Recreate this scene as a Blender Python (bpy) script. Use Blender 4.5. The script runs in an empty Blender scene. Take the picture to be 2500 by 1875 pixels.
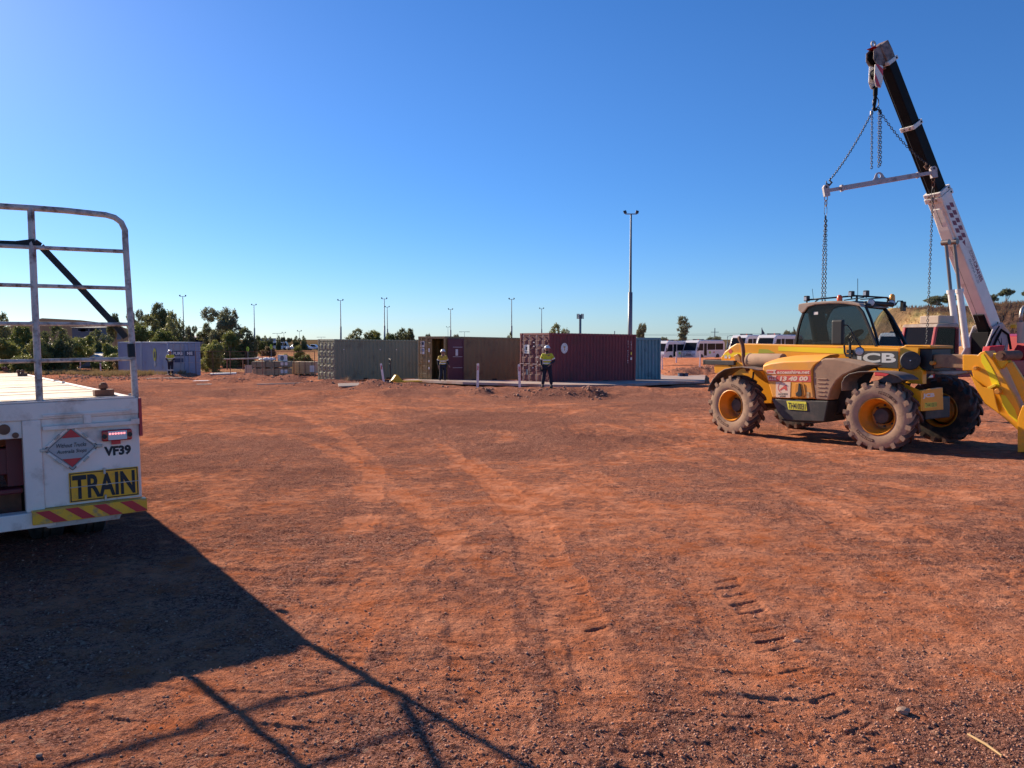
import bpy, bmesh, math, random
import numpy as np
from mathutils import Matrix, Vector, noise as mnoise
R = math.radians
random.seed(7); np.random.seed(7)
sc = bpy.context.scene
COL = sc.collection

# ---------------------------------------------------------------- camera, sky, sun, exposure
F, CX, CY, HOR = 1878.0, 1250.0, 937.5, 828.0
EYE = 1.70
pitch = math.atan((CY - HOR) / F)
cam = bpy.data.objects.new('camera', bpy.data.cameras.new('camera'))
COL.objects.link(cam); sc.camera = cam
cam.location = (0, 0, EYE); cam.rotation_euler = (math.pi / 2 - pitch, 0, 0)
cam.data.sensor_width = 36; cam.data.lens = F / 2500 * 36
cam.data.clip_start = 0.05; cam.data.clip_end = 20000

SUN_AZ, SUN_EL = R(44.6), R(25.4)              # azimuth measured from +Y towards -X
sunv = Vector((-math.sin(SUN_AZ) * math.cos(SUN_EL), math.cos(SUN_AZ) * math.cos(SUN_EL), math.sin(SUN_EL)))
w = bpy.data.worlds.new('World'); sc.world = w; w.use_nodes = True
nt = w.node_tree; bg = nt.nodes['Background']
sky = nt.nodes.new('ShaderNodeTexSky'); sky.sky_type = 'NISHITA'; sky.sun_disc = False
sky.sun_elevation = SUN_EL; sky.sun_rotation = -SUN_AZ
sky.altitude = 600; sky.air_density = 1.0; sky.dust_density = 0.28; sky.ozone_density = 3.0
tc_ = nt.nodes.new('ShaderNodeTexCoord'); sx = nt.nodes.new('ShaderNodeSeparateXYZ'); nt.links.new(tc_.outputs['Generated'], sx.inputs[0])
mr_ = nt.nodes.new('ShaderNodeMapRange'); mr_.interpolation_type = 'SMOOTHSTEP'; mr_.inputs[1].default_value = -0.02; mr_.inputs[2].default_value = 0.36
nt.links.new(sx.outputs[2], mr_.inputs[0])
tm = nt.nodes.new('ShaderNodeMix'); tm.data_type = 'RGBA'; tm.inputs[6].default_value = (0.40, 0.52, 0.74, 1); tm.inputs[7].default_value = (0.55, 0.61, 0.78, 1)   # air tint near the horizon, overhead
nt.links.new(mr_.outputs[0], tm.inputs[0])
wb = nt.nodes.new('ShaderNodeVectorMath'); wb.operation = 'MULTIPLY'; nt.links.new(tm.outputs[2], wb.inputs[1])
hs = nt.nodes.new('ShaderNodeHueSaturation'); hs.inputs['Saturation'].default_value = 1.16
nt.links.new(sky.outputs[0], wb.inputs[0]); nt.links.new(wb.outputs[0], hs.inputs['Color'])
nt.links.new(hs.outputs[0], bg.inputs[0]); bg.inputs[1].default_value = 0.104
sl = bpy.data.lights.new('sun', 'SUN'); so = bpy.data.objects.new('sun', sl); COL.objects.link(so)
sl.energy = 4.9; sl.angle = R(0.55); sl.color = (1.0, 0.83, 0.62)
so.rotation_euler = sunv.to_track_quat('Z', 'Y').to_euler()
sc.view_settings.view_transform = 'Standard'; sc.view_settings.look = 'None'
sc.view_settings.exposure = 0.80; sc.view_settings.gamma = 1.0
sc.render.engine = 'CYCLES'
sc.cycles.max_bounces = 6; sc.cycles.transparent_max_bounces = 24

# ---------------------------------------------------------------- terrain height and photo measuring
_d = [-50, 0, 8, 11, 14, 25, 33, 38, 43, 48, 55, 75, 100, 140, 250, 4000]
_h = [1.68, 1.70, 1.74, 1.9, 2.04, 2.15, 2.22, 2.30, 2.45, 2.63, 2.85, 2.9, 2.8, 2.9, 3.1, 3.0]
def sstep(a, b, x):
    t = np.clip((x - a) / (b - a), 0, 1); return t * t * (3 - 2 * t)
def terr(x, y):
    x = np.asarray(x, float); y = np.asarray(y, float)
    z = EYE - (np.interp(y - 1.5, _d, _h) + np.interp(y, _d, _h) + np.interp(y + 1.5, _d, _h)) / 3
    z = z + 0.75 * sstep(58, 72, y) * sstep(10, 16, x) * (1 - sstep(88, 96, y))       # bank in front of the buses
    q = x / np.maximum(y, 1)
    hx = sstep(28, 36, x - 0.22 * y) * sstep(0.44, 0.485, q)                     # spinifex hill on the right
    z = z + hx * 7.9 * sstep(62, 132, y)
    z = z + np.interp(q, [-.80, -.72, -.666, -.644, -.626, -.609, -.559, -.527, -.506, -.48, -.44], [0, 4, 9, 10.8, 12.5, 14.5, 13.4, 11.8, 9.8, 6, 0]) * sstep(330, 420, y)   # far flat-topped hill
    return z
def ray(px, py):
    c, s = math.cos(pitch), math.sin(pitch)
    a, b = (px - CX) / F, (CY - py) / F
    return Vector((a, c + b * s, -s + b * c))
def P(px, py, d):
    r = ray(px, py); return Vector((0, 0, EYE)) + r * (d / r.y)
def G(px, py):
    r = ray(px, py); d = 5.0
    lo, hi = 1.5, 400.0
    prev = lo
    dd = lo
    while dd < hi:
        p = r * (dd / r.y)
        if EYE + p.z < float(terr(p.x, dd)): break
        prev = dd; dd *= 1.02
    lo, hi = prev, dd
    for _ in range(30):
        m = (lo + hi) / 2; p = r * (m / r.y)
        if EYE + p.z < float(terr(p.x, m)): hi = m
        else: lo = m
    p = r * (lo / r.y); return Vector((p.x, lo, EYE + p.z))
def GD(px, d):                                    # ground point on a bearing at a given distance
    x = (px - CX) / F * d; return Vector((x, d, float(terr(x, d))))
def on_plane(px, py, o, n):
    r = ray(px, py); c = Vector((0, 0, EYE)); t = (o - c).dot(n) / r.dot(n); return c + r * t

# ---------------------------------------------------------------- materials
def mat(name, col, rough=0.6, metal=0.0, var=0.0, vscale=3.0, dirt=None, dirt_amt=0.0, dirt_scale=2.0, bump=0.0, bscale=60, spec=0.5, emit=None, coat=0.0, detail=6):
    m = bpy.data.materials.new(name); m.use_nodes = True
    n, l = m.node_tree.nodes, m.node_tree.links
    b = n['Principled BSDF']
    b.inputs['Base Color'].default_value = (*col, 1); b.inputs['Roughness'].default_value = rough
    b.inputs['Metallic'].default_value = metal; b.inputs['Specular IOR Level'].default_value = spec
    b.inputs['Coat Weight'].default_value = coat
    if emit:
        b.inputs['Emission Color'].default_value = (*emit[0], 1); b.inputs['Emission Strength'].default_value = emit[1]
    tc = n.new('ShaderNodeTexCoord'); src = None
    if var > 0:
        t = n.new('ShaderNodeTexNoise'); t.inputs['Scale'].default_value = vscale; t.inputs['Detail'].default_value = detail
        l.new(tc.outputs['Object'], t.inputs['Vector'])
        mr = n.new('ShaderNodeMapRange'); mr.inputs[1].default_value = 0.25; mr.inputs[2].default_value = 0.75
        mr.inputs[3].default_value = 1 - var; mr.inputs[4].default_value = 1 + var
        l.new(t.outputs[0], mr.inputs[0])
        mx = n.new('ShaderNodeVectorMath'); mx.operation = 'SCALE'; mx.inputs[0].default_value = col
        l.new(mr.outputs[0], mx.inputs['Scale']); src = mx.outputs[0]
    if dirt:
        t2 = n.new('ShaderNodeTexNoise'); t2.inputs['Scale'].default_value = dirt_scale; t2.inputs['Detail'].default_value = 9
        t2.inputs['Roughness'].default_value = 0.65
        l.new(tc.outputs['Object'], t2.inputs['Vector'])
        r2 = n.new('ShaderNodeMapRange'); r2.inputs[1].default_value = 0.62 - dirt_amt * 0.5; r2.inputs[2].default_value = 0.80 - dirt_amt * 0.4
        l.new(t2.outputs[0], r2.inputs[0])
        mm = n.new('ShaderNodeMix'); mm.data_type = 'RGBA'
        mm.inputs[6].default_value = (*col, 1); mm.inputs[7].default_value = (*dirt, 1)
        if src: l.new(src, mm.inputs[6])
        l.new(r2.outputs[0], mm.inputs[0]); src = mm.outputs[2]
    if src: l.new(src, b.inputs['Base Color'])
    if bump > 0:
        t3 = n.new('ShaderNodeTexNoise'); t3.inputs['Scale'].default_value = bscale; t3.inputs['Detail'].default_value = 5
        l.new(tc.outputs['Object'], t3.inputs['Vector'])
        bp = n.new('ShaderNodeBump'); bp.inputs['Strength'].default_value = bump; bp.inputs['Distance'].default_value = 0.02
        l.new(t3.outputs[0], bp.inputs['Height']); l.new(bp.outputs[0], b.inputs['Normal'])
    return m
def glass(name, col, alpha=0.55, rough=0.03, ior=1.35):
    m = bpy.data.materials.new(name); m.use_nodes = True
    n, l = m.node_tree.nodes, m.node_tree.links; n.remove(n['Principled BSDF'])
    tr = n.new('ShaderNodeBsdfTransparent'); tr.inputs[0].default_value = (*col, 1)
    gl = n.new('ShaderNodeBsdfGlossy'); gl.inputs['Roughness'].default_value = rough
    df = n.new('ShaderNodeBsdfDiffuse'); df.inputs[0].default_value = (0.12, 0.10, 0.08, 1)
    lw = n.new('ShaderNodeFresnel'); lw.inputs[0].default_value = ior
    m1 = n.new('ShaderNodeMixShader'); m1.inputs[0].default_value = 1 - alpha
    l.new(df.outputs[0], m1.inputs[1]); l.new(tr.outputs[0], m1.inputs[2])
    m2 = n.new('ShaderNodeMixShader')
    if ior > 1.1: l.new(lw.outputs[0], m2.inputs[0])
    else: m2.inputs[0].default_value = 0.03
    l.new(m1.outputs[0], m2.inputs[1]); l.new(gl.outputs[0], m2.inputs[2])
    l.new(m2.outputs[0], n['Material Output'].inputs[0]); return m
DUST = (0.36, 0.15, 0.085)
M = {}
def dm(k, *a, **kw): M[k] = mat(k, *a, **kw)
dm('trailer_white', (0.84, 0.69, 0.60), 0.5, var=0.13, vscale=2.6, dirt=(0.42, 0.27, 0.20), dirt_amt=0.20, dirt_scale=3.2, bump=0.08, bscale=30)
dm('gate_paint', (0.58, 0.47, 0.42), 0.6, var=0.2, vscale=4, dirt=(0.13, 0.05, 0.035), dirt_amt=0.30, dirt_scale=13)
dm('deck', (0.72, 0.60, 0.44), 0.8, var=0.15, vscale=2, dirt=(0.40, 0.2, 0.12), dirt_amt=0.22, dirt_scale=5)
dm('dark_red', (0.16, 0.015, 0.02), 0.5, var=0.2)
dm('red_trim', (0.42, 0.02, 0.03), 0.45, var=0.15)
dm('sign_red', (0.55, 0.02, 0.03), 0.4, var=0.12, vscale=8)
dm('sign_yellow', (0.86, 0.40, 0.012), 0.4, var=0.1, vscale=8, dirt=(0.32, 0.17, 0.08), dirt_amt=0.1, dirt_scale=14)
dm('stripe_yellow', (0.88, 0.42, 0.02), 0.4, var=0.1, dirt=(0.3, 0.2, 0.12), dirt_amt=0.24, dirt_scale=16)
dm('black', (0.012, 0.012, 0.013), 0.5, var=0.3)
dm('ink', (0.015, 0.016, 0.02), 0.6)
dm('white_ink', (0.78, 0.76, 0.72), 0.5)
dm('steel', (0.40, 0.38, 0.36), 0.45, 0.6, var=0.2, dirt=(0.25, 0.12, 0.08), dirt_amt=0.2, dirt_scale=8)
dm('chrome', (0.6, 0.6, 0.6), 0.18, 1.0)
dm('rusty', (0.17, 0.075, 0.045), 0.8, var=0.35, vscale=12)
dm('strap', (0.014, 0.017, 0.022), 0.75, var=0.2)
dm('tyre', (0.030, 0.027, 0.026), 0.9, var=0.3, vscale=5, dirt=(0.20, 0.12, 0.08), dirt_amt=0.30, dirt_scale=3)
dm('tyre_dusty', (0.42, 0.275, 0.18), 0.95, var=0.16, vscale=5, dirt=(0.20, 0.13, 0.09), dirt_amt=0.2, dirt_scale=6, bump=0.15)
dm('tread_dusty', (0.10, 0.052, 0.04), 0.95, var=0.3, vscale=7, dirt=(0.20, 0.10, 0.065), dirt_amt=0.3, dirt_scale=5, bump=0.2)
dm('jcb_yellow', (0.94, 0.395, 0.006), 0.38, var=0.05, vscale=2.5, dirt=(0.60, 0.28, 0.08), dirt_amt=0.10, dirt_scale=2.6, coat=0.15)
dm('jcb_cover', (0.92, 0.38, 0.03), 0.55, var=0.06, vscale=2, dirt=(0.72, 0.33, 0.09), dirt_amt=0.35, dirt_scale=1.8)
dm('rim_orange', (0.72, 0.27, 0.015), 0.5, var=0.12, vscale=5, dirt=(0.38, 0.18, 0.08), dirt_amt=0.2)
dm('boom_dusty', (0.42, 0.24, 0.12), 0.7, var=0.25, vscale=3, dirt=(0.16, 0.09, 0.06), dirt_amt=0.45, dirt_scale=3)
dm('plastic_dusty', (0.10, 0.085, 0.08), 0.6, var=0.2, dirt=(0.30, 0.18, 0.12), dirt_amt=0.42, dirt_scale=2.4)
dm('vent_dusty', (0.38, 0.23, 0.145), 0.85, var=0.12, dirt=(0.26, 0.15, 0.10), dirt_amt=0.2, dirt_scale=4)
dm('tank_black', (0.035, 0.034, 0.034), 0.55, var=0.2, dirt=(0.10, 0.07, 0.06), dirt_amt=0.3, dirt_scale=3)
dm('roof_dusty', (0.42, 0.34, 0.28), 0.8, var=0.12, dirt=(0.30, 0.2, 0.14), dirt_amt=0.3)
dm('reflective', (0.95, 0.74, 0.005), 0.4, emit=None)
dm('reflective_green', (0.42, 0.42, 0.02), 0.5)
dm('sticker_red', (0.70, 0.10, 0.07), 0.5, var=0.05)
dm('sticker_pale', (0.85, 0.62, 0.46), 0.5, var=0.05)
dm('plate_yellow', (0.85, 0.80, 0.08), 0.4, var=0.06)
dm('amber', (0.85, 0.35, 0.05), 0.3)
dm('orange_lens', (0.75, 0.10, 0.02), 0.3)
dm('lamp_glass', (0.55, 0.56, 0.60), 0.12, spec=0.8)
dm('lamp_red', (0.42, 0.01, 0.015), 0.2, spec=0.7)
dm('led', (0.9, 0.3, 0.3), 0.3, emit=((1.0, 0.25, 0.25), 1.2))
dm('crane_white', (0.74, 0.70, 0.66), 0.45, var=0.07, dirt=(0.42, 0.32, 0.27), dirt_amt=0.14, dirt_scale=1.5)
dm('crane_black', (0.009, 0.009, 0.010), 0.6, var=0.3, vscale=2, spec=0.12)
dm('rod_steel', (0.20, 0.16, 0.145), 0.35, 0.5)
dm('crane_red', (0.42, 0.018, 0.03), 0.4, var=0.1)
dm('maroon', (0.20, 0.035, 0.06), 0.5)
dm('beam_white', (0.42, 0.38, 0.40), 0.6, var=0.1, dirt=(0.22, 0.15, 0.14), dirt_amt=0.2, dirt_scale=3)
dm('chain', (0.045, 0.045, 0.055), 0.5, 0.5)
dm('cont_red', (0.19, 0.034, 0.040), 0.6, var=0.12, vscale=0.7, dirt=(0.10, 0.035, 0.03), dirt_amt=0.16, dirt_scale=1.2)
dm('cont_door_red', (0.15, 0.036, 0.040), 0.6, var=0.1, vscale=1.2, dirt=(0.12, 0.06, 0.05), dirt_amt=0.2, dirt_scale=3)
dm('cont_tan', (0.30, 0.20, 0.085), 0.65, var=0.08, vscale=0.7, dirt=(0.16, 0.09, 0.05), dirt_amt=0.16, dirt_scale=1.2)
dm('cont_green', (0.215, 0.235, 0.165), 0.65, var=0.08, vscale=0.7, dirt=(0.12, 0.10, 0.07), dirt_amt=0.12, dirt_scale=1.2)
dm('cont_teal', (0.12, 0.26, 0.29), 0.6, var=0.08, vscale=0.8, dirt=(0.06, 0.12, 0.15), dirt_amt=0.2, dirt_scale=1.5)
dm('cont_blue', (0.24, 0.30, 0.42), 0.6, var=0.06, vscale=0.6, dirt=(0.25, 0.22, 0.22), dirt_amt=0.12, dirt_scale=1.2)
dm('cont_grey', (0.30, 0.33, 0.38), 0.6, var=0.08)
dm('plum', (0.13, 0.045, 0.055), 0.6, var=0.1)
dm('inside_dark', (0.03, 0.025, 0.025), 0.9)
dm('concrete', (0.38, 0.31, 0.28), 0.9, var=0.12, vscale=1.2, dirt=(0.34, 0.16, 0.10), dirt_amt=0.35, dirt_scale=0.9)
dm('skin', (0.30, 0.15, 0.10), 0.6)
dm('hivis', (0.62, 0.60, 0.03), 0.7, var=0.12, vscale=9)
dm('hivis_orange', (0.62, 0.42, 0.04), 0.7, var=0.12, vscale=9)
dm('silver_tape', (0.75, 0.75, 0.70), 0.35)
dm('navy', (0.012, 0.016, 0.032), 0.85, var=0.3, vscale=9)
dm('boot', (0.05, 0.035, 0.03), 0.7)
dm('helmet', (0.80, 0.79, 0.76), 0.3)
dm('hair', (0.03, 0.02, 0.015), 0.9)
dm('post_white', (0.80, 0.72, 0.70), 0.5, var=0.08, vscale=5, dirt=(0.5, 0.28, 0.2), dirt_amt=0.15, dirt_scale=9)
dm('pole_grey', (0.16, 0.18, 0.21), 0.5, 0.3)
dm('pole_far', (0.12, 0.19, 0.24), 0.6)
dm('bus_white', (0.80, 0.78, 0.77), 0.3, var=0.03, coat=0.3)
dm('bus_glass', (0.012, 0.016, 0.022), 0.2, spec=0.06)
dm('lime', (0.45, 0.75, 0.05), 0.5)
dm('grey_dark', (0.05, 0.05, 0.055), 0.6)
dm('fence_rust', (0.19, 0.085, 0.06), 0.8)
dm('timber', (0.36, 0.24, 0.14), 0.8, var=0.15, vscale=6)
dm('plywood', (0.55, 0.42, 0.32), 0.8, var=0.1)
dm('olive_sheet', (0.24, 0.22, 0.14), 0.6, var=0.1)
dm('ochre_sheet', (0.44, 0.33, 0.19), 0.7, var=0.12)
dm('white_plastic', (0.80, 0.79, 0.76), 0.5, var=0.05)
dm('shed', (0.36, 0.27, 0.20), 0.7, var=0.06)
dm('shed_roof', (0.50, 0.44, 0.40), 0.6, var=0.06)
dm('roof_blue', (0.09, 0.11, 0.14), 0.6)
dm('yellow_paint', (0.80, 0.47, 0.02), 0.5, var=0.08)
dm('blue_box', (0.03, 0.05, 0.11), 0.5)
dm('bark', (0.20, 0.15, 0.11), 0.9, var=0.25, vscale=8)
dm('pale_bark', (0.42, 0.37, 0.32), 0.9, var=0.2, vscale=8)
dm('straw', (0.55, 0.36, 0.17), 0.9, var=0.25, vscale=12)
dm('stone_pale', (0.36, 0.22, 0.155), 0.9, var=0.35, vscale=7)
dm('yellow_bright', (0.90, 0.55, 0.02), 0.5)
M['cab_glass'] = glass('cab_glass', (0.36, 0.40, 0.42), 0.10)
M['screen_glass'] = glass('screen_glass', (0.72, 0.76, 0.78), 0.04, ior=1.06)
M['crane_glass'] = glass('crane_glass', (0.10, 0.12, 0.14), 0.12)
def leafmat(name, c1, c2):
    m = bpy.data.materials.new(name); m.use_nodes = True
    n, l = m.node_tree.nodes, m.node_tree.links; b = n['Principled BSDF']
    g = n.new('ShaderNodeNewGeometry'); t = n.new('ShaderNodeTexNoise'); t.inputs['Scale'].default_value = 0.9
    l.new(g.outputs['Position'], t.inputs['Vector'])
    oi = n.new('ShaderNodeObjectInfo'); ad = n.new('ShaderNodeMath'); ad.operation = 'MULTIPLY_ADD'
    ad.inputs[1].default_value = 0.3; l.new(oi.outputs['Random'], ad.inputs[0]); l.new(t.outputs[0], ad.inputs[2])
    mr = n.new('ShaderNodeMapRange'); mr.inputs[1].default_value = 0.45; mr.inputs[2].default_value = 0.85; l.new(ad.outputs[0], mr.inputs[0])
    mx = n.new('ShaderNodeMix'); mx.data_type = 'RGBA'; mx.inputs[6].default_value = (*c1, 1); mx.inputs[7].default_value = (*c2, 1)
    l.new(mr.outputs[0], mx.inputs[0]); l.new(mx.outputs[2], b.inputs['Base Color'])
    b.inputs['Roughness'].default_value = 0.55
    ts = n.new('ShaderNodeBsdfTranslucent'); l.new(mx.outputs[2], ts.inputs[0])
    ms = n.new('ShaderNodeMixShader'); ms.inputs[0].default_value = 0.35
    l.new(b.outputs[0], ms.inputs[1]); l.new(ts.outputs[0], ms.inputs[2]); l.new(ms.outputs[0], n['Material Output'].inputs[0])
    M[name] = m
leafmat('leaf_green', (0.115, 0.145, 0.035), (0.30, 0.30, 0.08))
leafmat('leaf_dark', (0.105, 0.125, 0.05), (0.24, 0.25, 0.10))
leafmat('leaf_grey', (0.12, 0.135, 0.07), (0.21, 0.215, 0.12))
leafmat('leaf_dry', (0.20, 0.15, 0.07), (0.36, 0.25, 0.12))

# ---------------------------------------------------------------- mesh helpers
class MB:
    def __init__(s): s.v = []; s.f = []
    def add(s, vs, fs):
        o = len(s.v); s.v += [tuple(p) for p in vs]; s.f += [tuple(i + o for i in f) for f in fs]; return s
    def box(s, c, size, rot=None, taper=(1, 1)):
        hx, hy, hz = size[0] / 2, size[1] / 2, size[2] / 2; vs = []
        for z, k in ((-hz, (1, 1)), (hz, taper)):
            for x, y in ((-hx, -hy), (hx, -hy), (hx, hy), (-hx, hy)):
                p = Vector((x * k[0], y * k[1], z))
                if rot is not None: p = rot @ p
                vs.append(p + Vector(c))
        return s.add(vs, [(3, 2, 1, 0), (4, 5, 6, 7), (0, 1, 5, 4), (1, 2, 6, 5), (2, 3, 7, 6), (3, 0, 4, 7)])
    def bb(s, x0, x1, y0, y1, z0, z1):
        return s.box(((x0 + x1) / 2, (y0 + y1) / 2, (z0 + z1) / 2), (abs(x1 - x0), abs(y1 - y0), abs(z1 - z0)))
    def prism(s, poly, y0, y1, taper=None):           # polygon in local XZ pushed along Y
        n = len(poly); area = sum(poly[i][0] * poly[(i + 1) % n][1] - poly[(i + 1) % n][0] * poly[i][1] for i in range(n))
        if area < 0: poly = poly[::-1]
        if y0 > y1: y0, y1 = y1, y0
        vs = [(x, y0, z) for x, z in poly] + [(x, y1, z) for x, z in poly]
        fs = [tuple(range(n)), tuple(range(2 * n - 1, n - 1, -1))] + [(i + n, (i + 1) % n + n, (i + 1) % n, i) for i in range(n)]
        return s.add(vs, fs)
    def loft(s, rings, cap=True):
        n = len(rings[0]); o = len(s.v)
        for r in rings: s.v += [tuple(p) for p in r]
        for k in range(len(rings) - 1):
            for i in range(n):
                a = o + k * n + i; b = o + k * n + (i + 1) % n
                s.f.append((a, b, b + n, a + n))
        if cap:
            s.f.append(tuple(o + i for i in range(n - 1, -1, -1))); e = o + (len(rings) - 1) * n
            s.f.append(tuple(e + i for i in range(n)))
        return s
    def tube(s, pts, r, n=8, flat=None):
        pts = [Vector(p) for p in pts]; rings = []
        rs = r if isinstance(r, (list, tuple)) else [r] * len(pts)
        t0 = (pts[1] - pts[0]).normalized(); up = Vector((0, 0, 1)) if abs(t0.z) < 0.9 else Vector((0, 1, 0))
        a = t0.cross(up).normalized()
        for i, p in enumerate(pts):
            t = (pts[min(i + 1, len(pts) - 1)] - pts[max(i - 1, 0)]).normalized()
            a = (a - t * a.dot(t)).normalized(); b = t.cross(a)
            k = flat or 1
            rings.append([p + (a * math.cos(q) + b * math.sin(q) * k) * rs[i] for q in [2 * math.pi * j / n + (math.pi / n if n == 4 else 0) for j in range(n)]])
        return s.loft(rings)
    def lathe(s, prof, o, axis, n=24, cap=True):   # prof: (distance along axis, radius)
        axis = Vector(axis).normalized(); up = Vector((0, 0, 1)) if abs(axis.z) < 0.9 else Vector((1, 0, 0))
        a = axis.cross(up).normalized(); b = axis.cross(a); o = Vector(o)
        rings = [[o + axis * h + (a * math.cos(2 * math.pi * j / n) + b * math.sin(2 * math.pi * j / n)) * rr for j in range(n)] for h, rr in prof]
        return s.loft(rings, cap)
    def build(s, name, m, parent=None, smooth=False, bevel=0, seg=2, auto=None):
        me = bpy.data.meshes.new(name); me.from_pydata(s.v, [], s.f); me.update()
        bm = bmesh.new(); bm.from_mesh(me); bmesh.ops.recalc_face_normals(bm, faces=bm.faces); bm.to_mesh(me); bm.free()
        o = bpy.data.objects.new(name, me); COL.objects.link(o); me.materials.append(M[m] if isinstance(m, str) else m)
        if smooth or auto:
            me.polygons.foreach_set('use_smooth', [True] * len(me.polygons))
            if not smooth or auto: me.set_sharp_from_angle(angle=R(auto or 40))
        if bevel:
            b = o.modifiers.new('bevel', 'BEVEL'); b.width = bevel; b.segments = seg; b.limit_method = 'ANGLE'; b.angle_limit = R(35)
        if parent: o.parent = parent
        return o
def tag(o, label=None, cat=None, group=None, kind=None):
    if label: o['label'] = label
    if cat: o['category'] = cat
    if group: o['group'] = group
    if kind: o['kind'] = kind
    return o
def thing(name, label, cat, loc=(0, 0, 0), rz=0, group=None, mx=None):
    o = bpy.data.objects.new(name, None); COL.objects.link(o); o.empty_display_size = 0.2
    if mx is not None: o.matrix_world = mx
    else: o.location = loc; o.rotation_euler = (0, 0, rz)
    return tag(o, label, cat, group)
def kids(o): return [c for c in bpy.data.objects if c.parent == o]
def copy_tree(o, label=None, loc=None, rz=None, scale=None, parent=None):
    c = o.copy(); COL.objects.link(c)
    if parent: c.parent = parent
    if label: c['label'] = label
    if loc is not None: c.location = loc
    if rz is not None: c.rotation_euler = (0, 0, rz)
    if scale is not None: c.scale = scale if hasattr(scale, '__len__') else (scale,) * 3
    for k in kids(o): copy_tree(k, parent=c)
    return c
def text(name, body, o, ex, ey, wdt, hgt, m, parent=None, bold=0.0, shear=0.0, depth=0.002):
    cu = bpy.data.curves.new(name, 'FONT'); cu.body = body; cu.offset = bold; cu.shear = shear; cu.resolution_u = 3
    cu.align_x = 'LEFT'; cu.fill_mode = 'FRONT'; cu.space_line = 0.95
    to = bpy.data.objects.new(name, cu); COL.objects.link(to)
    dg = bpy.context.evaluated_depsgraph_get(); dg.update()
    me = bpy.data.meshes.new_from_object(to.evaluated_get(dg)); bpy.data.objects.remove(to); bpy.data.curves.remove(cu)
    me.name = name
    n = len(me.vertices); co = np.empty(n * 3); me.vertices.foreach_get('co', co); co = co.reshape(n, 3)
    mn, mxx = co.min(0), co.max(0); k = np.array([wdt, hgt]) / np.maximum(mxx - mn, 1e-6)[:2]
    ex, ey = np.array(ex, float), np.array(ey, float); nn = np.cross(ex, ey)
    c2 = np.array(o, float) + ((co[:, :1] - mn[0]) * k[0]) * ex + ((co[:, 1:2] - mn[1]) * k[1]) * ey + nn * depth
    me.vertices.foreach_set('co', c2.ravel()); me.materials.clear(); me.materials.append(M[m]); me.update()
    ob = bpy.data.objects.new(name, me); COL.objects.link(ob)
    if parent: ob.parent = parent
    return ob
def skinned(name, nodes, edges, m, parent=None, root=0, sub=2):
    bm = bmesh.new(); lay = bm.verts.layers.skin.verify(); vs = [bm.verts.new(p) for p, r in nodes]
    for v, (p, r) in zip(vs, nodes): v[lay].radius = (r, r) if not hasattr(r, '__len__') else r
    vs[root][lay].use_root = True
    for a, b in edges: bm.edges.new((vs[a], vs[b]))
    me = bpy.data.meshes.new(name); bm.to_mesh(me); bm.free(); me.materials.append(M[m])
    o = bpy.data.objects.new(name, me); COL.objects.link(o)
    md = o.modifiers.new('skin', 'SKIN'); md.use_smooth_shade = True
    s2 = o.modifiers.new('sub', 'SUBSURF'); s2.levels = sub; s2.render_levels = sub
    if parent: o.parent = parent
    return o
def vnoise(x, y, seed=0):
    xi = np.floor(x).astype(np.int64); yi = np.floor(y).astype(np.int64); fx = x - xi; fy = y - yi
    def h(a, b):
        n = (a * 374761393 + b * 668265263 + seed * 1442695041) & 0xffffffff
        n = ((n ^ (n >> 13)) * 1274126177) & 0xffffffff
        return ((n ^ (n >> 16)) & 0xffff) / 65535.0
    u = fx * fx * (3 - 2 * fx); v = fy * fy * (3 - 2 * fy)
    a = h(xi, yi) * (1 - u) + h(xi + 1, yi) * u; b = h(xi, yi + 1) * (1 - u) + h(xi + 1, yi + 1) * u
    return (a * (1 - v) + b * v) * 2 - 1
def fbm(x, y, sc_, oc=4, seed=0, gain=0.5):
    r = 0; a = 1.0
    for i in range(oc):
        r = r + a * vnoise(x * sc_ * 2 ** i + 17.3 * i, y * sc_ * 2 ** i - 9.1 * i, seed + i); a *= gain
    return r

dm('head_dusty', (0.26, 0.19, 0.17), 0.6, var=0.2, dirt=(0.10, 0.05, 0.04), dirt_amt=0.4, dirt_scale=4)
dm('placard_grey', (0.42, 0.385, 0.38), 0.5, var=0.08)

dm('rod_pale', (0.36, 0.27, 0.27), 0.6, var=0.1)
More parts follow.
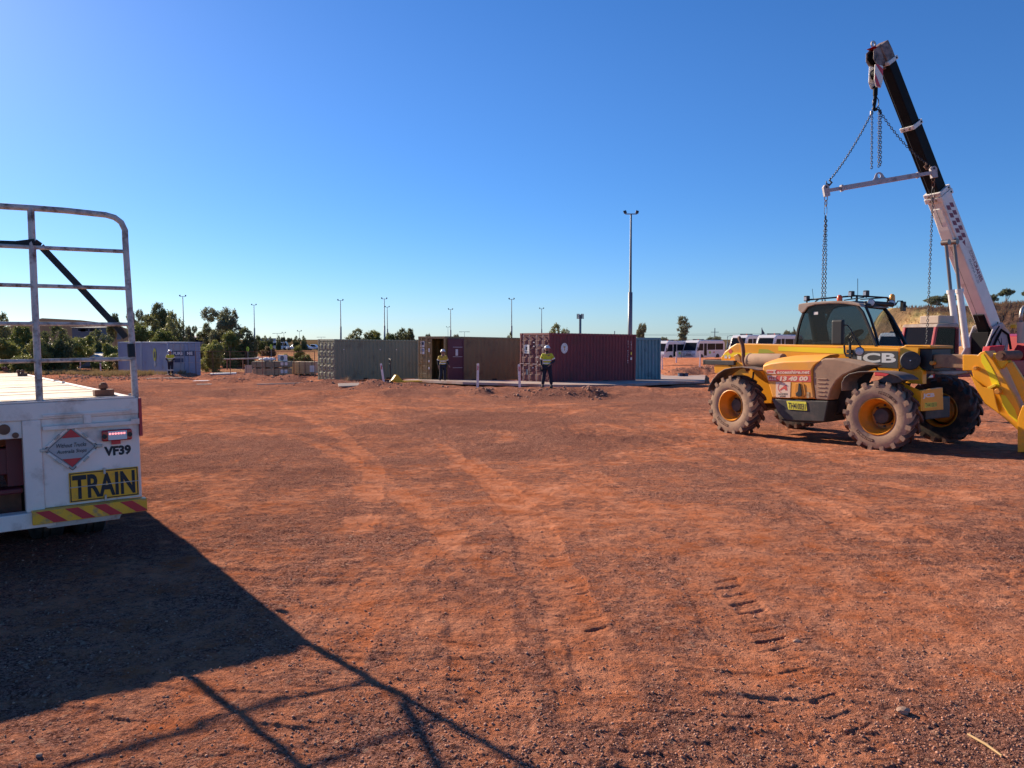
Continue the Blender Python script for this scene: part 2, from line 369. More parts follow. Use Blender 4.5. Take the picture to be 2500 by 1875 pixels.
# ---------------------------------------------------------------- ground
def gm():
    m = bpy.data.materials.new('red_gravel'); m.use_nodes = True
    n, l = m.node_tree.nodes, m.node_tree.links; b = n['Principled BSDF']
    N = n.new
    def mix(f, a, c):
        x = N('ShaderNodeMix'); x.data_type = 'RGBA'
        for i, v in ((0, f), (6, a), (7, c)):
            if hasattr(v, 'links') or hasattr(v, 'is_linked'): l.new(v, x.inputs[i])
            else: x.inputs[i].default_value = v if i == 0 else (*v, 1)
        return x.outputs[2]
    def rng(src, a, c, lo=0.0, hi=1.0):
        x = N('ShaderNodeMapRange'); x.inputs[1].default_value = a; x.inputs[2].default_value = c
        x.inputs[3].default_value = lo; x.inputs[4].default_value = hi; l.new(src, x.inputs[0]); return x.outputs[0]
    g = N('ShaderNodeNewGeometry'); pos = g.outputs['Position']
    def noi(s, d=5, r=0.5):
        x = N('ShaderNodeTexNoise'); x.inputs['Scale'].default_value = s; x.inputs['Detail'].default_value = d
        x.inputs['Roughness'].default_value = r; l.new(pos, x.inputs['Vector']); return x.outputs[0]
    def vor(s, rnd=1.0):
        x = N('ShaderNodeTexVoronoi'); x.inputs['Scale'].default_value = s; l.new(pos, x.inputs['Vector']); return x
    def att(nm):
        x = N('ShaderNodeAttribute'); x.attribute_name = nm; return x.outputs['Fac']
    dust, rock, grass, pad = att('dust'), att('rock'), att('grass'), att('far')
    v1 = vor(95); v2 = vor(45)
    sep = N('ShaderNodeSeparateColor'); l.new(v1.outputs['Color'], sep.inputs[0])
    sep2 = N('ShaderNodeSeparateColor'); l.new(v2.outputs['Color'], sep2.inputs[0])
    gravel = mix(rng(sep.outputs[0], 0.1, 0.95), (0.135, 0.055, 0.040), (0.58, 0.275, 0.195))
    gravel = mix(rng(sep2.outputs[1], 0.93, 1.0), gravel, (0.60, 0.36, 0.25))
    gravel = mix(rng(noi(0.35, 6, 0.6), 0.40, 0.62), gravel, mix(0.5, gravel, (0.22, 0.095, 0.072)))
    clay = mix(rng(noi(3.0, 8, 0.6), 0.35, 0.68), (0.50, 0.160, 0.072), (0.68, 0.295, 0.175))
    fine = N('ShaderNodeMath'); fine.operation = 'ADD'; l.new(dust, fine.inputs[0])
    l.new(rng(noi(1.1, 9, 0.66), 0.35, 0.72, -0.35, 0.35), fine.inputs[1])
    fin2 = N('ShaderNodeMath'); fin2.operation = 'ADD'; l.new(fine.outputs[0], fin2.inputs[0]); l.new(rng(noi(9.0, 9, 0.72), 0.36, 0.64, -0.5, 0.5), fin2.inputs[1]); fine = fin2
    col = mix(rng(fine.outputs[0], 0.12, 0.88), gravel, clay)
    fgr = mix(rng(noi(0.5, 8, 0.65), 0.4, 0.6), (0.50, 0.345, 0.165), (0.23, 0.20, 0.085))
    frk = mix(rng(noi(0.8, 10, 0.75), 0.42, 0.6), (0.055, 0.034, 0.029), (0.15, 0.085, 0.062))
    col = mix(grass, col, fgr); col = mix(rock, col, frk)
    far = mix(rng(noi(0.012, 8, 0.6), 0.4, 0.6), (0.08, 0.075, 0.04), (0.17, 0.11, 0.065))
    col = mix(pad, col, far)
    col = mix(att('ridge'), col, (0.085, 0.062, 0.052))
    l.new(col, b.inputs['Base Color']); b.inputs['Roughness'].default_value = 0.95; b.inputs['Specular IOR Level'].default_value = 0.0
    # bump: pebbles + grit
    peb = N('ShaderNodeMath'); peb.operation = 'SUBTRACT'; peb.inputs[0].default_value = 1.0; l.new(v1.outputs['Distance'], peb.inputs[1])
    gr = N('ShaderNodeMath'); gr.operation = 'MULTIPLY'; l.new(peb.outputs[0], gr.inputs[0]); l.new(rng(fine.outputs[0], 0.0, 1.0, 1.0, 0.25), gr.inputs[1])
    bf = att('bump')
    def bfade(k, node): q_ = N('ShaderNodeMath'); q_.operation = 'MULTIPLY'; q_.inputs[1].default_value = k; l.new(bf, q_.inputs[0]); l.new(q_.outputs[0], node.inputs['Strength'])
    b1 = N('ShaderNodeBump'); bfade(1.0, b1); b1.inputs['Distance'].default_value = 0.018; l.new(gr.outputs[0], b1.inputs['Height'])
    b2 = N('ShaderNodeBump'); bfade(0.9, b2); b2.inputs['Distance'].default_value = 0.045
    l.new(noi(22, 8, 0.7), b2.inputs['Height']); l.new(b1.outputs[0], b2.inputs['Normal'])
    b3 = N('ShaderNodeBump'); bfade(0.7, b3); b3.inputs['Distance'].default_value = 0.13
    l.new(noi(4.0, 7, 0.68), b3.inputs['Height']); l.new(b2.outputs[0], b3.inputs['Normal'])
    l.new(b3.outputs[0], b.inputs['Normal'])
    M['ground'] = m
gm()

def trackpts(pp): return np.array([[G(*q).x, G(*q).y] for q in pp])
def resample(p, step=0.35):
    seg = np.linalg.norm(np.diff(p, axis=0), axis=1); s = np.r_[0, np.cumsum(seg)]; n = max(int(s[-1] / step), 3)
    t = np.linspace(0, s[-1], n); q = np.stack([np.interp(t, s, p[:, 0]), np.interp(t, s, p[:, 1])], 1)
    for _ in range(4): q[1:-1] = (q[:-2] + 2 * q[1:-1] + q[2:]) / 4
    return q
TRACKS = []   # (points, width, lug period, lug depth, slope of lug, dustiness)
TRACKS.append((resample(trackpts([(2180, 1990), (1990, 1800), (1880, 1640), (1800, 1500), (1730, 1400), (1600, 1270), (1420, 1150), (1240, 1060), (1080, 1010), (900, 980)])), 0.46, 0.155, 0.0165, -0.62, 0.30))
TRACKS.append((resample(trackpts([(1400, 1560), (1310, 1300), (1200, 1160), (1060, 1060), (900, 1000), (720, 975), (560, 960)])), 0.40, 0.16, 0.009, -0.5, 0.5))
TRACKS.append((resample(trackpts([(860, 1330), (890, 1230), (890, 1160), (850, 1090), (770, 1030), (600, 985), (400, 962)])), 0.34, 0.06, 0.006, 0.2, 0.55))
TRACKS.append((resample(trackpts([(540, 1250), (545, 1150), (560, 1080), (620, 1030), (760, 1000)])), 0.34, 0.07, 0.006, 0.2, 0.3))
TRACKS.append((resample(trackpts([(2700, 1500), (2350, 1330), (2000, 1220), (1700, 1130), (1450, 1060), (1200, 1010), (980, 985)])), 0.40, 0.16, 0.011, -0.5, 0.35))
TRACKS.append((resample(trackpts([(1240, 1960), (1180, 1700), (1170, 1500), (1130, 1350), (1040, 1220), (900, 1110), (740, 1040), (540, 1000)])), 0.36, 0.08, 0.002, 0.3, 0.3))
TRACKS.append((resample(trackpts([(700, 1990), (730, 1800), (800, 1600), (960, 1400), (1200, 1250), (1500, 1130), (1720, 1075)])), 0.36, 0.14, 0.003, 0.5, 0.3))
TRACKS.append((resample(trackpts([(1900, 990), (1700, 975), (1500, 985), (1300, 1030), (1150, 1120)])), 0.40, 0.16, 0.007, 0.5, 0.5))
TRACKS.append((resample(trackpts([(1600, 960), (1400, 985), (1150, 1000), (900, 1030), (700, 1090), (560, 1200)])), 0.36, 0.14, 0.003, 0.5, 0.4))
TRACKS.append((resample(trackpts([(2600, 1750), (2300, 1500), (2150, 1330), (2000, 1230), (1850, 1160), (1700, 1110)])), 0.40, 0.16, 0.010, 0.55, 0.3))
for tp_ in ([(372, 997), (589, 1035), (698, 1057), (806, 1097), (900, 1150)], [(690, 988), (806, 1050), (897, 1111), (915, 1187), (905, 1260)], [(813, 988), (960, 1040), (1095, 1097), (1210, 1180)], [(878, 1147), (1023, 1227), (1120, 1320)], [(340, 962), (520, 975), (700, 978), (900, 972), (1150, 970)], [(1250, 1010), (1500, 1040), (1800, 1120), (2200, 1190)], [(330, 1100), (450, 1060), (600, 1050), (760, 1075)]):
    TRACKS.append((resample(trackpts(tp_)), 0.30, 0.09, 0.003, 0.3, 0.55))
MOUNDS = []   # x, y, radius x, radius y, height, angle
def mound(px, py, wpx, h, ry=0.6, grav=1.0):
    ry *= 1.15
    g = G(px, py); k = g.y / F; MOUNDS.append((g.x, g.y, wpx * k / 2, ry, h * 1.4, grav))
mound(1350, 968, 250, 0.15, 1.0); mound(1285, 966, 140, 0.15, .9); mound(1400, 969, 130, 0.10, 0.8); mound(1448, 969, 70, 0.22, 0.6)
mound(1176, 961, 62, 0.26, 0.6); mound(620, 928, 180, 0.34, 1.4); mound(560, 934, 120, 0.2, 0.9); mound(500, 926, 100, 0.3, 1.0)
mound(700, 935, 140, 0.3, 1.1); mound(400, 925, 90, 0.3, 1.0); mound(330, 922, 150, 0.25, 1.2)
mound(1000, 950, 240, 0.16, 1.2); mound(820, 942, 220, 0.22, 1.3); mound(920, 946, 140, 0.2, 0.9)
for q in range(16):
    g = GD(1630 + q * 14 + random.uniform(-6, 6), random.uniform(58, 64)); MOUNDS.append((g.x, g.y, random.uniform(.6, 1.5), random.uniform(.6, 1.3), random.uniform(.3, .75), 0.8))
for q in range(26):
    g = GD(random.uniform(150, 480), random.uniform(48, 62)); MOUNDS.append((g.x, g.y, random.uniform(.5, 1.4), random.uniform(.5, 1.2), random.uniform(.1, .3), 0.5))

def ground():
    inv = np.linspace(1 / 1.9, 1 / 62, 880); rows = 1 / inv
    rows = np.r_[np.linspace(-0.6, 1.8, 12), rows, np.geomspace(63, 4500, 150)]
    t = np.r_[-np.geomspace(2.4, 0.80, 26), np.linspace(-0.79, 0.79, 960), np.geomspace(0.80, 2.4, 26)]
    Y, T = np.meshgrid(rows, t, indexing='ij'); X = T * (Y + 1.0)
    ny, nx = X.shape; x = X.ravel(); y = Y.ravel()
    z = terr(x, y); near = 1 - sstep(60, 110, y)
    jag = fbm(x, y, 0.9, 3, 40) * 0.35
    grav = np.zeros_like(x)
    for mx_, my, rx, ry, h, gv in MOUNDS:
        k = (np.abs(x - mx_) < rx * 2.6) & (np.abs(y - my) < ry * 2.6)
        q = np.exp(-(((x[k] - mx_) / rx) ** 2 * 1.4 + ((y[k] - my) / ry) ** 2 * 1.4)) * (1 + jag[k])
        z[k] += h * q; grav[k] = np.maximum(grav[k], np.clip(q * 1.6, 0, 1) * gv)
    z += near * (fbm(x, y, 0.22, 2, 3) * 0.035 + fbm(x, y, 1.3, 3, 5) * 0.009 + fbm(x, y, 6.0, 4, 9, .5) * (0.0045 + 0.006 * sstep(9, 16, y)))
    clump = sstep(-0.1, 0.7, fbm(x, y, 0.45, 4, 21))
    nd = 1 - sstep(16, 40, y)
    z += nd * np.abs(fbm(x, y, 17.0, 3, 13)) * (0.004 + 0.004 * clump)
    # streaks and scuffs that run across the yard
    st = sstep(-0.2, 0.5, fbm(x, y, 0.33, 3, 44))
    z += nd * st * (0.009 + 0.008 * sstep(8, 14, y)) * sstep(0.25, 0.6, vnoise(x * 1.9 + fbm(x, y, 0.7, 2, 8), y * 8.5 + x * 1.1, 30))
    z += nd * st * 0.007 * sstep(0.2, 0.5, vnoise(x * 4.0, y * 15 + x * 2.5, 31))
    rough = sstep(22, 33, y) * (1 - sstep(44, 58, y))
    z += rough * fbm(x, y, 1.1, 4, 60) * 0.05
    wz = 0.16 * np.exp(-((y - (32.5 + 0.10 * x + 1.2 * vnoise(x * .25, x * 0 + 3, 5))) / 1.3) ** 2) * (1 - sstep(4, 12, x)); z += wz
    far = sstep(110, 260, y)
    dust = 0.50 + 0.26 * fbm(x, y, 0.2, 6, 31, .6) + 0.16 * fbm(x, y, 1.1, 4, 33, .6)
    dust += 0.16 * sstep(0.0, 0.35, x / (y + 1)) - 0.22 * sstep(20, 34, y) * (1 - sstep(2, 10, x - 0.1 * y)) - 0.4 * clump * (0.4 + 0.6 * nd)
    dust += 0.35 * sstep(30, 36, y) * sstep(2, 9, x)
    dust += 0.28 * sstep(40, 46, y) 
    for pts, wd, per, dep, sl_, du in TRACKS:
        k = np.where((x > pts[:, 0].min() - 1) & (x < pts[:, 0].max() + 1) & (y > pts[:, 1].min() - 1) & (y < pts[:, 1].max() + 1))[0]
        best = np.full(len(k), 9.0); s = np.zeros(len(k)); e = np.zeros(len(k)); acc = 0.0; xx, yy = x[k], y[k]
        for i in range(len(pts) - 1):
            a, b = pts[i], pts[i + 1]; d = b - a; L = np.hypot(*d); u = d / L
            px_, py_ = xx - a[0], yy - a[1]; tt = np.clip(px_ * u[0] + py_ * u[1], 0, L); ex, ey = px_ - tt * u[0], py_ - tt * u[1]
            dist = np.hypot(ex, ey); m = dist < best
            best[m] = dist[m]; s[m] = acc + tt[m]; e[m] = (px_ * -u[1] + py_ * u[0])[m]; acc += L
        e2 = e + 0.05 * vnoise(xx * 1.5, yy * 1.5, 77) + 0.02 * vnoise(xx * 7, yy * 7, 78)
        msk = 1 - sstep(wd * 0.46, wd * 0.56, np.abs(e2)); patch = sstep(-0.1, 0.55, fbm(xx, yy, 0.55, 3, 50 + len(pts)))
        ph = np.mod(s / per + np.sign(e2) * 0.25 + np.abs(e2) * sl_ * 5, 1.0)
        side = sstep(0.02, 0.06, np.abs(e2)) * (1 if per > 0.1 else 1)
        groove = sstep(0.0, 0.09, ph) * (1 - sstep(0.22, 0.30, ph)) * side * (0.55 + 0.45 * sstep(-0.5, 0.3, fbm(xx, yy, 2.0, 2, 52)))
        bar_ = np.floor(s / per + np.sign(e2) * 0.25 + np.abs(e2) * sl_ * 5); groove = groove * np.clip(0.62 + 0.75 * vnoise(bar_ * 1.37 + .5, bar_ * 0 + 2.5 + (e2 > 0), 71), 0.05, 1.15)
        if dep > 0.015: patch = sstep(-0.45, 0.0, fbm(xx, yy, 0.6, 3, 51)) * 0.8; groove = groove * (0.25 + 0.75 * (e2 < 0))
        fade = 1 - 0.7 * sstep(12, 26, yy)
        berm = np.exp(-((np.abs(e2) - wd * 0.56) / 0.05) ** 2)
        z[k] += (-0.005 * msk + berm * 0.0035) * patch * fade - groove * msk * patch * dep * fade
        dust[k] += du * msk * (0.35 + 0.65 * patch) * 0.8 - 0.05 * berm
        grav[k] *= 1
    dust = np.clip(dust, 0, 1) * (1 - grav)
    q = x / np.maximum(y, 1)
    hill = sstep(0.44, 0.47, q) * sstep(28, 35, x - 0.22 * y) * sstep(60, 75, y)
    z += hill * (fbm(x, y, 0.12, 4, 80) * 0.55 + np.abs(fbm(x, y, 0.5, 3, 84)) * 0.25)
    crest = sstep(0.575, 0.64, q + 0.02 * vnoise(x * .3, y * .3, 4)) * sstep(70, 80, y)
    z += crest * hill * (0.3 + np.abs(fbm(x, y, 0.35, 4, 90)) * 0.7)
    rockm = np.clip(crest + sstep(0.15, 0.5, fbm(x, y, 0.14, 4, 91)) * 0.7 + sstep(112, 118, y) * (1 - sstep(128, 133, y)) * 0.8, 0, 1) * hill
    rockm = np.maximum(rockm, sstep(320, 350, y) * (q < -0.42)); far = far * (1 - rockm)
    grass = hill * (y < 250)
    gl = sstep(60, 70, y) * (1 - sstep(-22, -12, x)) * sstep(-0.3, 0.1, fbm(x, y, 0.2, 3, 95)); grass = np.maximum(grass, gl * 0.4)
    z += far * fbm(x, y, 0.02, 3, 98) * 0.5
    me = bpy.data.meshes.new('ground'); me.vertices.add(ny * nx); me.vertices.foreach_set('co', np.stack([x, y, z], 1).astype(np.float32).ravel())
    a = (np.arange(ny - 1)[:, None] * nx + np.arange(nx - 1)).ravel()
    q4 = np.stack([a, a + 1, a + 1 + nx, a + nx], 1).astype(np.int32)
    me.loops.add(q4.size); me.loops.foreach_set('vertex_index', q4.ravel()); me.polygons.add(len(q4))
    me.polygons.foreach_set('loop_start', np.arange(0, q4.size, 4, dtype=np.int32)); me.polygons.foreach_set('use_smooth', np.ones(len(q4), bool))
    me.update(calc_edges=True)
    for nm, arr in (('dust', dust), ('rock', rockm), ('grass', grass), ('far', far), ('ridge', sstep(300, 330, y) * (q < -0.42) * 1.0), ('bump', 1 - 0.97 * sstep(60, 260, y))):
        at = me.attributes.new(nm, 'FLOAT', 'POINT'); at.data.foreach_set('value', arr.astype(np.float32))
    me.materials.append(M['ground'])
    o = bpy.data.objects.new('ground', me); COL.objects.link(o); tag(o, kind='structure')
    return x, y, z, ny, nx, rows, t
GX = ground()
def zg(x, y):                                     # actual height of the built ground
    _, _, z, ny, nx, rows, t = GX
    j = int(np.clip(np.searchsorted(rows, y) - 1, 0, ny - 2)); i = int(np.clip(np.searchsorted(t, x / (y + 1)) - 1, 0, nx - 2))
    zz = z.reshape(ny, nx); fy = (y - rows[j]) / (rows[j + 1] - rows[j]); fx = (x / (y + 1) - t[i]) / (t[i + 1] - t[i])
    return float((zz[j, i] * (1 - fx) + zz[j, i + 1] * fx) * (1 - fy) + (zz[j + 1, i] * (1 - fx) + zz[j + 1, i + 1] * fx) * fy)
def at_ground(px, d): x = (px - CX) / F * d; return Vector((x, d, zg(x, d)))

# loose stones: one countless mass
def stones(name, n, fn, smin, smax, m, label):
    rg = np.random.RandomState(len(name)); base = bmesh.new(); bmesh.ops.create_icosphere(base, subdivisions=1, radius=1)
    bv = np.array([v.co[:] for v in base.verts]); bf = np.array([[v.index for v in f.verts] for f in base.faces]); base.free()
    bf = bf[bf.max(1) < 99]; vs, fs = [], []
    for i in range(n):
        x, y = fn(rg); s = smin * (smax / smin) ** (rg.rand() ** 2.0)
        v = bv * (1 + 0.75 * (rg.rand(len(bv), 1) - .5)) * (np.array([1, .75 + .4 * rg.rand(), .6 + .25 * rg.rand()]) * s)
        a = rg.rand() * 6.28; c, s_ = math.cos(a), math.sin(a)
        v = np.stack([v[:, 0] * c - v[:, 1] * s_, v[:, 0] * s_ + v[:, 1] * c, v[:, 2]], 1) + np.array([x, y, zg(x, y) + s * 0.25])
        fs.append(bf + len(bv) * i); vs.append(v)
    vs = np.concatenate(vs); fs = np.concatenate(fs).astype(np.int32)
    me = bpy.data.meshes.new(name); me.vertices.add(len(vs)); me.vertices.foreach_set('co', vs.astype(np.float32).ravel())
    me.loops.add(fs.size); me.loops.foreach_set('vertex_index', fs.ravel()); me.polygons.add(len(fs))
    me.polygons.foreach_set('loop_start', np.arange(0, fs.size, 3, dtype=np.int32)); me.update(calc_edges=True); me.materials.append(M[m])
    o = bpy.data.objects.new(name, me); COL.objects.link(o); tag(o, label, name.replace('_', ' '), kind='stuff')
def near_pt(rg):
    while True:
        iv = rg.uniform(1 / 16.0, 1 / 2.3) ** 1.0; y = 1 / iv; x = rg.uniform(-.75, .75) * (y + .5)
        if fbm(np.array([x]), np.array([y]), 0.45, 4, 21)[0] > rg.uniform(-1.1, 0.6): return x, y
m_st = mat('loose_stone', (0.40, 0.20, 0.13), 0.9, var=0.6, vscale=14)
M['loose_stone'] = m_st
stones('gravel', 42000, near_pt, 0.0016, 0.0085, 'loose_stone', 'loose brown gravel scattered over the red yard')
def mid_pt(rg):
    k = rg.randint(len(MOUNDS)); mx_, my, rx, ry, h, gv = MOUNDS[k]; return mx_ + rg.normal() * rx * .6, my + rg.normal() * ry * .6
stones('rubble', 2600, mid_pt, 0.02, 0.085, 'loose_stone', 'brown rubble on the low spoil heaps along the yard edge')

# single stones and a stick that catch the light
for px, py, s_, lb in ((1945, 1568, .022, 'pale stone casting a long shadow at lower right of centre'), (2205, 1740, .032, 'largest pale broken stone near the lower right corner'), (1200, 1627, .014, 'small white stone in the middle foreground'), (96, 1858, .016, 'small white stone at the lower left corner'), (2160, 1440, .015, 'pale stone right of the tread marks'), (1770, 1575, .012, 'small stone beside the tread marks')):
    g = G(px, py); bm = bmesh.new(); bmesh.ops.create_icosphere(bm, subdivisions=2, radius=s_ * .7)
    for v in bm.verts: v.co *= 1 + .35 * mnoise.noise(v.co * 60 + Vector((px, 0, 0))); v.co.x *= 1.3; v.co.z *= .75
    me = bpy.data.meshes.new('stone'); bm.to_mesh(me); bm.free(); me.materials.append(M['stone_pale']); o = bpy.data.objects.new('stone', me); COL.objects.link(o); o.location = (g.x, g.y, zg(g.x, g.y) + s_ * .25); tag(o, lb, 'stone', 'loose pale stones on the yard')
g = G(2405, 1820); mm = MB(); mm.tube([(-.02, .09, .012), (.005, .0, .014), (.02, -.08, .010)], [.005, .006, .004], 6); o = mm.build('stick', 'straw'); o.location = (g.x, g.y, zg(g.x, g.y)); tag(o, 'pale dry stick lying near the lower right corner', 'stick')
# ---------------------------------------------------------------- flatbed trailer, left foreground
tC = P(337, 971, 6.0)
tu = Vector((0.8085, 0.5885, 0.011)).normalized(); tw = Vector((-0.5885, 0.8085, -0.0202)); tw = (tw - tu * tw.dot(tu)).normalized(); tz = tu.cross(tw)
DK = tC.z - float(terr(tC.x, tC.y))
tO = tC - tz * DK
TMX = Matrix(((tu.x, tw.x, tz.x, tO.x), (tu.y, tw.y, tz.y, tO.y), (tu.z, tw.z, tz.z, tO.z), (0, 0, 0, 1))); TINV = TMX.inverted()
def TR(px, py, Y=0.0): return TINV @ on_plane(px, py, tO + tw * Y, tw)
trailer = thing('flatbed_trailer', 'white road train flatbed trailer with red and yellow striped bumper and TRAIN plate', 'trailer', mx=TMX)
D = DK
Zb = TR(348, 1244).z                                   # bumper bottom
W_T = -2.50
m = MB()                                               # rear face with its framed openings
x_post0, x_post1 = TR(57, 1100).x, TR(103, 1100).x
zc = TR(60, 1027).z; zr0, zr1 = TR(200, 1031).z, TR(200, 1015).z
zlow = TR(100, 1248).z
m.bb(W_T, 0, 0.0, 0.10, zc, D)                          # top coaming
m.bb(x_post0, x_post1, -0.004, 0.12, zlow, zc)          # vertical post
m.bb(x_post1, 0, 0.012, 0.08, Zb + 0.10, zc)
m.bb(W_T, x_post0, 0.015, 0.06, TR(30, 1072).z, zc)     # panel with the round fittings
m.bb(W_T, -2.44, 0.0, 0.12, zlow, zc)
body = m.build('rear_panel', 'trailer_white', trailer, bevel=0.006)
m = MB(); a0, a1 = TR(103, 1024).x, TR(318, 1010).x; mid0, mid1 = TR(203, 1020).x, TR(222, 1020).x
zz0, zz1 = TR(210, 1034).z, TR(210, 1012).z
m.bb(a0, a1, -0.014, 0.0115, zz1, zz1 + 0.018); m.bb(a0, a1, -0.024, 0.0115, zz0 - 0.03, zz0)
m.bb(mid0, mid1, -0.012, 0.0115, zz0, zz1); m.bb(a1, 0, -0.016, 0.0115, zz0 - 0.03, D - 0.16)
m.build('recess_frame', 'trailer_white', trailer, bevel=0.003)
m = MB(); m.bb(W_T, x_post1 + 0.06, -0.03, 0.10, Zb - 0.03, zlow); m.build('lower_rail', 'trailer_white', trailer, bevel=0.006)
m = MB(); m.bb(0.001, 0.022, -0.005, 0.10, D - 0.30, D - 0.004); m.build('side_rail', 'red_trim', trailer)
m = MB(); m.bb(-0.012, 0.02, 0.10, 12.9, D - 0.22, D - 0.01); m.build('side_rail', 'trailer_white', trailer)
m = MB()                                               # deck boards, bolt down strips
for i in range(64): m.bb(W_T + 0.06, -0.08, 0.03 + i * 0.2, 0.03 + i * 0.2 + 0.192, D - 0.06, D - 0.002 + random.uniform(-.003, .003))
m.build('deck', 'deck', trailer)
m = MB(); m.bb(-0.075, -0.012, 0.102, 12.9, D - 0.03, D + 0.006); m.bb(W_T, W_T + 0.055, 0.102, 12.9, D - 0.03, D + 0.006); m.build('deck_edge', 'trailer_white', trailer)
m = MB(); m.bb(W_T + 0.02, -0.02, 0.0, 0.1, D + 0.0015, D + 0.012); m.build('rear_edge', 'trailer_white', trailer, bevel=0.003)
m = MB()                                               # chassis beams, dark red cross members behind the opening
for x in (-1.72, -0.80): m.bb(x - 0.07, x + 0.07, 0.2, 12.6, D - 0.62, D - 0.12)
for y in [0.35 + 1.2 * i for i in range(10)]: m.bb(W_T + 0.05, -0.05, y, y + 0.08, D - 0.25, D - 0.1)
m.build('chassis_beam', 'dark_red', trailer)
m = MB(); zA, zB, zC_, zD = TR(30, 1100).z, TR(30, 1168).z, TR(30, 1200).z, TR(30, 1213).z
m.bb(W_T + .07, x_post0 - 0.01, 0.22, 0.34, zB, zA); m.bb(W_T + .07, x_post0 - 0.01, 0.12, 0.30, zD, zC_)
m.build('coupling_beam', 'dark_red', trailer, bevel=0.01)
m = MB(); m.bb(W_T + .07, x_post0 - 0.012, 0.30, 0.34, zlow - 0.05, zD - 0.005); m.build('inner_panel', 'rusty', trailer)
for (px, py, r0) in ((10, 1049, 0.038), (38, 1063, 0.021)):  # round air fittings
    c = TR(px, py); mm = MB(); mm.lathe([(0, r0 * .62), (0, r0), (0.012, r0), (0.012, r0 * .62)], (c.x, 0.012, c.z), (0, -1, 0), 14)
    o = mm.build('air_fitting', 'rusty', trailer, smooth=True, auto=30)
    mm = MB(); mm.lathe([(0, r0 * .5), (0.006, r0 * .48)], (c.x, 0.013, c.z), (0, -1, 0), 12); mm.build('cap', 'steel', o)
# striped bumper
bx0, bx1 = TR(77, 1260).x, TR(348, 1230).x + 0.02
bz0, bz1 = Zb, TR(345, 1214).z
m = MB(); m.bb(bx0, bx1, -0.075, 0.02, bz0, bz1); bumper = m.build('bumper', 'stripe_yellow', trailer, bevel=0.004)
m = MB(); hgt = bz1 - bz0; nst = 4; Lb = bx1 - bx0; per = Lb / 4.15
for i in range(5):
    xs = bx0 + 0.02 + i * per; sk = per * 0.62; wd = per * 0.47
    poly = [(xs, bz1 - .004), (xs + wd, bz1 - .004), (xs + wd + sk, bz0 + .004), (xs + sk, bz0 + .004)]
    q = []
    cl = []                                             # clip to the bumper's right end
    for k in range(4):
        a, b = poly[k], poly[(k + 1) % 4]; lim = bx1 - 0.004
        ina, inb = a[0] <= lim, b[0] <= lim
        if ina: cl.append(a)
        if ina != inb: t = (lim - a[0]) / (b[0] - a[0]); cl.append((lim, a[1] + t * (b[1] - a[1])))
    if len(cl) >= 3: m.prism(cl, -0.078, -0.0755)
m.build('red_stripes', 'sign_red', bumper)
m = MB(); m.prism([(bx0 + 0.10, bz0 - 0.045), (TR(290, 1262).x, bz0 - 0.045), (TR(297, 1250).x, bz0 - 0.001), (bx0 + 0.05, bz0 - 0.001)], -0.02, 0.03)
m.build('bumper_bracket', 'steel', trailer)
# TRAIN plate
p00, p11 = TR(171, 1228), TR(337, 1141)
px0, px1, pz0, pz1 = p00.x, p11.x - .0, TR(172, 1228).z, TR(172, 1155).z
m = MB(); m.bb(px0, px1, 0.000, 0.011, pz0, pz1); plate = m.build('train_plate', 'sign_yellow', trailer, bevel=0.003)
m = MB(); b = 0.007; g_ = 0.005
for r_ in ((px0 + g_, px1 - g_, pz0 + g_, pz0 + g_ + b), (px0 + g_, px1 - g_, pz1 - g_ - b, pz1 - g_), (px0 + g_, px0 + g_ + b, pz0 + g_ + b, pz1 - g_ - b), (px1 - g_ - b, px1 - g_, pz0 + g_ + b, pz1 - g_ - b)):
    m.bb(r_[0], r_[1], -0.0015, -0.0002, r_[2], r_[3])
m.build('border', 'ink', plate)
W_, H_ = px1 - px0, pz1 - pz0
text('lettering', 'TRAIN', (px0 + W_ * .045, -0.001, pz0 + H_ * .10), (1, 0, 0), (0, 0, 1), W_ * .90, H_ * .80, 'ink', plate, bold=0.028)
m = MB(); m.bb(px0, px1, -0.004, -0.002, pz0 + H_ * .495, pz0 + H_ * .52)
for zq in (pz0 + H_ * .05, pz1 - H_ * .03): m.box((px0 + W_ * .5, -0.012, zq), (0.014, 0.02, 0.045))
m.build('hinge', 'steel', plate)
# tail lamp
l0, l1 = TR(248, 1076), TR(320, 1045); lz0, lz1 = TR(285, 1075).z, TR(285, 1048).z
m = MB(); m.bb(l0.x, l1.x, -0.035, 0.011, lz0, lz1); lamp = m.build('tail_light', 'lamp_red', trailer, bevel=0.012, seg=3)
LW, LH = l1.x - l0.x, lz1 - lz0
m = MB(); m.bb(l0.x + LW * .2, l1.x - LW * .18, -0.038, -0.0355, lz0 + LH * .1, lz1 - LH * .1); m.build('clear_lens', 'lamp_glass', lamp)
for k in range(6):
    m = MB(); m.lathe([(0, .0075), (.003, .0065), (.004, 0.001)], (l0.x + LW * (.26 + .095 * k), -0.0382, lz0 + LH * .66), (0, -1, 0), 10); m.build('led', 'led', lamp)
m = MB(); m.lathe([(0, .018), (.003, .017)], (l0.x + LW * .08, -0.0355, lz0 + LH * .45), (0, -1, 0), 14); m.build('reflector', 'black', lamp); m = MB(); m.lathe([(0, .018), (.003, .017)], (l1.x - LW * .08, -0.0355, lz0 + LH * .5), (0, -1, 0), 14); m.build('reflector', 'black', lamp)
m = MB(); m.bb(l0.x + LW * .32, l0.x + LW * .62, -0.012, 0.011, lz0 - LH * .33, lz0 - LH * .02); m.build('lamp_bracket', 'sign_red', trailer)
v0, v1 = TR(255, 1114), TR(320, 1087)
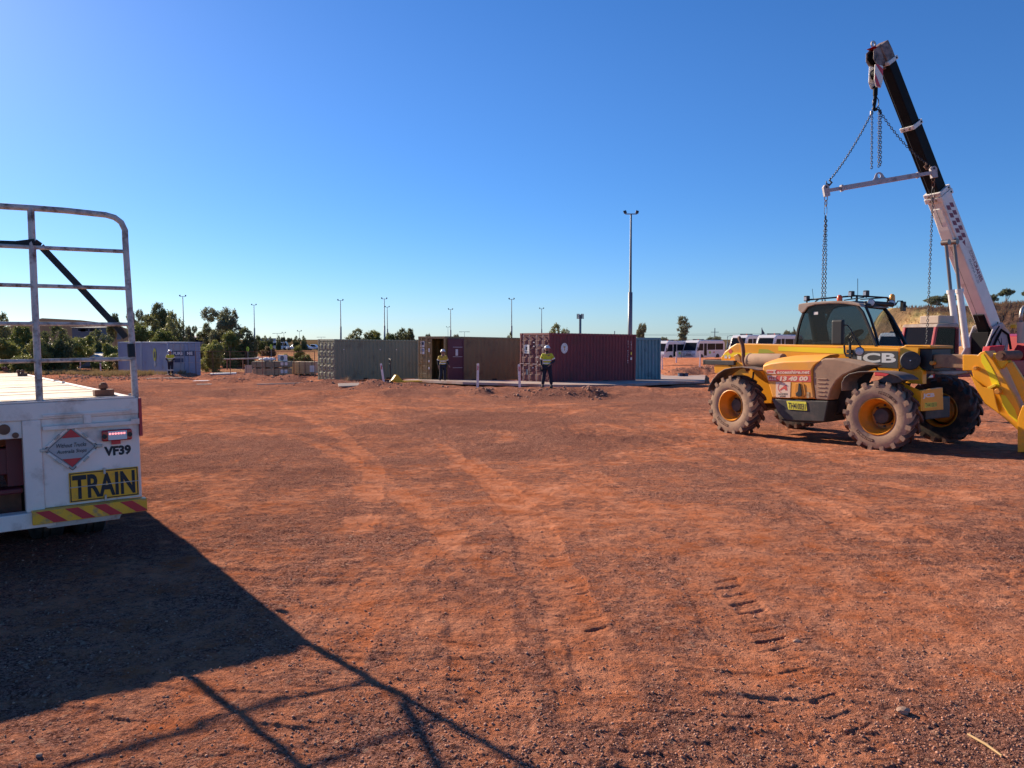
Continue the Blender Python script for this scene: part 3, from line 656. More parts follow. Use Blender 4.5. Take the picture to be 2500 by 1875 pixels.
text('number_lettering', 'VF39', (v0.x, 0.0112, TR(290, 1112).z), (1, 0, 0), (0, 0, 1), v1.x - v0.x, TR(290, 1088).z - TR(290, 1112).z, 'ink', trailer, bold=0.05)
# diamond placard and its slotted frame
cx_, cz_ = TR(175, 1094).x, TR(175, 1094).z; rr = (TR(248, 1094).x - TR(103, 1094).x) / 2
hv = (TR(175, 1037).z - TR(175, 1153).z) / 2
m = MB()
def dia(s_, t=0.0): return [(cx_ - rr * s_, cz_), (cx_, cz_ - hv * s_ * 1.0), (cx_ + rr * s_, cz_), (cx_, cz_ + hv * s_)]
m.prism(dia(0.90), 0.004, 0.0115); placard = m.build('placard', 'placard_grey', trailer)
m = MB()
for (a, b) in (((-1, 0), (0, 1)), ((0, 1), (1, 0)), ((1, 0), (0, -1)), ((0, -1), (-1, 0))):
    ax, az, bx_, bz_ = a[0] * rr, a[1] * hv, b[0] * rr, b[1] * hv
    k = 0.14; p = [(cx_ + ax + (bx_ - ax) * k, cz_ + az + (bz_ - az) * k), (cx_ + bx_ + (ax - bx_) * k, cz_ + bz_ + (az - bz_) * k)]
    q = [(cx_ + (p[1][0] - cx_) * .86, cz_ + (p[1][1] - cz_) * .86), (cx_ + (p[0][0] - cx_) * .86, cz_ + (p[0][1] - cz_) * .86)]
    m.prism(p + q, -0.006, 0.0112)
m.build('placard_frame', 'trailer_white', trailer, bevel=0.003)
m = MB()
for s_, th in ((0.93, 0.014), (0.80, 0.007)):
    for (a, b) in (((-1, 0), (0, 1)), ((0, 1), (1, 0)), ((1, 0), (0, -1)), ((0, -1), (-1, 0))):
        pa = Vector((cx_ + a[0] * rr * s_, -0.000, cz_ + a[1] * hv * s_)); pb = Vector((cx_ + b[0] * rr * s_, -0.000, cz_ + b[1] * hv * s_))
        dd = (pb - pa).normalized(); nn = Vector((-dd.z, 0, dd.x)) * th / 6
        m.prism([((pa + nn).x, (pa + nn).z), ((pb + nn).x, (pb + nn).z), ((pb - nn).x, (pb - nn).z), ((pa - nn).x, (pa - nn).z)], 0.0005, 0.0035)
m.build('line_border', 'grey_dark', placard)
m = MB(); s_ = 0.80
for sg in (1, -1): m = MB(); m.prism([(cx_, cz_ + sg * hv * s_), (cx_ - rr * .33, cz_ + sg * hv * .44), (cx_ + rr * .33, cz_ + sg * hv * .44)], 0.002, 0.0035); m.build('red_triangle', 'sign_red', placard)
for sx in (-1, 1):
    for sz_ in (-1, 1):
        m = MB(); m.box((cx_ + sx * rr * .47, -0.010, cz_ + sz_ * hv * .50), (0.05, 0.008, 0.016), Matrix.Rotation(R(45 * sx * sz_), 3, 'Y')); m.build('clip', 'steel', placard, bevel=0.003)
for dx_ in (1, -1): m = MB(); m.box((cx_ + dx_ * rr * .93, -0.004, cz_), (0.05, 0.012, 0.022)); m.build('clip', 'steel', placard, bevel=0.003)
tw_, th_ = rr * 1.02, hv * .155
text('lettering', 'Without Trucks', (cx_ - tw_ / 2, 0.0035, cz_ + hv * .04), (1, 0, 0), (0, 0, 1), tw_, th_ * 1.15, 'ink', placard, shear=0.25, bold=0.006)
text('lettering', 'Australia Stops', (cx_ - tw_ / 2, 0.0035, cz_ - hv * .25), (1, 0, 0), (0, 0, 1), tw_, th_ * 1.3, 'ink', placard, shear=0.25, bold=0.006)
# wheels under the deck
def dual_tyre(x, y):
    mm = MB(); r = 0.50; wd = 0.27
    mm.lathe([(-wd / 2, r * .56), (-wd / 2, r * .82), (-wd * .43, r * .95), (-wd * .36, r), (-wd * .20, r), (-wd * .19, r - .012), (-wd * .16, r - .012), (-wd * .15, r), (wd * .0, r), (wd * .01, r - .012), (wd * .04, r - .012), (wd * .05, r), (wd * .36, r), (wd * .43, r * .95), (wd / 2, r * .82), (wd / 2, r * .56)], (0, 0, 0), (1, 0, 0), 36)
    e = MB.build(mm, 'wheel', 'tyre', trailer, smooth=True, auto=35); e.location = (x, y, float(0.5 - 0.02 * y - 0.0))
    rm = MB(); rm.lathe([(-.1, r * .56), (-.06, r * .5), (-.02, r * .2), (.06, r * .2), (.06, r * .5), (.1, r * .56)], (0, 0, 0), (1, 0, 0), 20); rm.build('rim', 'steel', e, smooth=True, auto=30)
for y in (1.45, 2.72, 3.99):
    for x in (-0.22, -0.55, -1.95, -2.28): dual_tyre(x, y)
# gate: tubular headboard standing on the rear edge, leaning slightly forward
LEAN = 0.10
def GT(px, py):
    o = TMX @ Vector((0, 0.03, D)); nn = (tw * 1.0 - tz * LEAN).normalized(); return TINV @ on_plane(px, py, o, nn)
zt = GT(250, 522).z; xr = GT(327, 880).x; topr = GT(270, 540)
xr_t = GT(309, 620).x
gate = trailer
def gp(px, py): v = GT(px, py); return v
rad = 0.022
def bar(pts, r, nm): mm = MB(); mm.tube(pts, r, 10); return mm.build(nm, 'gate_paint', trailer, smooth=True, auto=45)
b0 = GT(331, 968); c1, c2 = GT(306, 580), GT(262, 524)
arc = []
cc = [GT(306, 590), GT(305, 562), GT(296, 543), GT(280, 531), GT(258, 524.5)]
left_top = GT(-420, 478)
bar([b0 + Vector((0, 0, -0.01))] + [GT(331 - (331 - 306) * t, 968 - (968 - 590) * t) for t in (.25, .5, .75)] + cc + [GT(160, 514), GT(80, 508), left_top], 0.0235, 'gate_frame')
bar([GT(75, 508), GT(85, 740), GT(97, 982)], 0.024, 'gate_post')
bar([GT(-330, 486), GT(-300, 1010)], 0.024, 'gate_post')
for (a, b) in (((-330, 585), (303, 614)), ((-330, 686), (308, 704)), ((-330, 788), (315, 792)), ((-330, 890), (320, 876)), ((-330, 1000), (325, 970))):
    bar([GT(*a), GT(*b)], 0.0155, 'gate_rail')
m = MB()                                              # red-brown stay behind the corner post
m.box((-0.055 + 0.045, 0.14, D + 0.16), (0.02, 0.04, 0.34)); m.build('stake', 'rusty', trailer)
# container locks on the deck
def lock(px, py, s_=1.0, double=False):
    g = TINV @ on_plane(px, py, tO + tz * (D + 0.0), tz); mm = MB()
    mm.box((g.x, g.y, D + 0.026 * s_), (0.145 * s_, 0.12 * s_, 0.052 * s_)); o = mm.build('lock_block', 'rusty', trailer, bevel=0.004)
    for k in ((0, -0.05) if double else (0,)):
        mm = MB(); mm.lathe([(0, .02), (.012, .034), (.04, .034), (.058, .018), (.06, .001)], (g.x + k * 1.1, g.y - k * .9, D + 0.052 * s_), (0, 0, 1), 8); mm.build('lock_head', 'rusty', o)
lock(253, 966); lock(55, 918, 1.0, True); lock(14, 905, .8, True)
m = MB(); g = TINV @ on_plane(137, 931, tO + tz * D, tz); m.box((g.x, g.y, D + .01), (.06, .03, .02)); m.build('cleat', 'steel', trailer); m = MB(); g = TINV @ on_plane(155, 936, tO + tz * D, tz); m.box((g.x, g.y, D + .012), (.03, .05, .03)); m.build('cleat', 'steel', trailer)
m = MB(); g = TINV @ on_plane(310, 938, tO + tw * 0.6, tw); m.lathe([(0, .03), (.05, .03), (.06, .02)], (0.04, 0.6, D - 0.02), (1, 0.3, 0), 12); m.build('side_marker', 'steel', trailer)
# black ratchet strap over the gate
m = MB()
def off(v, dy): return Vector((v.x, v.y + dy, v.z))
def ribbon(pts, wd, mm):
    for i in range(len(pts) - 1):
        a, b = pts[i], pts[i + 1]; d = (b - a).normalized(); up = Vector((0, 1, 0)).cross(d).normalized() * wd / 2; th = Vector((0, .0025, 0))
        mm.add([a - up - th, b - up - th, b + up - th, a + up - th, a - up + th, b - up + th, b + up + th, a + up + th], [(0, 1, 2, 3), (7, 6, 5, 4), (0, 4, 5, 1), (1, 5, 6, 2), (2, 6, 7, 3), (3, 7, 4, 0)])
ribbon([off(GT(-300, 584), .035), off(GT(40, 595), .03), off(GT(84, 592), -.03), off(GT(100, 600), .02), off(GT(200, 703), .05), off(GT(290, 800), .045), off(GT(309, 824), .03)], 0.048, m)
q0, q1 = GT(322, 872), GT(320, 840); m.lathe([(0, .0275), (.0, .029), ((q1 - q0).length, .029), ((q1 - q0).length, .0275)], q0, q1 - q0, 12)
strap = thing('lashing_strap', 'black webbing strap running diagonally across the trailer gate', 'strap', mx=TMX)
m.build('webbing', 'strap', strap)

# ---------------------------------------------------------------- telehandler
TH = Vector((6.877, 15.93)); hu = Vector((0.559, -0.829)); hu.normalize()
hz = float(terr(6.45, 15.8)); HU = Vector((hu.x, hu.y, 0.0)); HV = Vector((-hu.y, hu.x, 0))
slope = (float(terr(*(TH + hu * 1.45))) - float(terr(*(TH - hu * 1.45)))) / 2.9
HU = Vector((hu.x, hu.y, slope)).normalized(); HZ = HU.cross(HV).normalized()
HO = Vector((TH.x, TH.y, hz))
HMX = Matrix(((HU.x, HV.x, HZ.x, HO.x), (HU.y, HV.y, HZ.y, HO.y), (HU.z, HV.z, HZ.z, HO.z), (0, 0, 0, 1))); HINV = HMX.inverted()
def TL(px, py, Y): v = HINV @ on_plane(px, py, HO + HV * Y, HV); return (v.x, v.z)
def TF(px, py, X): v = HINV @ on_plane(px, py, HO + HU * X, HU); return (v.y, v.z)
tele = thing('telehandler', 'dusty yellow telehandler with dark cab and big lugged tyres', 'telehandler', mx=HMX)
RT = 0.66
def ag_tyre(name, parent, c, yaw, side, dusty):
    e = bpy.data.objects.new('wheel', None); COL.objects.link(e); e.parent = parent; e.location = c; e.rotation_euler = (0, 0, yaw)
    wd = 0.44; r = RT - 0.055; mm = MB()
    prof = [(-wd / 2 * .86, .33), (-wd / 2, .40), (-wd / 2, r * .86), (-wd / 2 * .93, r * .965), (-wd / 2 * .6, r), (wd / 2 * .6, r), (wd / 2 * .93, r * .965), (wd / 2, r * .86), (wd / 2, .40), (wd / 2 * .86, .33)]
    mm.lathe(prof, (0, 0, 0), (0, 1, 0), 48, cap=False)
    ty = mm.build('tyre', 'tyre_dusty' if dusty else 'tyre', None, smooth=True, auto=35); ty.parent = e
    lg = MB(); n = 17
    for i in range(n):
        for sd in (-1, 1):
            a0 = 2 * math.pi * (i + (0.5 if sd > 0 else 0)) / n; secs = []
            for q in range(6):
                t = q / 5; y = sd * (wd / 2 * (1.015 - 1.06 * t)); a = a0 - 0.30 * t; lw = 0.042 - 0.008 * t
                rb = r * (0.90 if q == 0 else 0.985); rt = RT * (1.0 if 0 < q else 0.965) - 0.004 * (1 - t)
                def pt(ang, rad_, yy): return Vector((math.sin(ang) * rad_, yy, math.cos(ang) * rad_))
                dw = lw / RT
                secs.append([pt(a - dw * 1.25, rb, y), pt(a + dw * 1.25, rb, y), pt(a + dw, rt, y), pt(a - dw, rt, y)])
            lg.loft(secs)
            secs = []                                    # shoulder of the lug running down the sidewall
            for rd, dw2 in ((RT * .972, .036), (RT * .86, .030)):
                secs.append([Vector((math.sin(a0 + k2) * rd, sd * yy, math.cos(a0 + k2) * rd)) for k2, yy in ((-dw2 / RT, wd / 2 * .9), (dw2 / RT, wd / 2 * .9), (dw2 / RT, wd / 2 * (1.025 if rd > .55 else 1.0)), (-dw2 / RT, wd / 2 * (1.025 if rd > .55 else 1.0)))])
            lg.loft(secs)
    lugs = lg.build('tread', 'tread_dusty', None); lugs.parent = ty
    lugs.data.materials.append(M['tyre_dusty'])
    if dusty:                                            # outer ends of the lugs carry the same pale dust as the sidewall
        for p in lugs.data.polygons:
            c_ = p.center
            if side * c_.y < -wd * .455: p.material_index = 1
    rm = MB(); s = side
    # deep dished rim opening outward (outward = -s*Y)
    o = -s
    rm.lathe([(o * wd * .47, .345), (o * wd * .47, .325), (o * .16, .312), (o * .06, .27), (o * .05, .262), (o * .0, .255), (o * -.01, .25), (o * -.10, .235), (o * -.12, .19), (o * -.12, .02)], (0, 0, 0), (0, 1, 0), 40, cap=False)
    rm.lathe([(-o * wd * .47, .345), (-o * wd * .47, .325), (-o * .1, .31), (-o * .0, .30)], (0, 0, 0), (0, 1, 0), 40, cap=False)
    ri = rm.build('rim', 'rim_orange', None, smooth=True, auto=35); ri.parent = e
    sd_ = ri.modifiers.new('solid', 'SOLIDIFY'); sd_.thickness = 0.006
    hb = MB(); hb.lathe([(o * -.12, .15), (o * .0, .15), (o * .03, .13), (o * .035, .01)], (0, 0, 0), (0, 1, 0), 24)
    for k in range(8): a = k * math.pi / 4; hb.lathe([(o * -.118, .02), (o * -.085, .02), (o * -.084, .002)], (math.cos(a) * .195, 0, math.sin(a) * .195), (0, 1, 0), 6)
    hbo = hb.build('hub', 'tank_black', None, auto=35); hbo.parent = ri
    if dusty:                                            # moulded sidewall lettering panels
        for word, mid in ((('Power CL', 0.5), ('400/80-24', math.pi + .5))[0], (('Power CL', 0.5), ('400/80-24', math.pi + .5))[1]):
            nn_ = len(word); bg_ = MB(); ra, rbx = 0.42, 0.475; k0 = mid - .42; ring_a, ring_b = [], []
            for q in range(13):
                a = k0 + .84 * q / 12
                ring_a.append(Vector((math.sin(a) * ra, o * (wd / 2 + .0025), math.cos(a) * ra))); ring_b.append(Vector((math.sin(a) * rbx, o * (wd / 2 + .0025), math.cos(a) * rbx)))
            for q in range(12): bg_.add([ring_a[q], ring_a[q + 1], ring_b[q + 1], ring_b[q]], [(0, 1, 2, 3)])
            t_ = bg_.build('sidewall_band', 'tread_dusty', None); t_.parent = ty
            for q, ch in enumerate(word):
                if ch == ' ': continue
                a = k0 + .04 + .76 * (q + .5) / nn_; rv = Vector((math.sin(a), 0, math.cos(a))); tv = Vector((math.cos(a), 0, -math.sin(a)))
                if o > 0: tv = -tv
                oo = rv * (ra + .008) + Vector((0, o * (wd / 2 + .004), 0)) - tv * .019
                text('sidewall_letter', ch, oo, tv, rv, .036, .038, 'tyre_dusty', t_, bold=0.02, depth=0.0006)
    return e
HWD = 1.30 - 0.22
fx, fz = TL(2137, 1023, -1.30); rx_, rz_ = TL(1783, 993, -1.30)
XF, XR = fx, rx_
ag_tyre('w', tele, (XF, -HWD, RT - 0.03), R(4), 1, True)
ag_tyre('w', tele, (XR, -HWD, RT - 0.03), R(-3), 1, True)
ag_tyre('w', tele, (XF + 0.0, HWD + 0.05, RT - 0.02), R(3), -1, False)
ag_tyre('w', tele, (XR, HWD, RT - 0.02), R(-3), -1, False)
def poly(pts, Y): return [TL(px, py, Y) for px, py in pts]
def tp(name, pts, Y0, Y1, m, parent=None, bevel=0.012, seg=2):
    mm = MB(); mm.prism(poly(pts, Y0), Y0, Y1); return mm.build(name, m, parent or tele, bevel=bevel, seg=seg)
YP, YB = -1.17, -0.34                                   # engine pod face, boom face
# chassis and axles
m = MB(); m.bb(XR - 0.55, XF + 0.45, -0.42, 0.46, 0.55, 0.95); m.bb(XR - 0.2, XR + 0.4, -0.42, 0.42, 0.9, 1.25)
m.build('chassis', 'tank_black', tele, bevel=0.02)
for X in (XF, XR):
    m = MB(); m.tube([(X, -HWD + .1, RT), (X, HWD - .1, RT)], 0.10, 12); m.lathe([(-.2, .1), (-.12, .2), (.12, .2), (.2, .1)], (X, 0, RT), (0, 1, 0), 16)
    m.build('axle', 'tank_black', tele, smooth=True, auto=40)
# boom outer section, from the rear pivot to the front block
top = [(1797, 838.5), (1930, 842), (2060, 844.5), (2196, 850)]
tp('boom', [(1760, 872), (1770, 858), (1786, 845), (1797, 838.5), (1930, 841.5), (2060, 844.5), (2196, 850), (2196, 912), (2060, 905), (1960, 900), (1850, 900), (1800, 905), (1762, 892)], YB, 0.12, 'jcb_yellow', bevel=0.02)
m = MB(); m.prism(poly([(1762, 869), (1776, 860), (1852, 862.3), (1848, 871.5), (1767, 871)], YB - .004), YB - .004, YB - .001); m.prism(poly([(1900, 846), (2060, 850.5), (2060, 864), (1900, 856.5)], YB - .004), YB - .004, YB - .001)
m.build('reflective_band', 'reflective', tele)
m = MB(); m.prism(poly([(1853, 852), (1875, 853), (1892, 861.5), (1851, 863)], YB - .004), YB - .004, YB - .001); m.build('reflective_band', 'reflective_green', tele)
m = MB(); m.prism(poly([(2081, 856.5), (2193, 857.5), (2191, 899), (2078, 893)], YB - .006), YB - .006, YB - .001); pn = m.build('logo_panel', 'grey_dark', tele)
a = TL(2084, 890, YB - .006); b = TL(2188, 860.5, YB - .006)
text('lettering', 'JCB', (a[0], YB - .006, a[1] - .01), (1, 0, 0), (0, 0, 1), b[0] - a[0], b[1] - a[1], 'white_ink', pn, bold=0.035)
m = MB(); m.lathe([(0, .055), (.002, .055)], (TL(1783.5, 858, YB - .001)[0], YB - .003, TL(1783.5, 858, YB)[1]), (0, -1, 0), 18); e0 = m.build('round_decal', 'sticker_red', tele)
m = MB(); m.prism(poly([(1769, 866.5), (1775, 866.5), (1775, 875), (1769, 875)], YB - .003), YB - .004, YB - .001); m.prism(poly([(1779, 867), (1783, 867), (1783, 875), (1779, 875)], YB - .003), YB - .004, YB - .001); m.build('warning_decal', 'white_ink', tele)
# rear tower, hitch bar, tail
tp('rear_tower', [(1762, 885), (1800, 884), (1850, 900), (1888, 945), (1884, 985), (1830, 985), (1800, 930), (1775, 905)], -0.55, 0.45, 'jcb_yellow')
m = MB(); x0, z0 = TL(1726, 886, -.5); x1, z1 = TL(1800, 884, -.5)
m.bb(x0, x1, -.62, -.50, z1 - .07, z1 + .035); m.bb(x0 - .02, x0 + .06, -.62, .5, z1 - .07, z1 + .05); m.build('rear_bar', 'tank_black', tele, bevel=0.01)
tp('rear_block', [(1743, 892), (1776, 890), (1790, 900), (1786, 915), (1745, 911)], -0.6, 0.3, 'jcb_yellow')
tp('rear_bracket', [(1796, 868), (1806, 864), (1812, 872), (1816, 890), (1809, 905), (1798, 895), (1801, 885)], -0.40, -0.48, 'rim_orange')
# exhaust stack and air cleaner
m = MB(); pts = [TL(x, y, -.62) for x, y in ((1827, 905), (1819, 893), (1815, 880), (1815, 858), (1813, 842), (1806, 828), (1804, 822))]
m.tube([(x, -.62, z) for x, z in pts], [.045, .045, .042, .042, .042, .04, .036], 14); m.build('exhaust_pipe', 'rusty', tele, smooth=True)
xa, za = TL(1827, 881, -.75); xb, zb_ = TL(1893, 879, -.75)
m = MB(); m.lathe([(0, .05), (.0, .135), (.03, .15), (xb - xa + .2, .15)], (xa, -.75, (za + zb_) / 2), (1, 0, 0), 28); m.lathe([(-.01, .157), (.02, .157)], (xa + .05, -.75, (za + zb_) / 2), (1, 0, 0), 28)
m.build('air_cleaner', 'vent_dusty', tele, smooth=True, auto=35)
# engine pod: bulging orange cover with sloping top
fr = [(1859, 891), (1866, 880), (1880, 873), (1895, 868.5), (1907, 860), (1925, 858.5), (1950, 859), (1978, 864), (2005, 868), (2031, 873)]
rings = []
side_o = poly([(1884.5, 972), (1880, 955), (1872, 928), (1860, 902), (1861, 890), (1880, 884), (1915, 879), (1960, 878), (2005, 877), (1989, 890), (1983, 903), (1983, 930), (1989, 974.5)], YP)
inner = poly([(1884.5, 972), (1880, 955), (1872, 928), (1860, 902), (1861, 890), (1880, 884), (1915, 879), (1960, 878), (2005, 877), (1989, 890), (1983, 903), (1983, 930), (1989, 974.5)], YP)
cxm = sum(p[0] for p in side_o) / len(side_o); czm = sum(p[1] for p in side_o) / len(side_o)
def ringf(Y, k, dz): return [Vector((cxm + (x - cxm) * k, Y, czm + (z - czm) * k + (dz if z > czm + .15 else 0))) for x, z in side_o]
m = MB(); m.loft([ringf(YP + .0, .965, -.025), ringf(YP + .03, .99, -.01), ringf(YP + .09, 1.0, .03), ringf(YP + .32, 1.0, .085), ringf(YP + .58, .99, .10), ringf(YP + .68, .97, .07)])
cover = m.build('engine_cover', 'jcb_cover', tele, bevel=0.02, seg=3); cover.data.polygons.foreach_set('use_smooth', [True] * len(cover.data.polygons)); cover.data.set_sharp_from_angle(angle=R(50))
# dusty vent panel and dark side behind the orange cover
vs_o = poly([(1990, 975), (1984, 930), (1984, 903), (1990, 889), (2008, 876.5), (2035, 876), (2075, 884), (2112, 893), (2085, 903), (2056, 916), (2040, 930), (2028, 950), (2020, 977)], YP)
m = MB(); m.loft([[Vector((x, YP + .015, z)) for x, z in vs_o], [Vector((x, YP + .10, z + (.015 if z > 1.5 else 0))) for x, z in vs_o], [Vector((x, YP + .62, z + (.0 if z > 1.5 else 0))) for x, z in vs_o]])
vent = m.build('vent_panel', 'vent_dusty', tele, bevel=0.02, seg=2)
m = MB()
for k in range(5):
    yv = 925 + k * 10; a = TL(1995, yv, YP); b = TL(2018 - k * 1.0, yv + 2, YP); m.bb(a[0], b[0], YP + .004, YP + .02, a[1] - .012, a[1] + .012)
m.build('louvre', 'vent_dusty', vent, bevel=0.006)
# tank / step box below
tp('fuel_tank', [(1883, 973.5), (2022, 979), (2012, 1030), (1925, 1027), (1912, 1022), (1898, 1006), (1890, 990)], YP + .01, -.45, 'tank_black', bevel=0.02, seg=3)
tp('step_base', [(1905, 1023), (2010, 1030), (1985, 1034), (1915, 1028)], YP + .10, -.5, 'black', bevel=.004)
m = MB(); m.prism(poly([(2022, 975), (2060, 915), (2105, 908), (2090, 940), (2060, 1000), (2014, 1030)], YP + .35), YP + .35, -.4); m.build('inner_guard', 'black', tele)
m = MB(); pa = poly([(1920.5, 978.6), (1968.5, 981.2), (1971, 1002.5), (1925, 999.5)], YP + .006); m.prism(pa, YP - .002, YP + .008); pl = m.build('registration_plate', 'plate_yellow', tele, bevel=.002)
a = TL(1924.5, 998, YP); b = TL(1967, 982, YP)
text('lettering', 'TH410031', (a[0], YP - .003, a[1] + .005), (1, 0, -0.01), (0, 0, 1), b[0] - a[0], (b[1] - a[1]) * .80, 'ink', pl, bold=0.02)
# stickers on the cover: set just proud of it
def stick(name, pts, m_, dy=.002): mm = MB(); mm.prism(poly(pts, YP), YP - dy - .003, YP - dy); return mm.build(name, m_, tele)
def words(s, px0, py0, px1, py1, m_, par, bold=.03, shear=0, dy=.0055):
    a = TL(px0, py1, YP); b = TL(px1, py0, YP); c = TL(px1, py1, YP); sl = (c[1] - a[1]) / (c[0] - a[0])
    return text('lettering', s, (a[0], YP - dy, a[1]), (1, 0, sl), (0, 0, 1), b[0] - a[0], b[1] - c[1], m_, par, bold=bold, shear=shear)
s1 = stick('web_sticker', [(1871.5, 902), (1979, 903.5), (1979.5, 914.5), (1872.5, 913)], 'sticker_red')
s1b = stick('pale_tab', [(1872, 902.8), (1896, 903), (1892, 908), (1895.5, 913), (1873, 912.6)], 'sticker_pale', .0055); s1b.parent = s1
words('www', 1873.5, 905, 1890, 911, 'sticker_red', s1, .04, .3, .009); words('accesshire.net', 1897.5, 904.2, 1977, 912.5, 'sticker_pale', s1, .035, .1)
s2 = stick('phone_sticker', [(1873.5, 916), (1980, 917.3), (1980.5, 932.8), (1876, 930.5)], 'sticker_red')
s2b = stick('pale_tab', [(1874, 917), (1897, 917.2), (1893, 922.5), (1896.5, 928), (1876, 927.5)], 'sticker_pale', .0055); s2b.parent = s2
words('PH', 1877, 919, 1892, 926.5, 'sticker_red', s2, .05, .1, .009); words('13 40 00', 1904, 918.5, 1973, 930, 'sticker_pale', s2, .06, .15)
s3 = stick('logo_sticker', [(1894.5, 932.5), (1930.5, 933), (1929, 971), (1894.5, 969.5)], 'sticker_pale')
words('A', 1902, 940, 1922.5, 953, 'sticker_red', s3, .05, .35); words('ACCESS', 1899.5, 960, 1923.5, 964, 'ink', s3, .03, .1); words('HIRE', 1904, 965.5, 1918.5, 969.2, 'ink', s3, .03, .1)
m = MB(); c_ = TL(1911, 946.5, YP)
for q in range(16):
    a0 = R(60 + q * 15); a1 = R(60 + (q + 1) * 15); r1, r2 = .100, .112
    if q < 13: m.add([(c_[0] + math.cos(a) * r, YP - .007, c_[1] + math.sin(a) * r * 1.0) for a, r in ((a0, r1), (a1, r1), (a1, r2), (a0, r2))], [(0, 1, 2, 3)])
m.build('ring_mark', 'sticker_red', s3)
m = MB(); m.prism(poly([(1943, 936), (1958, 934), (1964, 938), (1967, 962), (1963, 971), (1944, 970), (1940, 962)], YP), YP - .010, YP - .002); lk = m.build('lock_recess', 'rim_orange', tele, bevel=.006)
m = MB(); m.prism(poly([(1951, 935.5), (1954, 935.5), (1957.5, 951), (1959, 962), (1957, 967.5), (1945, 967), (1944, 960), (1949, 955)], YP), YP - .022, YP - .0105); m.build('cover_latch', 'black', lk, bevel=.004)
m = MB()
for y0 in (957, 965): m.prism(poly([(1970, y0), (1976, y0), (1976, y0 + 6.5), (1970, y0 + 6.5)], YP), YP - .006, YP - .002)
m.build('small_decal', 'ochre_sheet', tele)
# mudguards
def guard(pts, w0, w1, m_, nm='mudguard'):
    a = [TL(x, y, w0) for x, y in pts]; n = len(a); mm = MB()
    def off_(k, t): 
        p, q = a[max(k - 1, 0)], a[min(k + 1, n - 1)]; d = Vector((q[0] - p[0], q[1] - p[1])).normalized(); return (a[k][0] + d.y * t, a[k][1] - d.x * t)
    rings = [[Vector((a[k][0], w0, a[k][1])), Vector((off_(k, .022)[0], w0 + .004, off_(k, .022)[1])), Vector((off_(k, .022)[0], w1, off_(k, .022)[1])), Vector((a[k][0], w1, a[k][1]))] for k in range(n)]
    mm.loft(rings); o = mm.build(nm, m_, tele, bevel=.008, auto=40); return o
guard([(2054, 954), (2054, 934), (2060, 922), (2072, 912.5), (2095, 907), (2120, 905.5), (2145, 906.5), (2170, 910), (2192, 917), (2206, 927)], -1.30, -.78, 'plastic_dusty')
guard([(1727, 955), (1731, 940), (1740, 925), (1752, 911), (1768, 901), (1788, 896.5), (1810, 895), (1832, 898), (1853, 903)], -1.30, -.78, 'plastic_dusty')
tp('guard_flap', [(2172, 912), (2206, 927), (2196, 934), (2165, 938), (2140, 930)], -1.2, -1.0, 'tank_black', bevel=.01)
# front block of the chassis with lamp, and lift cylinder
tp('front_frame', [(2196, 850), (2211, 842), (2272, 843), (2272, 851), (2243, 851), (2240, 893), (2252, 905), (2252, 938), (2211, 936), (2210, 912), (2196, 912)], YB - .03, YB + .12, 'jcb_yellow', bevel=.012)
tp('front_box', [(2211, 842.5), (2272, 844), (2272, 851), (2211, 849)], YB - .03, .45, 'rim_orange', bevel=.012)
tp('boom_cavity', [(2243, 851), (2275, 853), (2276, 905), (2243, 900)], YB + .02, .35, 'black', bevel=0)
cx2, cz2 = TL(2221, 880, YB - .05)
m = MB(); m.lathe([(0, .165), (.03, .175), (.16, .175), (.175, .16), (.175, .01)], (cx2, YB - .03, cz2), (0.55, -1, 0), 26); hb = m.build('pivot_drum', 'tank_black', tele, smooth=True, auto=35)
m = MB(); m.lathe([(0, .012), (.01, .012), (.011, .001)], (cx2 + .096, YB - .205, cz2), (0.55, -1, 0), 8); m.build('stud', 'chrome', hb)
# inner boom (dusty) and sloping nose with reflective strip
YN0, YN1 = -.26, .04
tp('inner_boom', [(2272, 866), (2290, 864.5), (2375, 866), (2392, 867), (2380, 903), (2365, 902), (2300, 897), (2275, 900)], YN0, YN1, 'boom_dusty', bevel=.018)
tp('ram', [(2245, 903), (2290, 905), (2363, 903), (2363, 911), (2330, 917), (2250, 912)], -.15, .0, 'steel', bevel=.02)
tp('boom_nose', [(2392, 861), (2386, 868), (2372, 866), (2350, 866), (2350, 905), (2372, 905), (2379, 935), (2390, 963), (2403, 985), (2440, 1012), (2470, 1037), (2484, 1050), (2496, 1048), (2496, 1012), (2476, 968), (2452, 925), (2425, 880), (2404, 856)], YN0 - .03, YN1 + .03, 'jcb_yellow', bevel=.012)
m = MB(); m.prism(poly([(2395, 866), (2401, 864), (2419, 894), (2436, 926), (2441, 944), (2424, 946), (2414, 915), (2396, 884)], YN0 - .034), YN0 - .036, YN0 - .031)
m.prism(poly([(2443, 963), (2455, 966), (2478, 1000), (2484, 1018), (2484, 1032), (2465, 1015), (2448, 990)], YN0 - .034), YN0 - .036, YN0 - .031); m.build('reflective_strip', 'reflective', tele)
tp('nose_web', [(2367, 912), (2375, 920), (2400, 945), (2425, 950), (2432, 985), (2440, 1010), (2405, 984), (2384, 950)], YN0 - .12, YN0 - .1, 'jcb_yellow', bevel=.006)
tp('nose_rib', [(2410, 945), (2428, 938), (2432, 942), (2414, 951)], YN0 - .12, YN0 - .03, 'yellow_bright', bevel=.004)
for px, py, r_ in ((2442, 955, .05), (2388, 899, .035), (2282, 886, .04)):
    x, z = TL(px, py, YN0); mm = MB(); mm.lathe([(0, r_), (.09, r_), (.1, r_ * .8), (.1, .002)], (x, YN0 - .02, z), (0, -1, 0), 16); mm.build('pivot_pin', 'rim_orange', tele, smooth=True, auto=35)
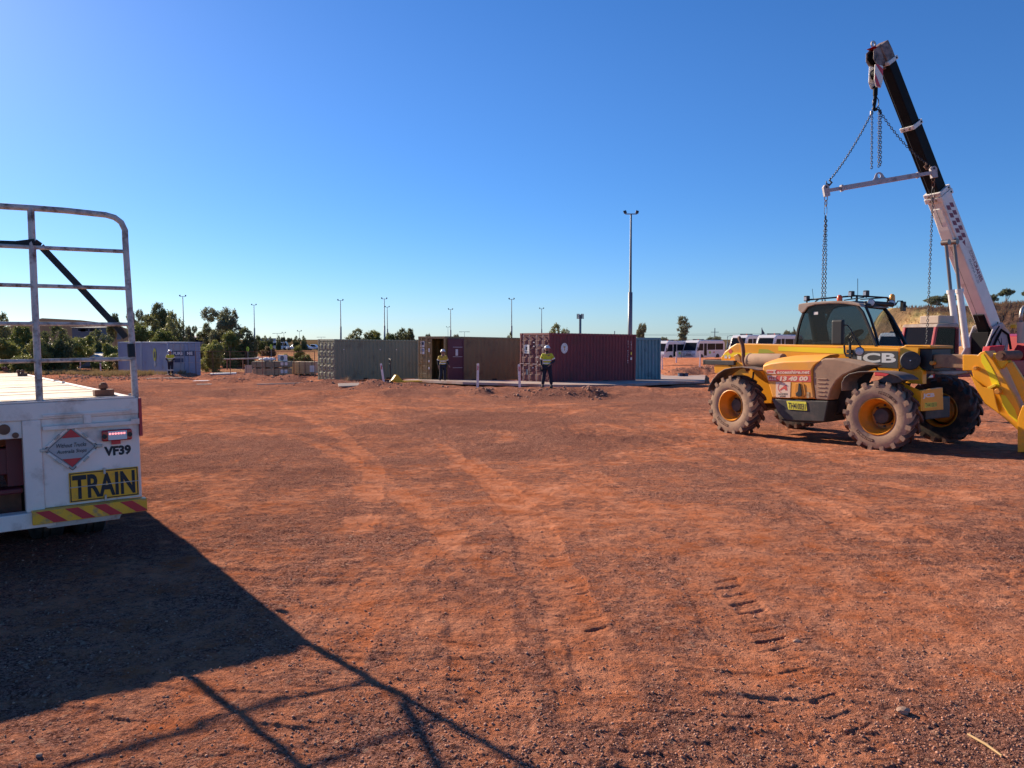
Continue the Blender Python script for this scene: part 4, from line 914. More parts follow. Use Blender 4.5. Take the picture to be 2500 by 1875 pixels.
# quick hitch carriage at the nose
tp('carriage', [(2484, 1022), (2496, 990), (2535, 985), (2560, 1050), (2545, 1105), (2484, 1104)], -.55, -.45, 'jcb_yellow', bevel=.01)
tp('carriage', [(2484, 1022), (2496, 990), (2535, 985), (2560, 1050), (2545, 1105), (2484, 1104)], .35, .45, 'jcb_yellow', bevel=.01)
tp('link_arm', [(2455, 890), (2470, 882), (2520, 960), (2530, 1010), (2505, 1000)], -.18, -.10, 'jcb_yellow', bevel=.01)
tp('link_arm', [(2425, 862), (2446, 862), (2462, 884), (2444, 900), (2420, 885)], -.2, -.05, 'yellow_bright', bevel=.01)
x, z = TL(2455, 868, -.25)
m = MB(); m.tube([(x, -.42, z), (x, .2, z)], .085, 18); m.tube([(x, -.45, z), (x, -.41, z)], .05, 12); m.build('cross_tube', 'rusty', tele, smooth=True, auto=40)
# front axle bracket with plate
m = MB(); FX = XF + .62
def FP(pts): return [(HINV @ on_plane(px, py, HO + HU * FX, HU)) for px, py in pts]
q = FP([(2251, 953), (2302, 946), (2304, 1000), (2252, 1004)])
m.add([(p.x, p.y, p.z) for p in q] + [(p.x - .06, p.y, p.z) for p in q], [(0, 1, 2, 3), (7, 6, 5, 4), (0, 4, 5, 1), (1, 5, 6, 2), (2, 6, 7, 3), (3, 7, 4, 0)])
br = m.build('front_bracket', 'jcb_yellow', tele, bevel=.01)
q0 = q[0]; m = MB(); sp = [TL(x, y, q0.y) for x, y in ((2190, 929), (2250, 955), (2250, 1004), (2232, 1000))]; m.prism([(x, z) for x, z in sp], q0.y - .02, q0.y + .02); m.build('bracket_side', 'jcb_yellow', tele, bevel=.006)
a, b, c = FP([(2252, 974)])[0], FP([(2281, 972)])[0], FP([(2252, 961)])[0]
text('lettering', 'JCB', (FX + .001, a.y, a.z), (0, 1, 0), (0, 0, 1), b.y - a.y, c.z - a.z, 'white_ink', br, bold=.06, depth=.004)
a, b, c = FP([(2258, 995)])[0], FP([(2286, 992.5)])[0], FP([(2258, 984.5)])[0]
m = MB(); m.bb(FX, FX + .003, a.y - .01, b.y + .01, a.z - .006, c.z + .006); m.build('bracket_plate', 'plate_yellow', br)
text('lettering', 'TH410031', (FX + .0035, a.y, a.z), (0, 1, 0), (0, 0, 1), b.y - a.y, c.z - a.z, 'ink', br, bold=.0, depth=.002)
# cab on the far side: roof, pillars, panes, seat
YC0, YC1 = 0.20, 1.12
cabp = [(1942, 843), (1949, 805), (1956, 780), (1963, 762), (1972, 750), (1990, 744), (2030, 741), (2070, 742), (2092, 746), (2106, 762), (2120, 795), (2132, 825), (2140, 846)]
A = poly(cabp, YC0)
def frame(path, r, nm='pillar', m_='black', Y=YC0):
    mm = MB(); mm.tube([(x, Y, z) for x, z in path], r, 4); o = mm.build(nm, m_, tele, bevel=.006); return o
frame(A, .036)
frame([(x, z) for x, z in A], .036, Y=YC1)
cab_glass = MB(); cab_glass.prism([(x, z) for x, z in A], YC0 + .005, YC0 + .012); cab_glass.build('side_window', 'cab_glass', tele)
m = MB(); m.prism([(x, z) for x, z in A], YC1 - .012, YC1 - .005); m.build('side_window', 'screen_glass', tele)
for (i0, i1) in ((0, 3),):
    mm = MB(); p0, p1 = A[i0], A[i1]
    mm.add([(p0[0], YC0 + .04, p0[1]), (p1[0], YC0 + .04, p1[1]), (p1[0], YC1 - .04, p1[1]), (p0[0], YC1 - .04, p0[1])], [(0, 1, 2, 3)]); mm.build('windscreen' if i0 else 'rear_window', 'screen_glass', tele)
# windscreen frame sits forward of the door pillar
B = [TL(x, y, YC1) for x, y in ((2158, 752), (2176, 775), (2196, 812), (2214, 846))]
Cc = [TL(x, y, YC0 + .1) for x, y in ((2113, 747), (2125, 775), (2137, 812), (2146, 846))]
for k, path in ((YC1, B),): frame(path, .045, Y=k)
frame(Cc, .03, Y=YC0 + .1)
mm = MB(); mm.add([(Cc[0][0], YC0 + .12, Cc[0][1]), (Cc[3][0], YC0 + .12, Cc[3][1]), (B[3][0], YC1 - .03, B[3][1]), (B[0][0], YC1 - .03, B[0][1])], [(0, 1, 2, 3)]); mm.build('windscreen', 'screen_glass', tele)
mm = MB(); mm.tube([(Cc[0][0], YC0 + .1, Cc[0][1] + .01), (B[0][0], YC1, B[0][1] + .01)], .05, 8); mm.build('roof_beam', 'black', tele, smooth=True)
rf = poly([(1948, 757), (1949, 742.5), (1960, 740), (1990, 737), (2030, 734.5), (2075, 735), (2098, 741), (2106, 750), (2090, 745.5), (2060, 741.5), (2025, 740.5), (1990, 743.5), (1972, 749), (1963, 761), (1956, 765)], YC0 - .04)
m = MB(); m.prism(rf, YC0 - .04, YC1 + .04); m.build('roof', 'roof_dusty', tele, bevel=.015, seg=3)
x0, z0 = TL(1960, 741, YC0); x1, z1 = TL(2085, 741, YC0); m = MB(); m.bb(x0 + .05, x1, YC0 + .02, YC1, z0 - .03, z0 - .005); m.build('roof_lining', 'grey_dark', tele)
m = MB(); x, z = TL(1987, 765, YC0); m.bb(x, x + .10, YC0 - .002, YC0 + .004, z - .03, z + .03); m.build('window_sticker', 'white_plastic', tele)
xs, zs = TL(2010, 843, YC0 + .4)
m = MB(); m.box((xs + .1, .66, zs + .02), (.5, .5, .14)); m.box((xs - .16, .66, zs + .40), (.14, .48, .72), Matrix.Rotation(R(-12), 3, 'Y')); m.box((xs - .26, .66, zs + .82), (.10, .28, .2)); m.build('seat', 'grey_dark', tele, bevel=.05, seg=3)
m = MB(); m.tube([(xs + .95, .66, zs - .2), (xs + .70, .66, zs + .22)], .03, 8); m.lathe([(0, .19), (.03, .21), (.05, .19)], (xs + .68, .66, zs + .24), (.6, 0, -1), 20); m.build('steering_column', 'black', tele)
m = MB(); m.prism(poly([(1943, 841), (2140, 844), (2213, 846), (2216, 905), (1960, 900)], YC0 - .02), YC0 - .02, YC1); m.build('cab_base', 'jcb_yellow', tele, bevel=.01)
# light rack on the roof
def RP(px, py, Y): x, z = TL(px, py, Y); return Vector((x, Y, z))
m = MB(); m.tube([RP(1973, 732, .25), RP(2090, 722, .75)], .020, 6); m.tube([RP(2088, 722, .7), RP(2168, 727, 1.15)], .020, 6); m.tube([RP(1990, 737, .3), RP(2000, 729.5, .36)], .015, 6)
m.tube([RP(2090, 742, .6), RP(2092, 722, .72)], .02, 6); m.tube([RP(2168, 727, 1.15), RP(2168, 740, 1.15)], .03, 6); m.tube([RP(2100, 731, .8), RP(2160, 727, 1.1)], .013, 6); m.tube([RP(2060, 733, .5), RP(2110, 726, .8)], .013, 6)
rack = m.build('light_rack', 'black', tele, smooth=True)
for px, py, Y in ((1970, 729, .25), (2079, 717.5, .70), (2115, 716, .9)):
    c = RP(px, py, Y); m = MB(); m.box(c, (.09, .10, .12)); m.tube([c - Vector((0, 0, .05)), c - Vector((0, 0, .1))], .02, 6); o = m.build('work_lamp', 'black', tele, bevel=.018, seg=2)
    m = MB(); m.box(c + Vector((-.01, -.051, -.005)), (.065, .006, .075)); m.build('lens', 'lamp_glass', o)
for px, py, Y, mm_ in ((2050, 730, .55, 'orange_lens'), (2178, 728, 1.18, 'amber')):
    c = RP(px, py, Y); m = MB(); m.lathe([(-.07, .055), (-.05, .06), (.05, .055), (.085, .03), (.09, .004)], c, (0, 0, 1), 16); m.build('beacon', mm_, tele, smooth=True)
for px, py, Y in ((2127, 739, .5), (2177, 741, 1.15)):
    c = RP(px, py, Y); m = MB(); m.lathe([(-.05, .04), (0, .075), (.03, .078)], c, HINV.to_3x3() @ Vector((-.5, -.85, 0)), 18); o = m.build('round_lamp', 'black', tele, smooth=True)
    m = MB(); dr = (HINV.to_3x3() @ Vector((-.5, -.85, 0))).normalized(); m.lathe([(.031, .068), (.036, .05), (.038, .002)], c, dr, 18); m.build('lens', 'lamp_glass', o)
m = MB(); m.tube([RP(2110, 741, .5), RP(2140, 741, .8), RP(2180, 744, 1.15)], .05, 8); m.build('visor_bar', 'black', tele, smooth=True)
m = MB(); m.tube([RP(2094, 735, .7), RP(2094, 680, .7)], .006, 5); m.tube([RP(1986, 731, .35), RP(1983, 705, .35)], .005, 5); m.build('aerial', 'black', tele)
# mirrors and lamp arms on the near side
YM = -0.62
c0, c1 = TL(2031, 843, YM), TL(2061, 780, YM)
m = MB(); m.bb(c0[0], c1[0], YM - .04, YM + .05, c0[1], c1[1]); m.build('mirror', 'black', tele, bevel=.04, seg=4)
m = MB(); m.tube([RP(2060, 793, YM), RP(2069, 794, YM), RP(2076, 803, YM), RP(2087, 825, YM), RP(2100, 845, YM + .1), RP(2104, 852, YM + .1)], .012, 8)
m.tube([RP(2061, 843, YM), RP(2062, 860, YM), RP(2066, 869, YM), RP(2074, 871, YM), RP(2076, 880, YM), RP(2090, 888, YM), RP(2120, 893, YM), RP(2140, 898, YM), RP(2143, 905, YM)], .018, 8)
m.tube([RP(2075, 835, YM), RP(2076, 880, YM)], .026, 8); m.tube([RP(2077, 838, YM), RP(2083, 830, YM), RP(2079, 820, YM), RP(2073, 826, YM), RP(2073, 836, YM)], .010, 8)
m.box(RP(2075, 858, YM), (.10, .08, .07)); m.box(RP(2074, 868, YM), (.12, .06, .06)); m.box(RP(2086, 862, YM), (.05, .05, .14)); m.build('mirror_arm', 'black', tele, smooth=True, auto=40)
c = RP(2098, 858, YM - .1); dr = (HINV.to_3x3() @ Vector((-.28, -.96, 0))).normalized()
m = MB(); m.lathe([(-.10, .03), (-.06, .07), (0, .088), (.02, .09)], c, dr, 20); o = m.build('head_lamp', 'black', tele, smooth=True); m = MB(); m.lathe([(.021, .078), (.035, .06), (.04, .002)], c, dr, 20); m.build('lens', 'lamp_glass', o, smooth=True)
m = MB(); m.box(RP(2065, 880, YM), (.05, .05, .06)); m.build('indicator', 'orange_lens', tele, bevel=.01)
m = MB(); m.tube([RP(2199, 913, YB - .04), RP(2196, 903, YB - .06), RP(2203, 896, YB - .06), RP(2215, 895, YB - .06), RP(2227, 896, YB - .06)], .010, 6); m.build('hose', 'black', tele, smooth=True)
m = MB(); m.box(RP(2219, 896, YB - .08), (.16, .05, .04)); m.build('hose_block', 'steel', tele)
m = MB(); m.tube([RP(1840, 908, -1.0), RP(1838, 925, -1.0), RP(1830, 938, -.9)], .022, 6); m.build('guard_stay', 'tank_black', tele, smooth=True)
# sideview lamp mirror near the far pillar
m = MB(); m.tube([RP(2186, 745, 1.2), RP(2192, 735, 1.3), RP(2203, 735, 1.4), (RP(2214, 750, 1.45))], .014, 6); m.box(RP(2205, 748, 1.42), (.06, .12, .2)); m.build('far_mirror', 'black', tele, smooth=True, auto=40)
# ---------------------------------------------------------------- pick and carry crane behind the telehandler
Bw, Tw = P(2421, 812, 32.0), P(2153, 122, 29.0)
ch = Vector((Tw.x - Bw.x, Tw.y - Bw.y, 0)).normalized(); cg = float(terr(Bw.x, Bw.y))
CO = Vector((Bw.x, Bw.y, cg)); cv = Vector((-ch.y, ch.x, 0))
CMX = Matrix(((ch.x, cv.x, 0, CO.x), (ch.y, cv.y, 0, CO.y), (0, 0, 1, CO.z), (0, 0, 0, 1))); CINV = CMX.inverted()
crane = thing('mobile_crane', 'red mobile crane with raised white and black telescopic boom behind the telehandler', 'crane', mx=CMX)
Bl, Tl = CINV @ Bw, CINV @ Tw; ax = (Tl - Bl).normalized(); LB = (Tl - Bl).length; by = Vector((0, 1, 0)); bn = ax.cross(by) * -1
if bn.z < 0: bn = -bn
def bsec(t, wy, hn, ch_=0.06, off=0.0):                    # chamfered section across the boom at distance t
    c = Bl + ax * t + bn * off; q = []
    for a, b in ((-1, -1), (1, -1), (1, 1), (-1, 1)):
        q += [(a * (wy / 2 - (ch_ if a * b > 0 else 0)), b * (hn / 2 - (0 if a * b > 0 else ch_))), (a * (wy / 2 - (0 if a * b > 0 else ch_)), b * (hn / 2 - (ch_ if a * b > 0 else 0)))]
    return [c + by * p + bn * r for p, r in q]
def bsecr(t, wy, hn, off=0.0, c_=0.03):
    c = Bl + ax * t + bn * off; k = []
    for sx, sy in ((-1, -1), (1, -1), (1, 1), (-1, 1)):
        a, b = (sx * (wy / 2 - c_), sy * hn / 2), (sx * wy / 2, sy * (hn / 2 - c_))
        k += [a, b] if sx * sy < 0 else [b, a]
    k = [k[0], k[1], k[2], k[3], k[4], k[5], k[6], k[7]]
    k = sorted(k, key=lambda p: math.atan2(p[1], p[0])); return [c + by * p + bn * r for p, r in k]
def tt(px, py):                                            # distance along the boom for a photo row
    best, bt = 1e9, 0
    for i in range(400):
        t = LB * i / 399; p = CMX @ (Bl + ax * t); r = p - Vector((0, 0, EYE)); s, c = math.sin(pitch), math.cos(pitch)
        y = CY - F * (r.z * c + r.y * s) / (r.y * c - r.z * s); 
        if abs(y - py) < best: best, bt = abs(y - py), t
    return bt
t470, t305, t150, t130 = tt(0, 478), tt(0, 308), tt(0, 150), tt(0, 132)
m = MB(); m.loft([bsecr(-.2, .62, .40, .05), bsecr(.5, .64, .62), bsecr(t470, .64, .66)]); boom = m.build('boom', 'crane_white', crane, bevel=.01)
m = MB(); m.loft([bsecr(t470 - .3, .52, .52), bsecr(t305 + .1, .52, .52)]); m.loft([bsecr(t305, .46, .46), bsecr(t150, .46, .46)]); m.build('inner_boom', 'crane_black', crane, bevel=.008)
for t, wy, k in ((t470 - .02, .76, .20), (t470 + .18, .72, .16), (t305, .60, .16), (t150 - .05, .60, .14)):
    m = MB(); m.loft([bsecr(t - k / 2, wy, wy), bsecr(t + k / 2, wy, wy)]); o = m.build('boom_collar', 'crane_white', crane, bevel=.012)
    m = MB(); c = Bl + ax * t + by * (wy / 2 + .002) + bn * wy * .30; m.lathe([(0, .04), (.01, .04), (.011, .001)], c, by, 12); m.build('collar_pin', 'crane_black', o)
    m = MB(); c = Bl + ax * t + by * (wy / 2 + .002) - bn * wy * .22; m.box(c, (.001, .012, .001)); 
    for s_ in (-1, 1): m.box(Bl + ax * (t + .0) - bn * (wy / 2 + .03) + by * s_ * .12, (.06, .05, .06))
    m.build('collar_lug', 'rusty', o)
m = MB()                                                    # underside ram housing and lower box
tA, tB = tt(0, 590), tt(0, 500); m.loft([bsecr(tA, .50, .30, -.30), bsecr(tA + .75, .50, .30, -.28), bsecr(tB, .44, .12, -.30)]); m.build('ram_housing', 'crane_white', crane, bevel=.01)
m = MB(); m.loft([bsecr(.05, .46, .26, -.34), bsecr(1.1, .44, .18, -.32)]); m.build('boom_foot', 'crane_black', crane)
# maroon chequer pattern on the visible side
def bside(t, n_): return Bl + ax * t + bn * n_ + by * (.32 + .0035)
m = MB(); t0 = t470 - .35
for r_ in range(6):
    for c_ in range(2 if r_ < 5 else 1):
        n0 = -.20 + c_ * .22 - .03; t = t0 - r_ * .34; sk = .10
        if r_ == 5: q = [bside(t, -.12), bside(t, .06), bside(t - .25, -.03)]
        else: q = [bside(t, n0), bside(t - sk, n0 + .19), bside(t - sk - .20, n0 + .19), bside(t - .20, n0)]
        m.add(q, [tuple(range(len(q)))])
m.build('chequer_marking', 'maroon', boom)
tx0, tx1 = tt(0, 617), tt(0, 702)
ex, ey = -ax, bn
text('lettering', 'CRANES', Bl + ax * (tt(0, 645)) + bn * .02 + by * .322, ex, ey, tt(0, 645) - tt(0, 692), .19, 'maroon', boom, bold=.03, depth=.003)
text('lettering', 'COMA', Bl + ax * (tt(0, 618)) + bn * .03 + by * .322, ex, ey, (tt(0, 618) - tt(0, 642)), .17, 'maroon', boom, bold=.0, depth=.003)
text('lettering', 'FRANNA AT-20', Bl + ax * (tt(0, 632)) - bn * .16 + by * .322, ex, ey, (tt(0, 632) - tt(0, 690)), .13, 'pole_grey', boom, bold=.0, shear=.3, depth=.003)
# head with sheaves
m = MB(); hd = [bsecr(t150, .50, .46), bsecr(LB - .15, .46, .52), bsecr(LB + .22, .42, .50)]; m.loft(hd); head = m.build('boom_head', 'head_dusty', crane, bevel=.02)
m = MB(); fw = -bn
for s_ in (-1, 1):
    c = Bl + ax * (LB - .12) + fw * .42 + by * s_ * .15; pts = [Bl + ax * (LB + .25) + fw * .15, Bl + ax * (LB + .20) + fw * .62, Bl + ax * (LB - .05) + fw * .78, Bl + ax * (LB - .42) + fw * .70, Bl + ax * (LB - .45) + fw * .15]
    a = [p + by * (s_ * .16 - .012) for p in pts]; b = [p + by * (s_ * .16 + .012) for p in pts]; m.loft([a, b])
m.build('sheave_plate', 'head_dusty', head, bevel=.006)
m = MB(); sc_ = Bl + ax * (LB - .08) + fw * .46
for s_ in (-.08, 0, .08): m.lathe([(-.03, .24), (-.02, .20), (.02, .20), (.03, .24), (.03, .05), (-.03, .05)], sc_ + by * s_, by, 22)
m.build('sheave', 'crane_black', head)
m = MB(); c = Bl + ax * (LB - .5) + fw * .52; m.box(c, (.4, .34, .05)); m.build('rope_guard', 'rusty', head)
m = MB(); c = Bl + ax * (LB + .36) + fw * .30
for q in range(14):
    a0, a1 = 2 * math.pi * q / 14, 2 * math.pi * (q + 1) / 14
    m.add([c + (ax * math.cos(a) + fw * math.sin(a)) * r + by * y for a in (a0, a1) for r, y in ((.06, -.02), (.13, -.02), (.13, .02), (.06, .02))], [(0, 4, 5, 1), (1, 5, 6, 2), (2, 6, 7, 3), (3, 7, 4, 0)])
m.box(c - ax * .16, (.12, .04, .12)); m.build('anchor_eye', 'steel', head)
m = MB(); m.loft([[sc_ + by * y + a_ for y, a_ in ((-.17, ax * .10 - fw * .25), (.17, ax * .10 - fw * .25), (.17, ax * .34 - fw * .05), (-.17, ax * .34 - fw * .05))], [sc_ + by * y + a_ for y, a_ in ((-.17, ax * .18 - fw * .25), (.17, ax * .18 - fw * .25), (.17, ax * .40 + fw * .05), (-.17, ax * .40 + fw * .05))]]); m.build('head_stripe', 'crane_red', head)
# luffing rams
def CL(px, py, d): return CINV @ P(px, py, d)
for (x0, y0, x1, y1, x2, y2, s_) in ((2339, 846, 2321, 709, 2309, 592, .20), (2360, 849, 2342, 707, 2329, 590, -.16)):
    d0 = 30.2 - s_ * .9; d1 = 30.4 - s_ * .9
    a, b, c = CL(x0, y0, d0), CL(x1, y1, d0 + .1), CL(x2, y2, d0 + .25)
    m = MB(); m.tube([a, b], .125, 16); m.tube([b - (b - a).normalized() * .12, b + (b - a).normalized() * .02], .15, 16); r_ = m.build('ram_cylinder', 'crane_white', crane, smooth=True, auto=40)
    m = MB(); m.tube([b, c], .062, 12); m.lathe([(-.15, .11), (.15, .11)], c, by, 12); m.build('ram_rod', 'rod_steel', r_, smooth=True, auto=40)
    m = MB(); q = Vector((-.15, .0, 0)); m.tube([a + q + (b - a) * .12, b + q * .95], .02, 6); m.build('ram_pipe', 'steel', r_)
# carrier: cab, body, wheels
def CLx(px, py, Y):
    v = CINV @ on_plane(px, py, CO + cv * Y, cv); return v
YS = 1.15; CW = 1.45
m = MB()
fl, bl_ = CLx(2236, 846, YS - 2.3).x, CLx(2345, 846, YS).x
c00 = CLx(2286, 792, YS)
cx0, cx1 = CLx(2278, 850, YS).x, CLx(2330, 850, YS).x
zr = c00.z; zb = .95
xf_top, xf_bot = CLx(2289, 792, YS).x, CLx(2276, 858, YS).x
cab = MB(); cab.prism([(cx1 - .25, zb), (xf_bot + .12, zb), (xf_bot + .05, 1.5), (xf_bot, 1.62), (xf_top, zr - .10), (cx1 - .2, zr - .10)], YS - CW, YS - CW + .06)
cab.prism([(cx1 - .25, zb), (xf_bot + .12, zb), (xf_bot + .05, 1.5), (cx1 - .25, 1.5)], YS - CW + .061, YS - .0)
for (a, b) in (((xf_bot, 1.5), (xf_top, zr - .1)), ((cx1 - .25, 1.5), (cx1 - .2, zr - .1))):
    for y in (YS - .06, YS - CW + .1): cab.tube([(a[0], y, a[1]), (b[0], y, b[1])], .075, 4)
cabo = cab.build('cab', 'crane_red', crane, bevel=.02)
m = MB(); m.prism([(cx1 - .28, zr - .11), (xf_top + .06, zr - .11), (xf_top - .02, zr + .02), (cx1 - .15, zr + .06)], YS - CW - .02, YS + .02); m.build('cab_roof', 'roof_dusty', crane, bevel=.05, seg=3)
m = MB(); m.box(((cx1 + xf_top) / 2 - .5, YS - .75, zr + .20), (.9, .8, .30)); m.build('roof_unit', 'plywood', crane, bevel=.03)
m = MB(); m.add([(xf_bot + .01, YS - .1, 1.52), (xf_bot + .01, YS - CW + .1, 1.52), (xf_top + .01, YS - CW + .1, zr - .1), (xf_top + .01, YS - .1, zr - .1)], [(0, 1, 2, 3)]); m.build('windscreen', 'crane_glass', crane)
m = MB(); m.add([(xf_bot - .08, YS - .03, 1.52), (cx1 - .2, YS - .03, 1.52), (cx1 - .18, YS - .03, zr - .14), (xf_top - .08, YS - .03, zr - .14)], [(0, 1, 2, 3)]); m.build('side_window', 'crane_glass', crane)
m = MB()
for k in range(-12, 24):
    for sg in (1, -1):
        x_a = cx1 - .2 + k * .11; xa_, xb_ = x_a, x_a + sg * (zr - 1.66); lo, hi = cx1 - .2, xf_top - .06
        if xb_ == xa_: continue
        ts = sorted([max(0, min(1, (lo - xa_) / (xb_ - xa_))), max(0, min(1, (hi - xa_) / (xb_ - xa_)))])
        if ts[1] - ts[0] > .02: m.tube([(xa_ + (xb_ - xa_) * t, YS + .01, 1.54 + (zr - 1.7) * t) for t in ts], .008, 4)
m.build('window_mesh', 'crane_black', crane)
m = MB(); m.box((xf_bot - .7, .4, 1.62), (.5, .5, .2)); m.box((xf_bot - .95, .4, 1.95), (.15, .5, .65)); m.build('seat', 'grey_dark', crane, bevel=.04)
m = MB(); m.box((cx1 - .12, YS - CW / 2, (zr + 1.5) / 2), (.12, CW - .02, zr - 1.5)); m.build('cab_back', 'crane_red', crane)
m = MB(); m.prism([(-2.2, .75), (xf_bot + .3, .75), (xf_bot + .3, 1.1), (1.2, 1.15), (1.2, 1.35), (-2.2, 1.35)], -1.1, 1.1); m.build('body', 'crane_red', crane, bevel=.03)
m = MB(); m.prism([(-3.2, 1.0), (-.9, 1.0), (-.7, 1.6), (-.9, 2.35), (-3.0, 2.45)], -1.1, 1.12); m.build('engine_hood', 'crane_red', crane, bevel=.06, seg=3)
m = MB(); m.prism([(-.3, 1.3), (1.5, 1.3), (1.1, 1.75), (.55, 2.75), (.05, 2.9), (-.45, 2.5)], .40, .47); m.prism([(-.3, 1.3), (1.5, 1.3), (1.1, 1.75), (.55, 2.75), (.05, 2.9), (-.45, 2.5)], -.47, -.40); m.build('boom_support', 'beam_white', crane, bevel=.02)
m = MB(); m.box((.2, 0, 1.9), (1.1, .7, 1.2)); m.tube([(.9, .5, 1.4), (.6, .55, 2.1), (.15, .5, 2.6), (-.3, .5, 2.4), (-.5, .5, 1.8)], .05, 8); m.tube([(1.1, .45, 1.4), (.8, .5, 2.2), (.25, .45, 2.75)], .04, 8); m.build('hydraulics', 'crane_black', crane, bevel=.03)
m = MB(); xg = Bl + ax * .4 + by * .38; m.tube([xg + Vector((0, 0, .1)), xg + Vector((.1, .1, -.6)), xg + Vector((-.3, .1, -1.1)), xg + Vector((-.6, .05, -.5)), xg], .02, 6); m.tube([xg + Vector((-.1, .05, -.2)), xg + Vector((-.15, .1, -.95))], .02, 6); m.build('guard_rail', 'crane_black', crane)
for X in (-1.5, xf_bot - .9):
    for s_ in (-1, 1):
        m = MB(); m.lathe([(-.2, .34), (-.2, .60), (-.14, .68), (.14, .68), (.2, .60), (.2, .34)], (X, s_ * .98, .66), (0, 1, 0), 28); o = m.build('wheel', 'tyre', crane, smooth=True, auto=35)
        m = MB(); m.lathe([(-.17, .34), (-.05, .1), (.05, .1), (.17, .34)], (X, s_ * .98, .66), (0, 1, 0), 20); m.build('rim', 'crane_white', o, smooth=True)
# vertical exhaust with heat shield at the rear
m = MB(); p0 = CL(2492, 838, 31.0); p1 = CL(2492, 786, 31.0); m.tube([p0, p1], .13, 16); sh = m.build('exhaust_shield', 'plywood', crane, smooth=True, auto=40)
m = MB(); m.tube([p1, p1 + Vector((0, 0, .32)), p1 + Vector((-.05, 0, .5)), p1 + Vector((-.2, 0, .62))], .07, 10); m.build('exhaust_tip', 'steel', sh, smooth=True)
m = MB(); m.box(CL(2478, 797, 31.4), (.3, .2, .15)); m.build('beacon', 'yellow_bright', crane, bevel=.02)
m = MB(); q0, q1, q2, q3 = CL(2418, 846, 30.2), CL(2455, 843, 30.2), CL(2448, 862, 30.2), CL(2415, 862, 30.2)
q = [q0, q3, q2, q1]; m.loft([q, [p + Vector((0, -.3, 0)) for p in q]]); m.build('counterweight', 'sign_red', crane, bevel=.03)
# hoist rope, hook block
hk = P(2138, 190, 28.7); hl = CINV @ hk
ropes = MB()
for dx, dy in ((-.10, -.06), (-.03, .04), (.10, .06)):
    ropes.tube([hl + Vector((dx, dy, .5)), Vector((hl.x + dx * .6, hl.y + dy, (sc_ + by * 0).z))], .010, 5)
rp0 = sc_ + by * .05; ropes.tube([Bl + ax * (LB - .5) + fw * .40, Bl + ax * .6 + fw * .42], .008, 5); ropes.build('hoist_rope', 'grey_dark', crane)
m = MB()
for s_ in (-1, 1):
    y0 = hl + Vector((0, s_ * .12, 0)); m.prism([(hl.x - .20, hl.z + .42), (hl.x + .20, hl.z + .42), (hl.x + .22, hl.z - .15), (hl.x + .10, hl.z - .38), (hl.x - .12, hl.z - .38), (hl.x - .22, hl.z - .1)], y0.y - .02, y0.y + .02)
hkb = m.build('hook_block', 'crane_white', crane, bevel=.015)
m = MB(); m.prism([(hl.x - .20, hl.z + .30), (hl.x + .05, hl.z + .42), (hl.x + .20, hl.z + .42), (hl.x - .20, hl.z + .05)], hl.y + .141, hl.y + .146); m.prism([(hl.x - .1, hl.z - .36), (hl.x + .1, hl.z - .36), (hl.x + .22, hl.z - .1), (hl.x + .2, hl.z + .1)], hl.y + .141, hl.y + .146); m.build('hazard_stripe', 'sign_red', hkb)
m = MB(); m.lathe([(-.08, .19), (.08, .19), (.08, .02), (-.08, .02)], hl + Vector((0, 0, .12)), by, 20); m.build('block_sheave', 'crane_black', hkb, smooth=True, auto=40); m = MB(); m.tube([hl + Vector((0, 0, -.30)), hl + Vector((0, 0, -.62))], .085, 10); m.build('hook_shank', 'crane_black', hkb, smooth=True, auto=40)
m = MB(); m.tube([hl + Vector((0, 0, -.6)), hl + Vector((.0, 0, -.85)), hl + Vector((.04, 0, -1.05)), hl + Vector((.0, 0, -1.17)), hl + Vector((-.08, 0, -1.14)), hl + Vector((-.11, 0, -1.04))], [.07, .055, .05, .05, .04, .02], 8); m.build('hook', 'crane_black', hkb, smooth=True, auto=40)
# chain sling and spreader beam
DS = 28.7
def link(mm, c, d, roll, L=.095, Wd=.055, r=.013):
    d = d.normalized(); up = Vector((0, 1, 0)) if abs(d.y) < .9 else Vector((1, 0, 0)); a = d.cross(up).normalized(); b = d.cross(a)
    s = a * math.cos(roll) + b * math.sin(roll); pts = []
    for q in range(8):
        an = math.pi * 2 * (q + .5) / 8; pts.append(c + d * math.cos(an) * L / 2 + s * math.sin(an) * Wd / 2 * (1.15))
    n_ = d.cross(s); rings = []
    for q in range(8):
        rad_ = (pts[q] - c).normalized(); rings.append([pts[q] + rad_ * r, pts[q] + n_ * r, pts[q] - rad_ * r, pts[q] - n_ * r])
    o = len(mm.v)
    for g in rings: mm.v += [tuple(p) for p in g]
    for q in range(8):
        for k in range(4): mm.f.append((o + q * 4 + k, o + ((q + 1) % 8) * 4 + k, o + ((q + 1) % 8) * 4 + (k + 1) % 4, o + q * 4 + (k + 1) % 4))
def chain(mm, pts, L=.105, Wd=.06, r=.014):
    pts = [Vector(p) for p in pts]; pitch_ = L * .82; seg = [(pts[i + 1] - pts[i]).length for i in range(len(pts) - 1)]; tot = sum(seg); n = int(tot / pitch_)
    for k in range(n):
        s = (k + .5) * tot / n; i = 0
        while s > seg[i] and i < len(seg) - 1: s -= seg[i]; i += 1
        d = pts[i + 1] - pts[i]; link(mm, pts[i] + d * (s / seg[i]), d, (k % 2) * math.pi / 2 + .5, L, Wd, r)
sling = thing('chain_sling', 'four leg dark chain sling hanging from the crane hook above the spreader beam', 'sling', loc=tuple(P(2138, 262, DS)))
so_ = sling.location.copy()
def SP(px, py, d=DS): return P(px, py, d) - so_
Lb_, Rb_ = P(2017, 466, DS), P(2279, 421, DS)
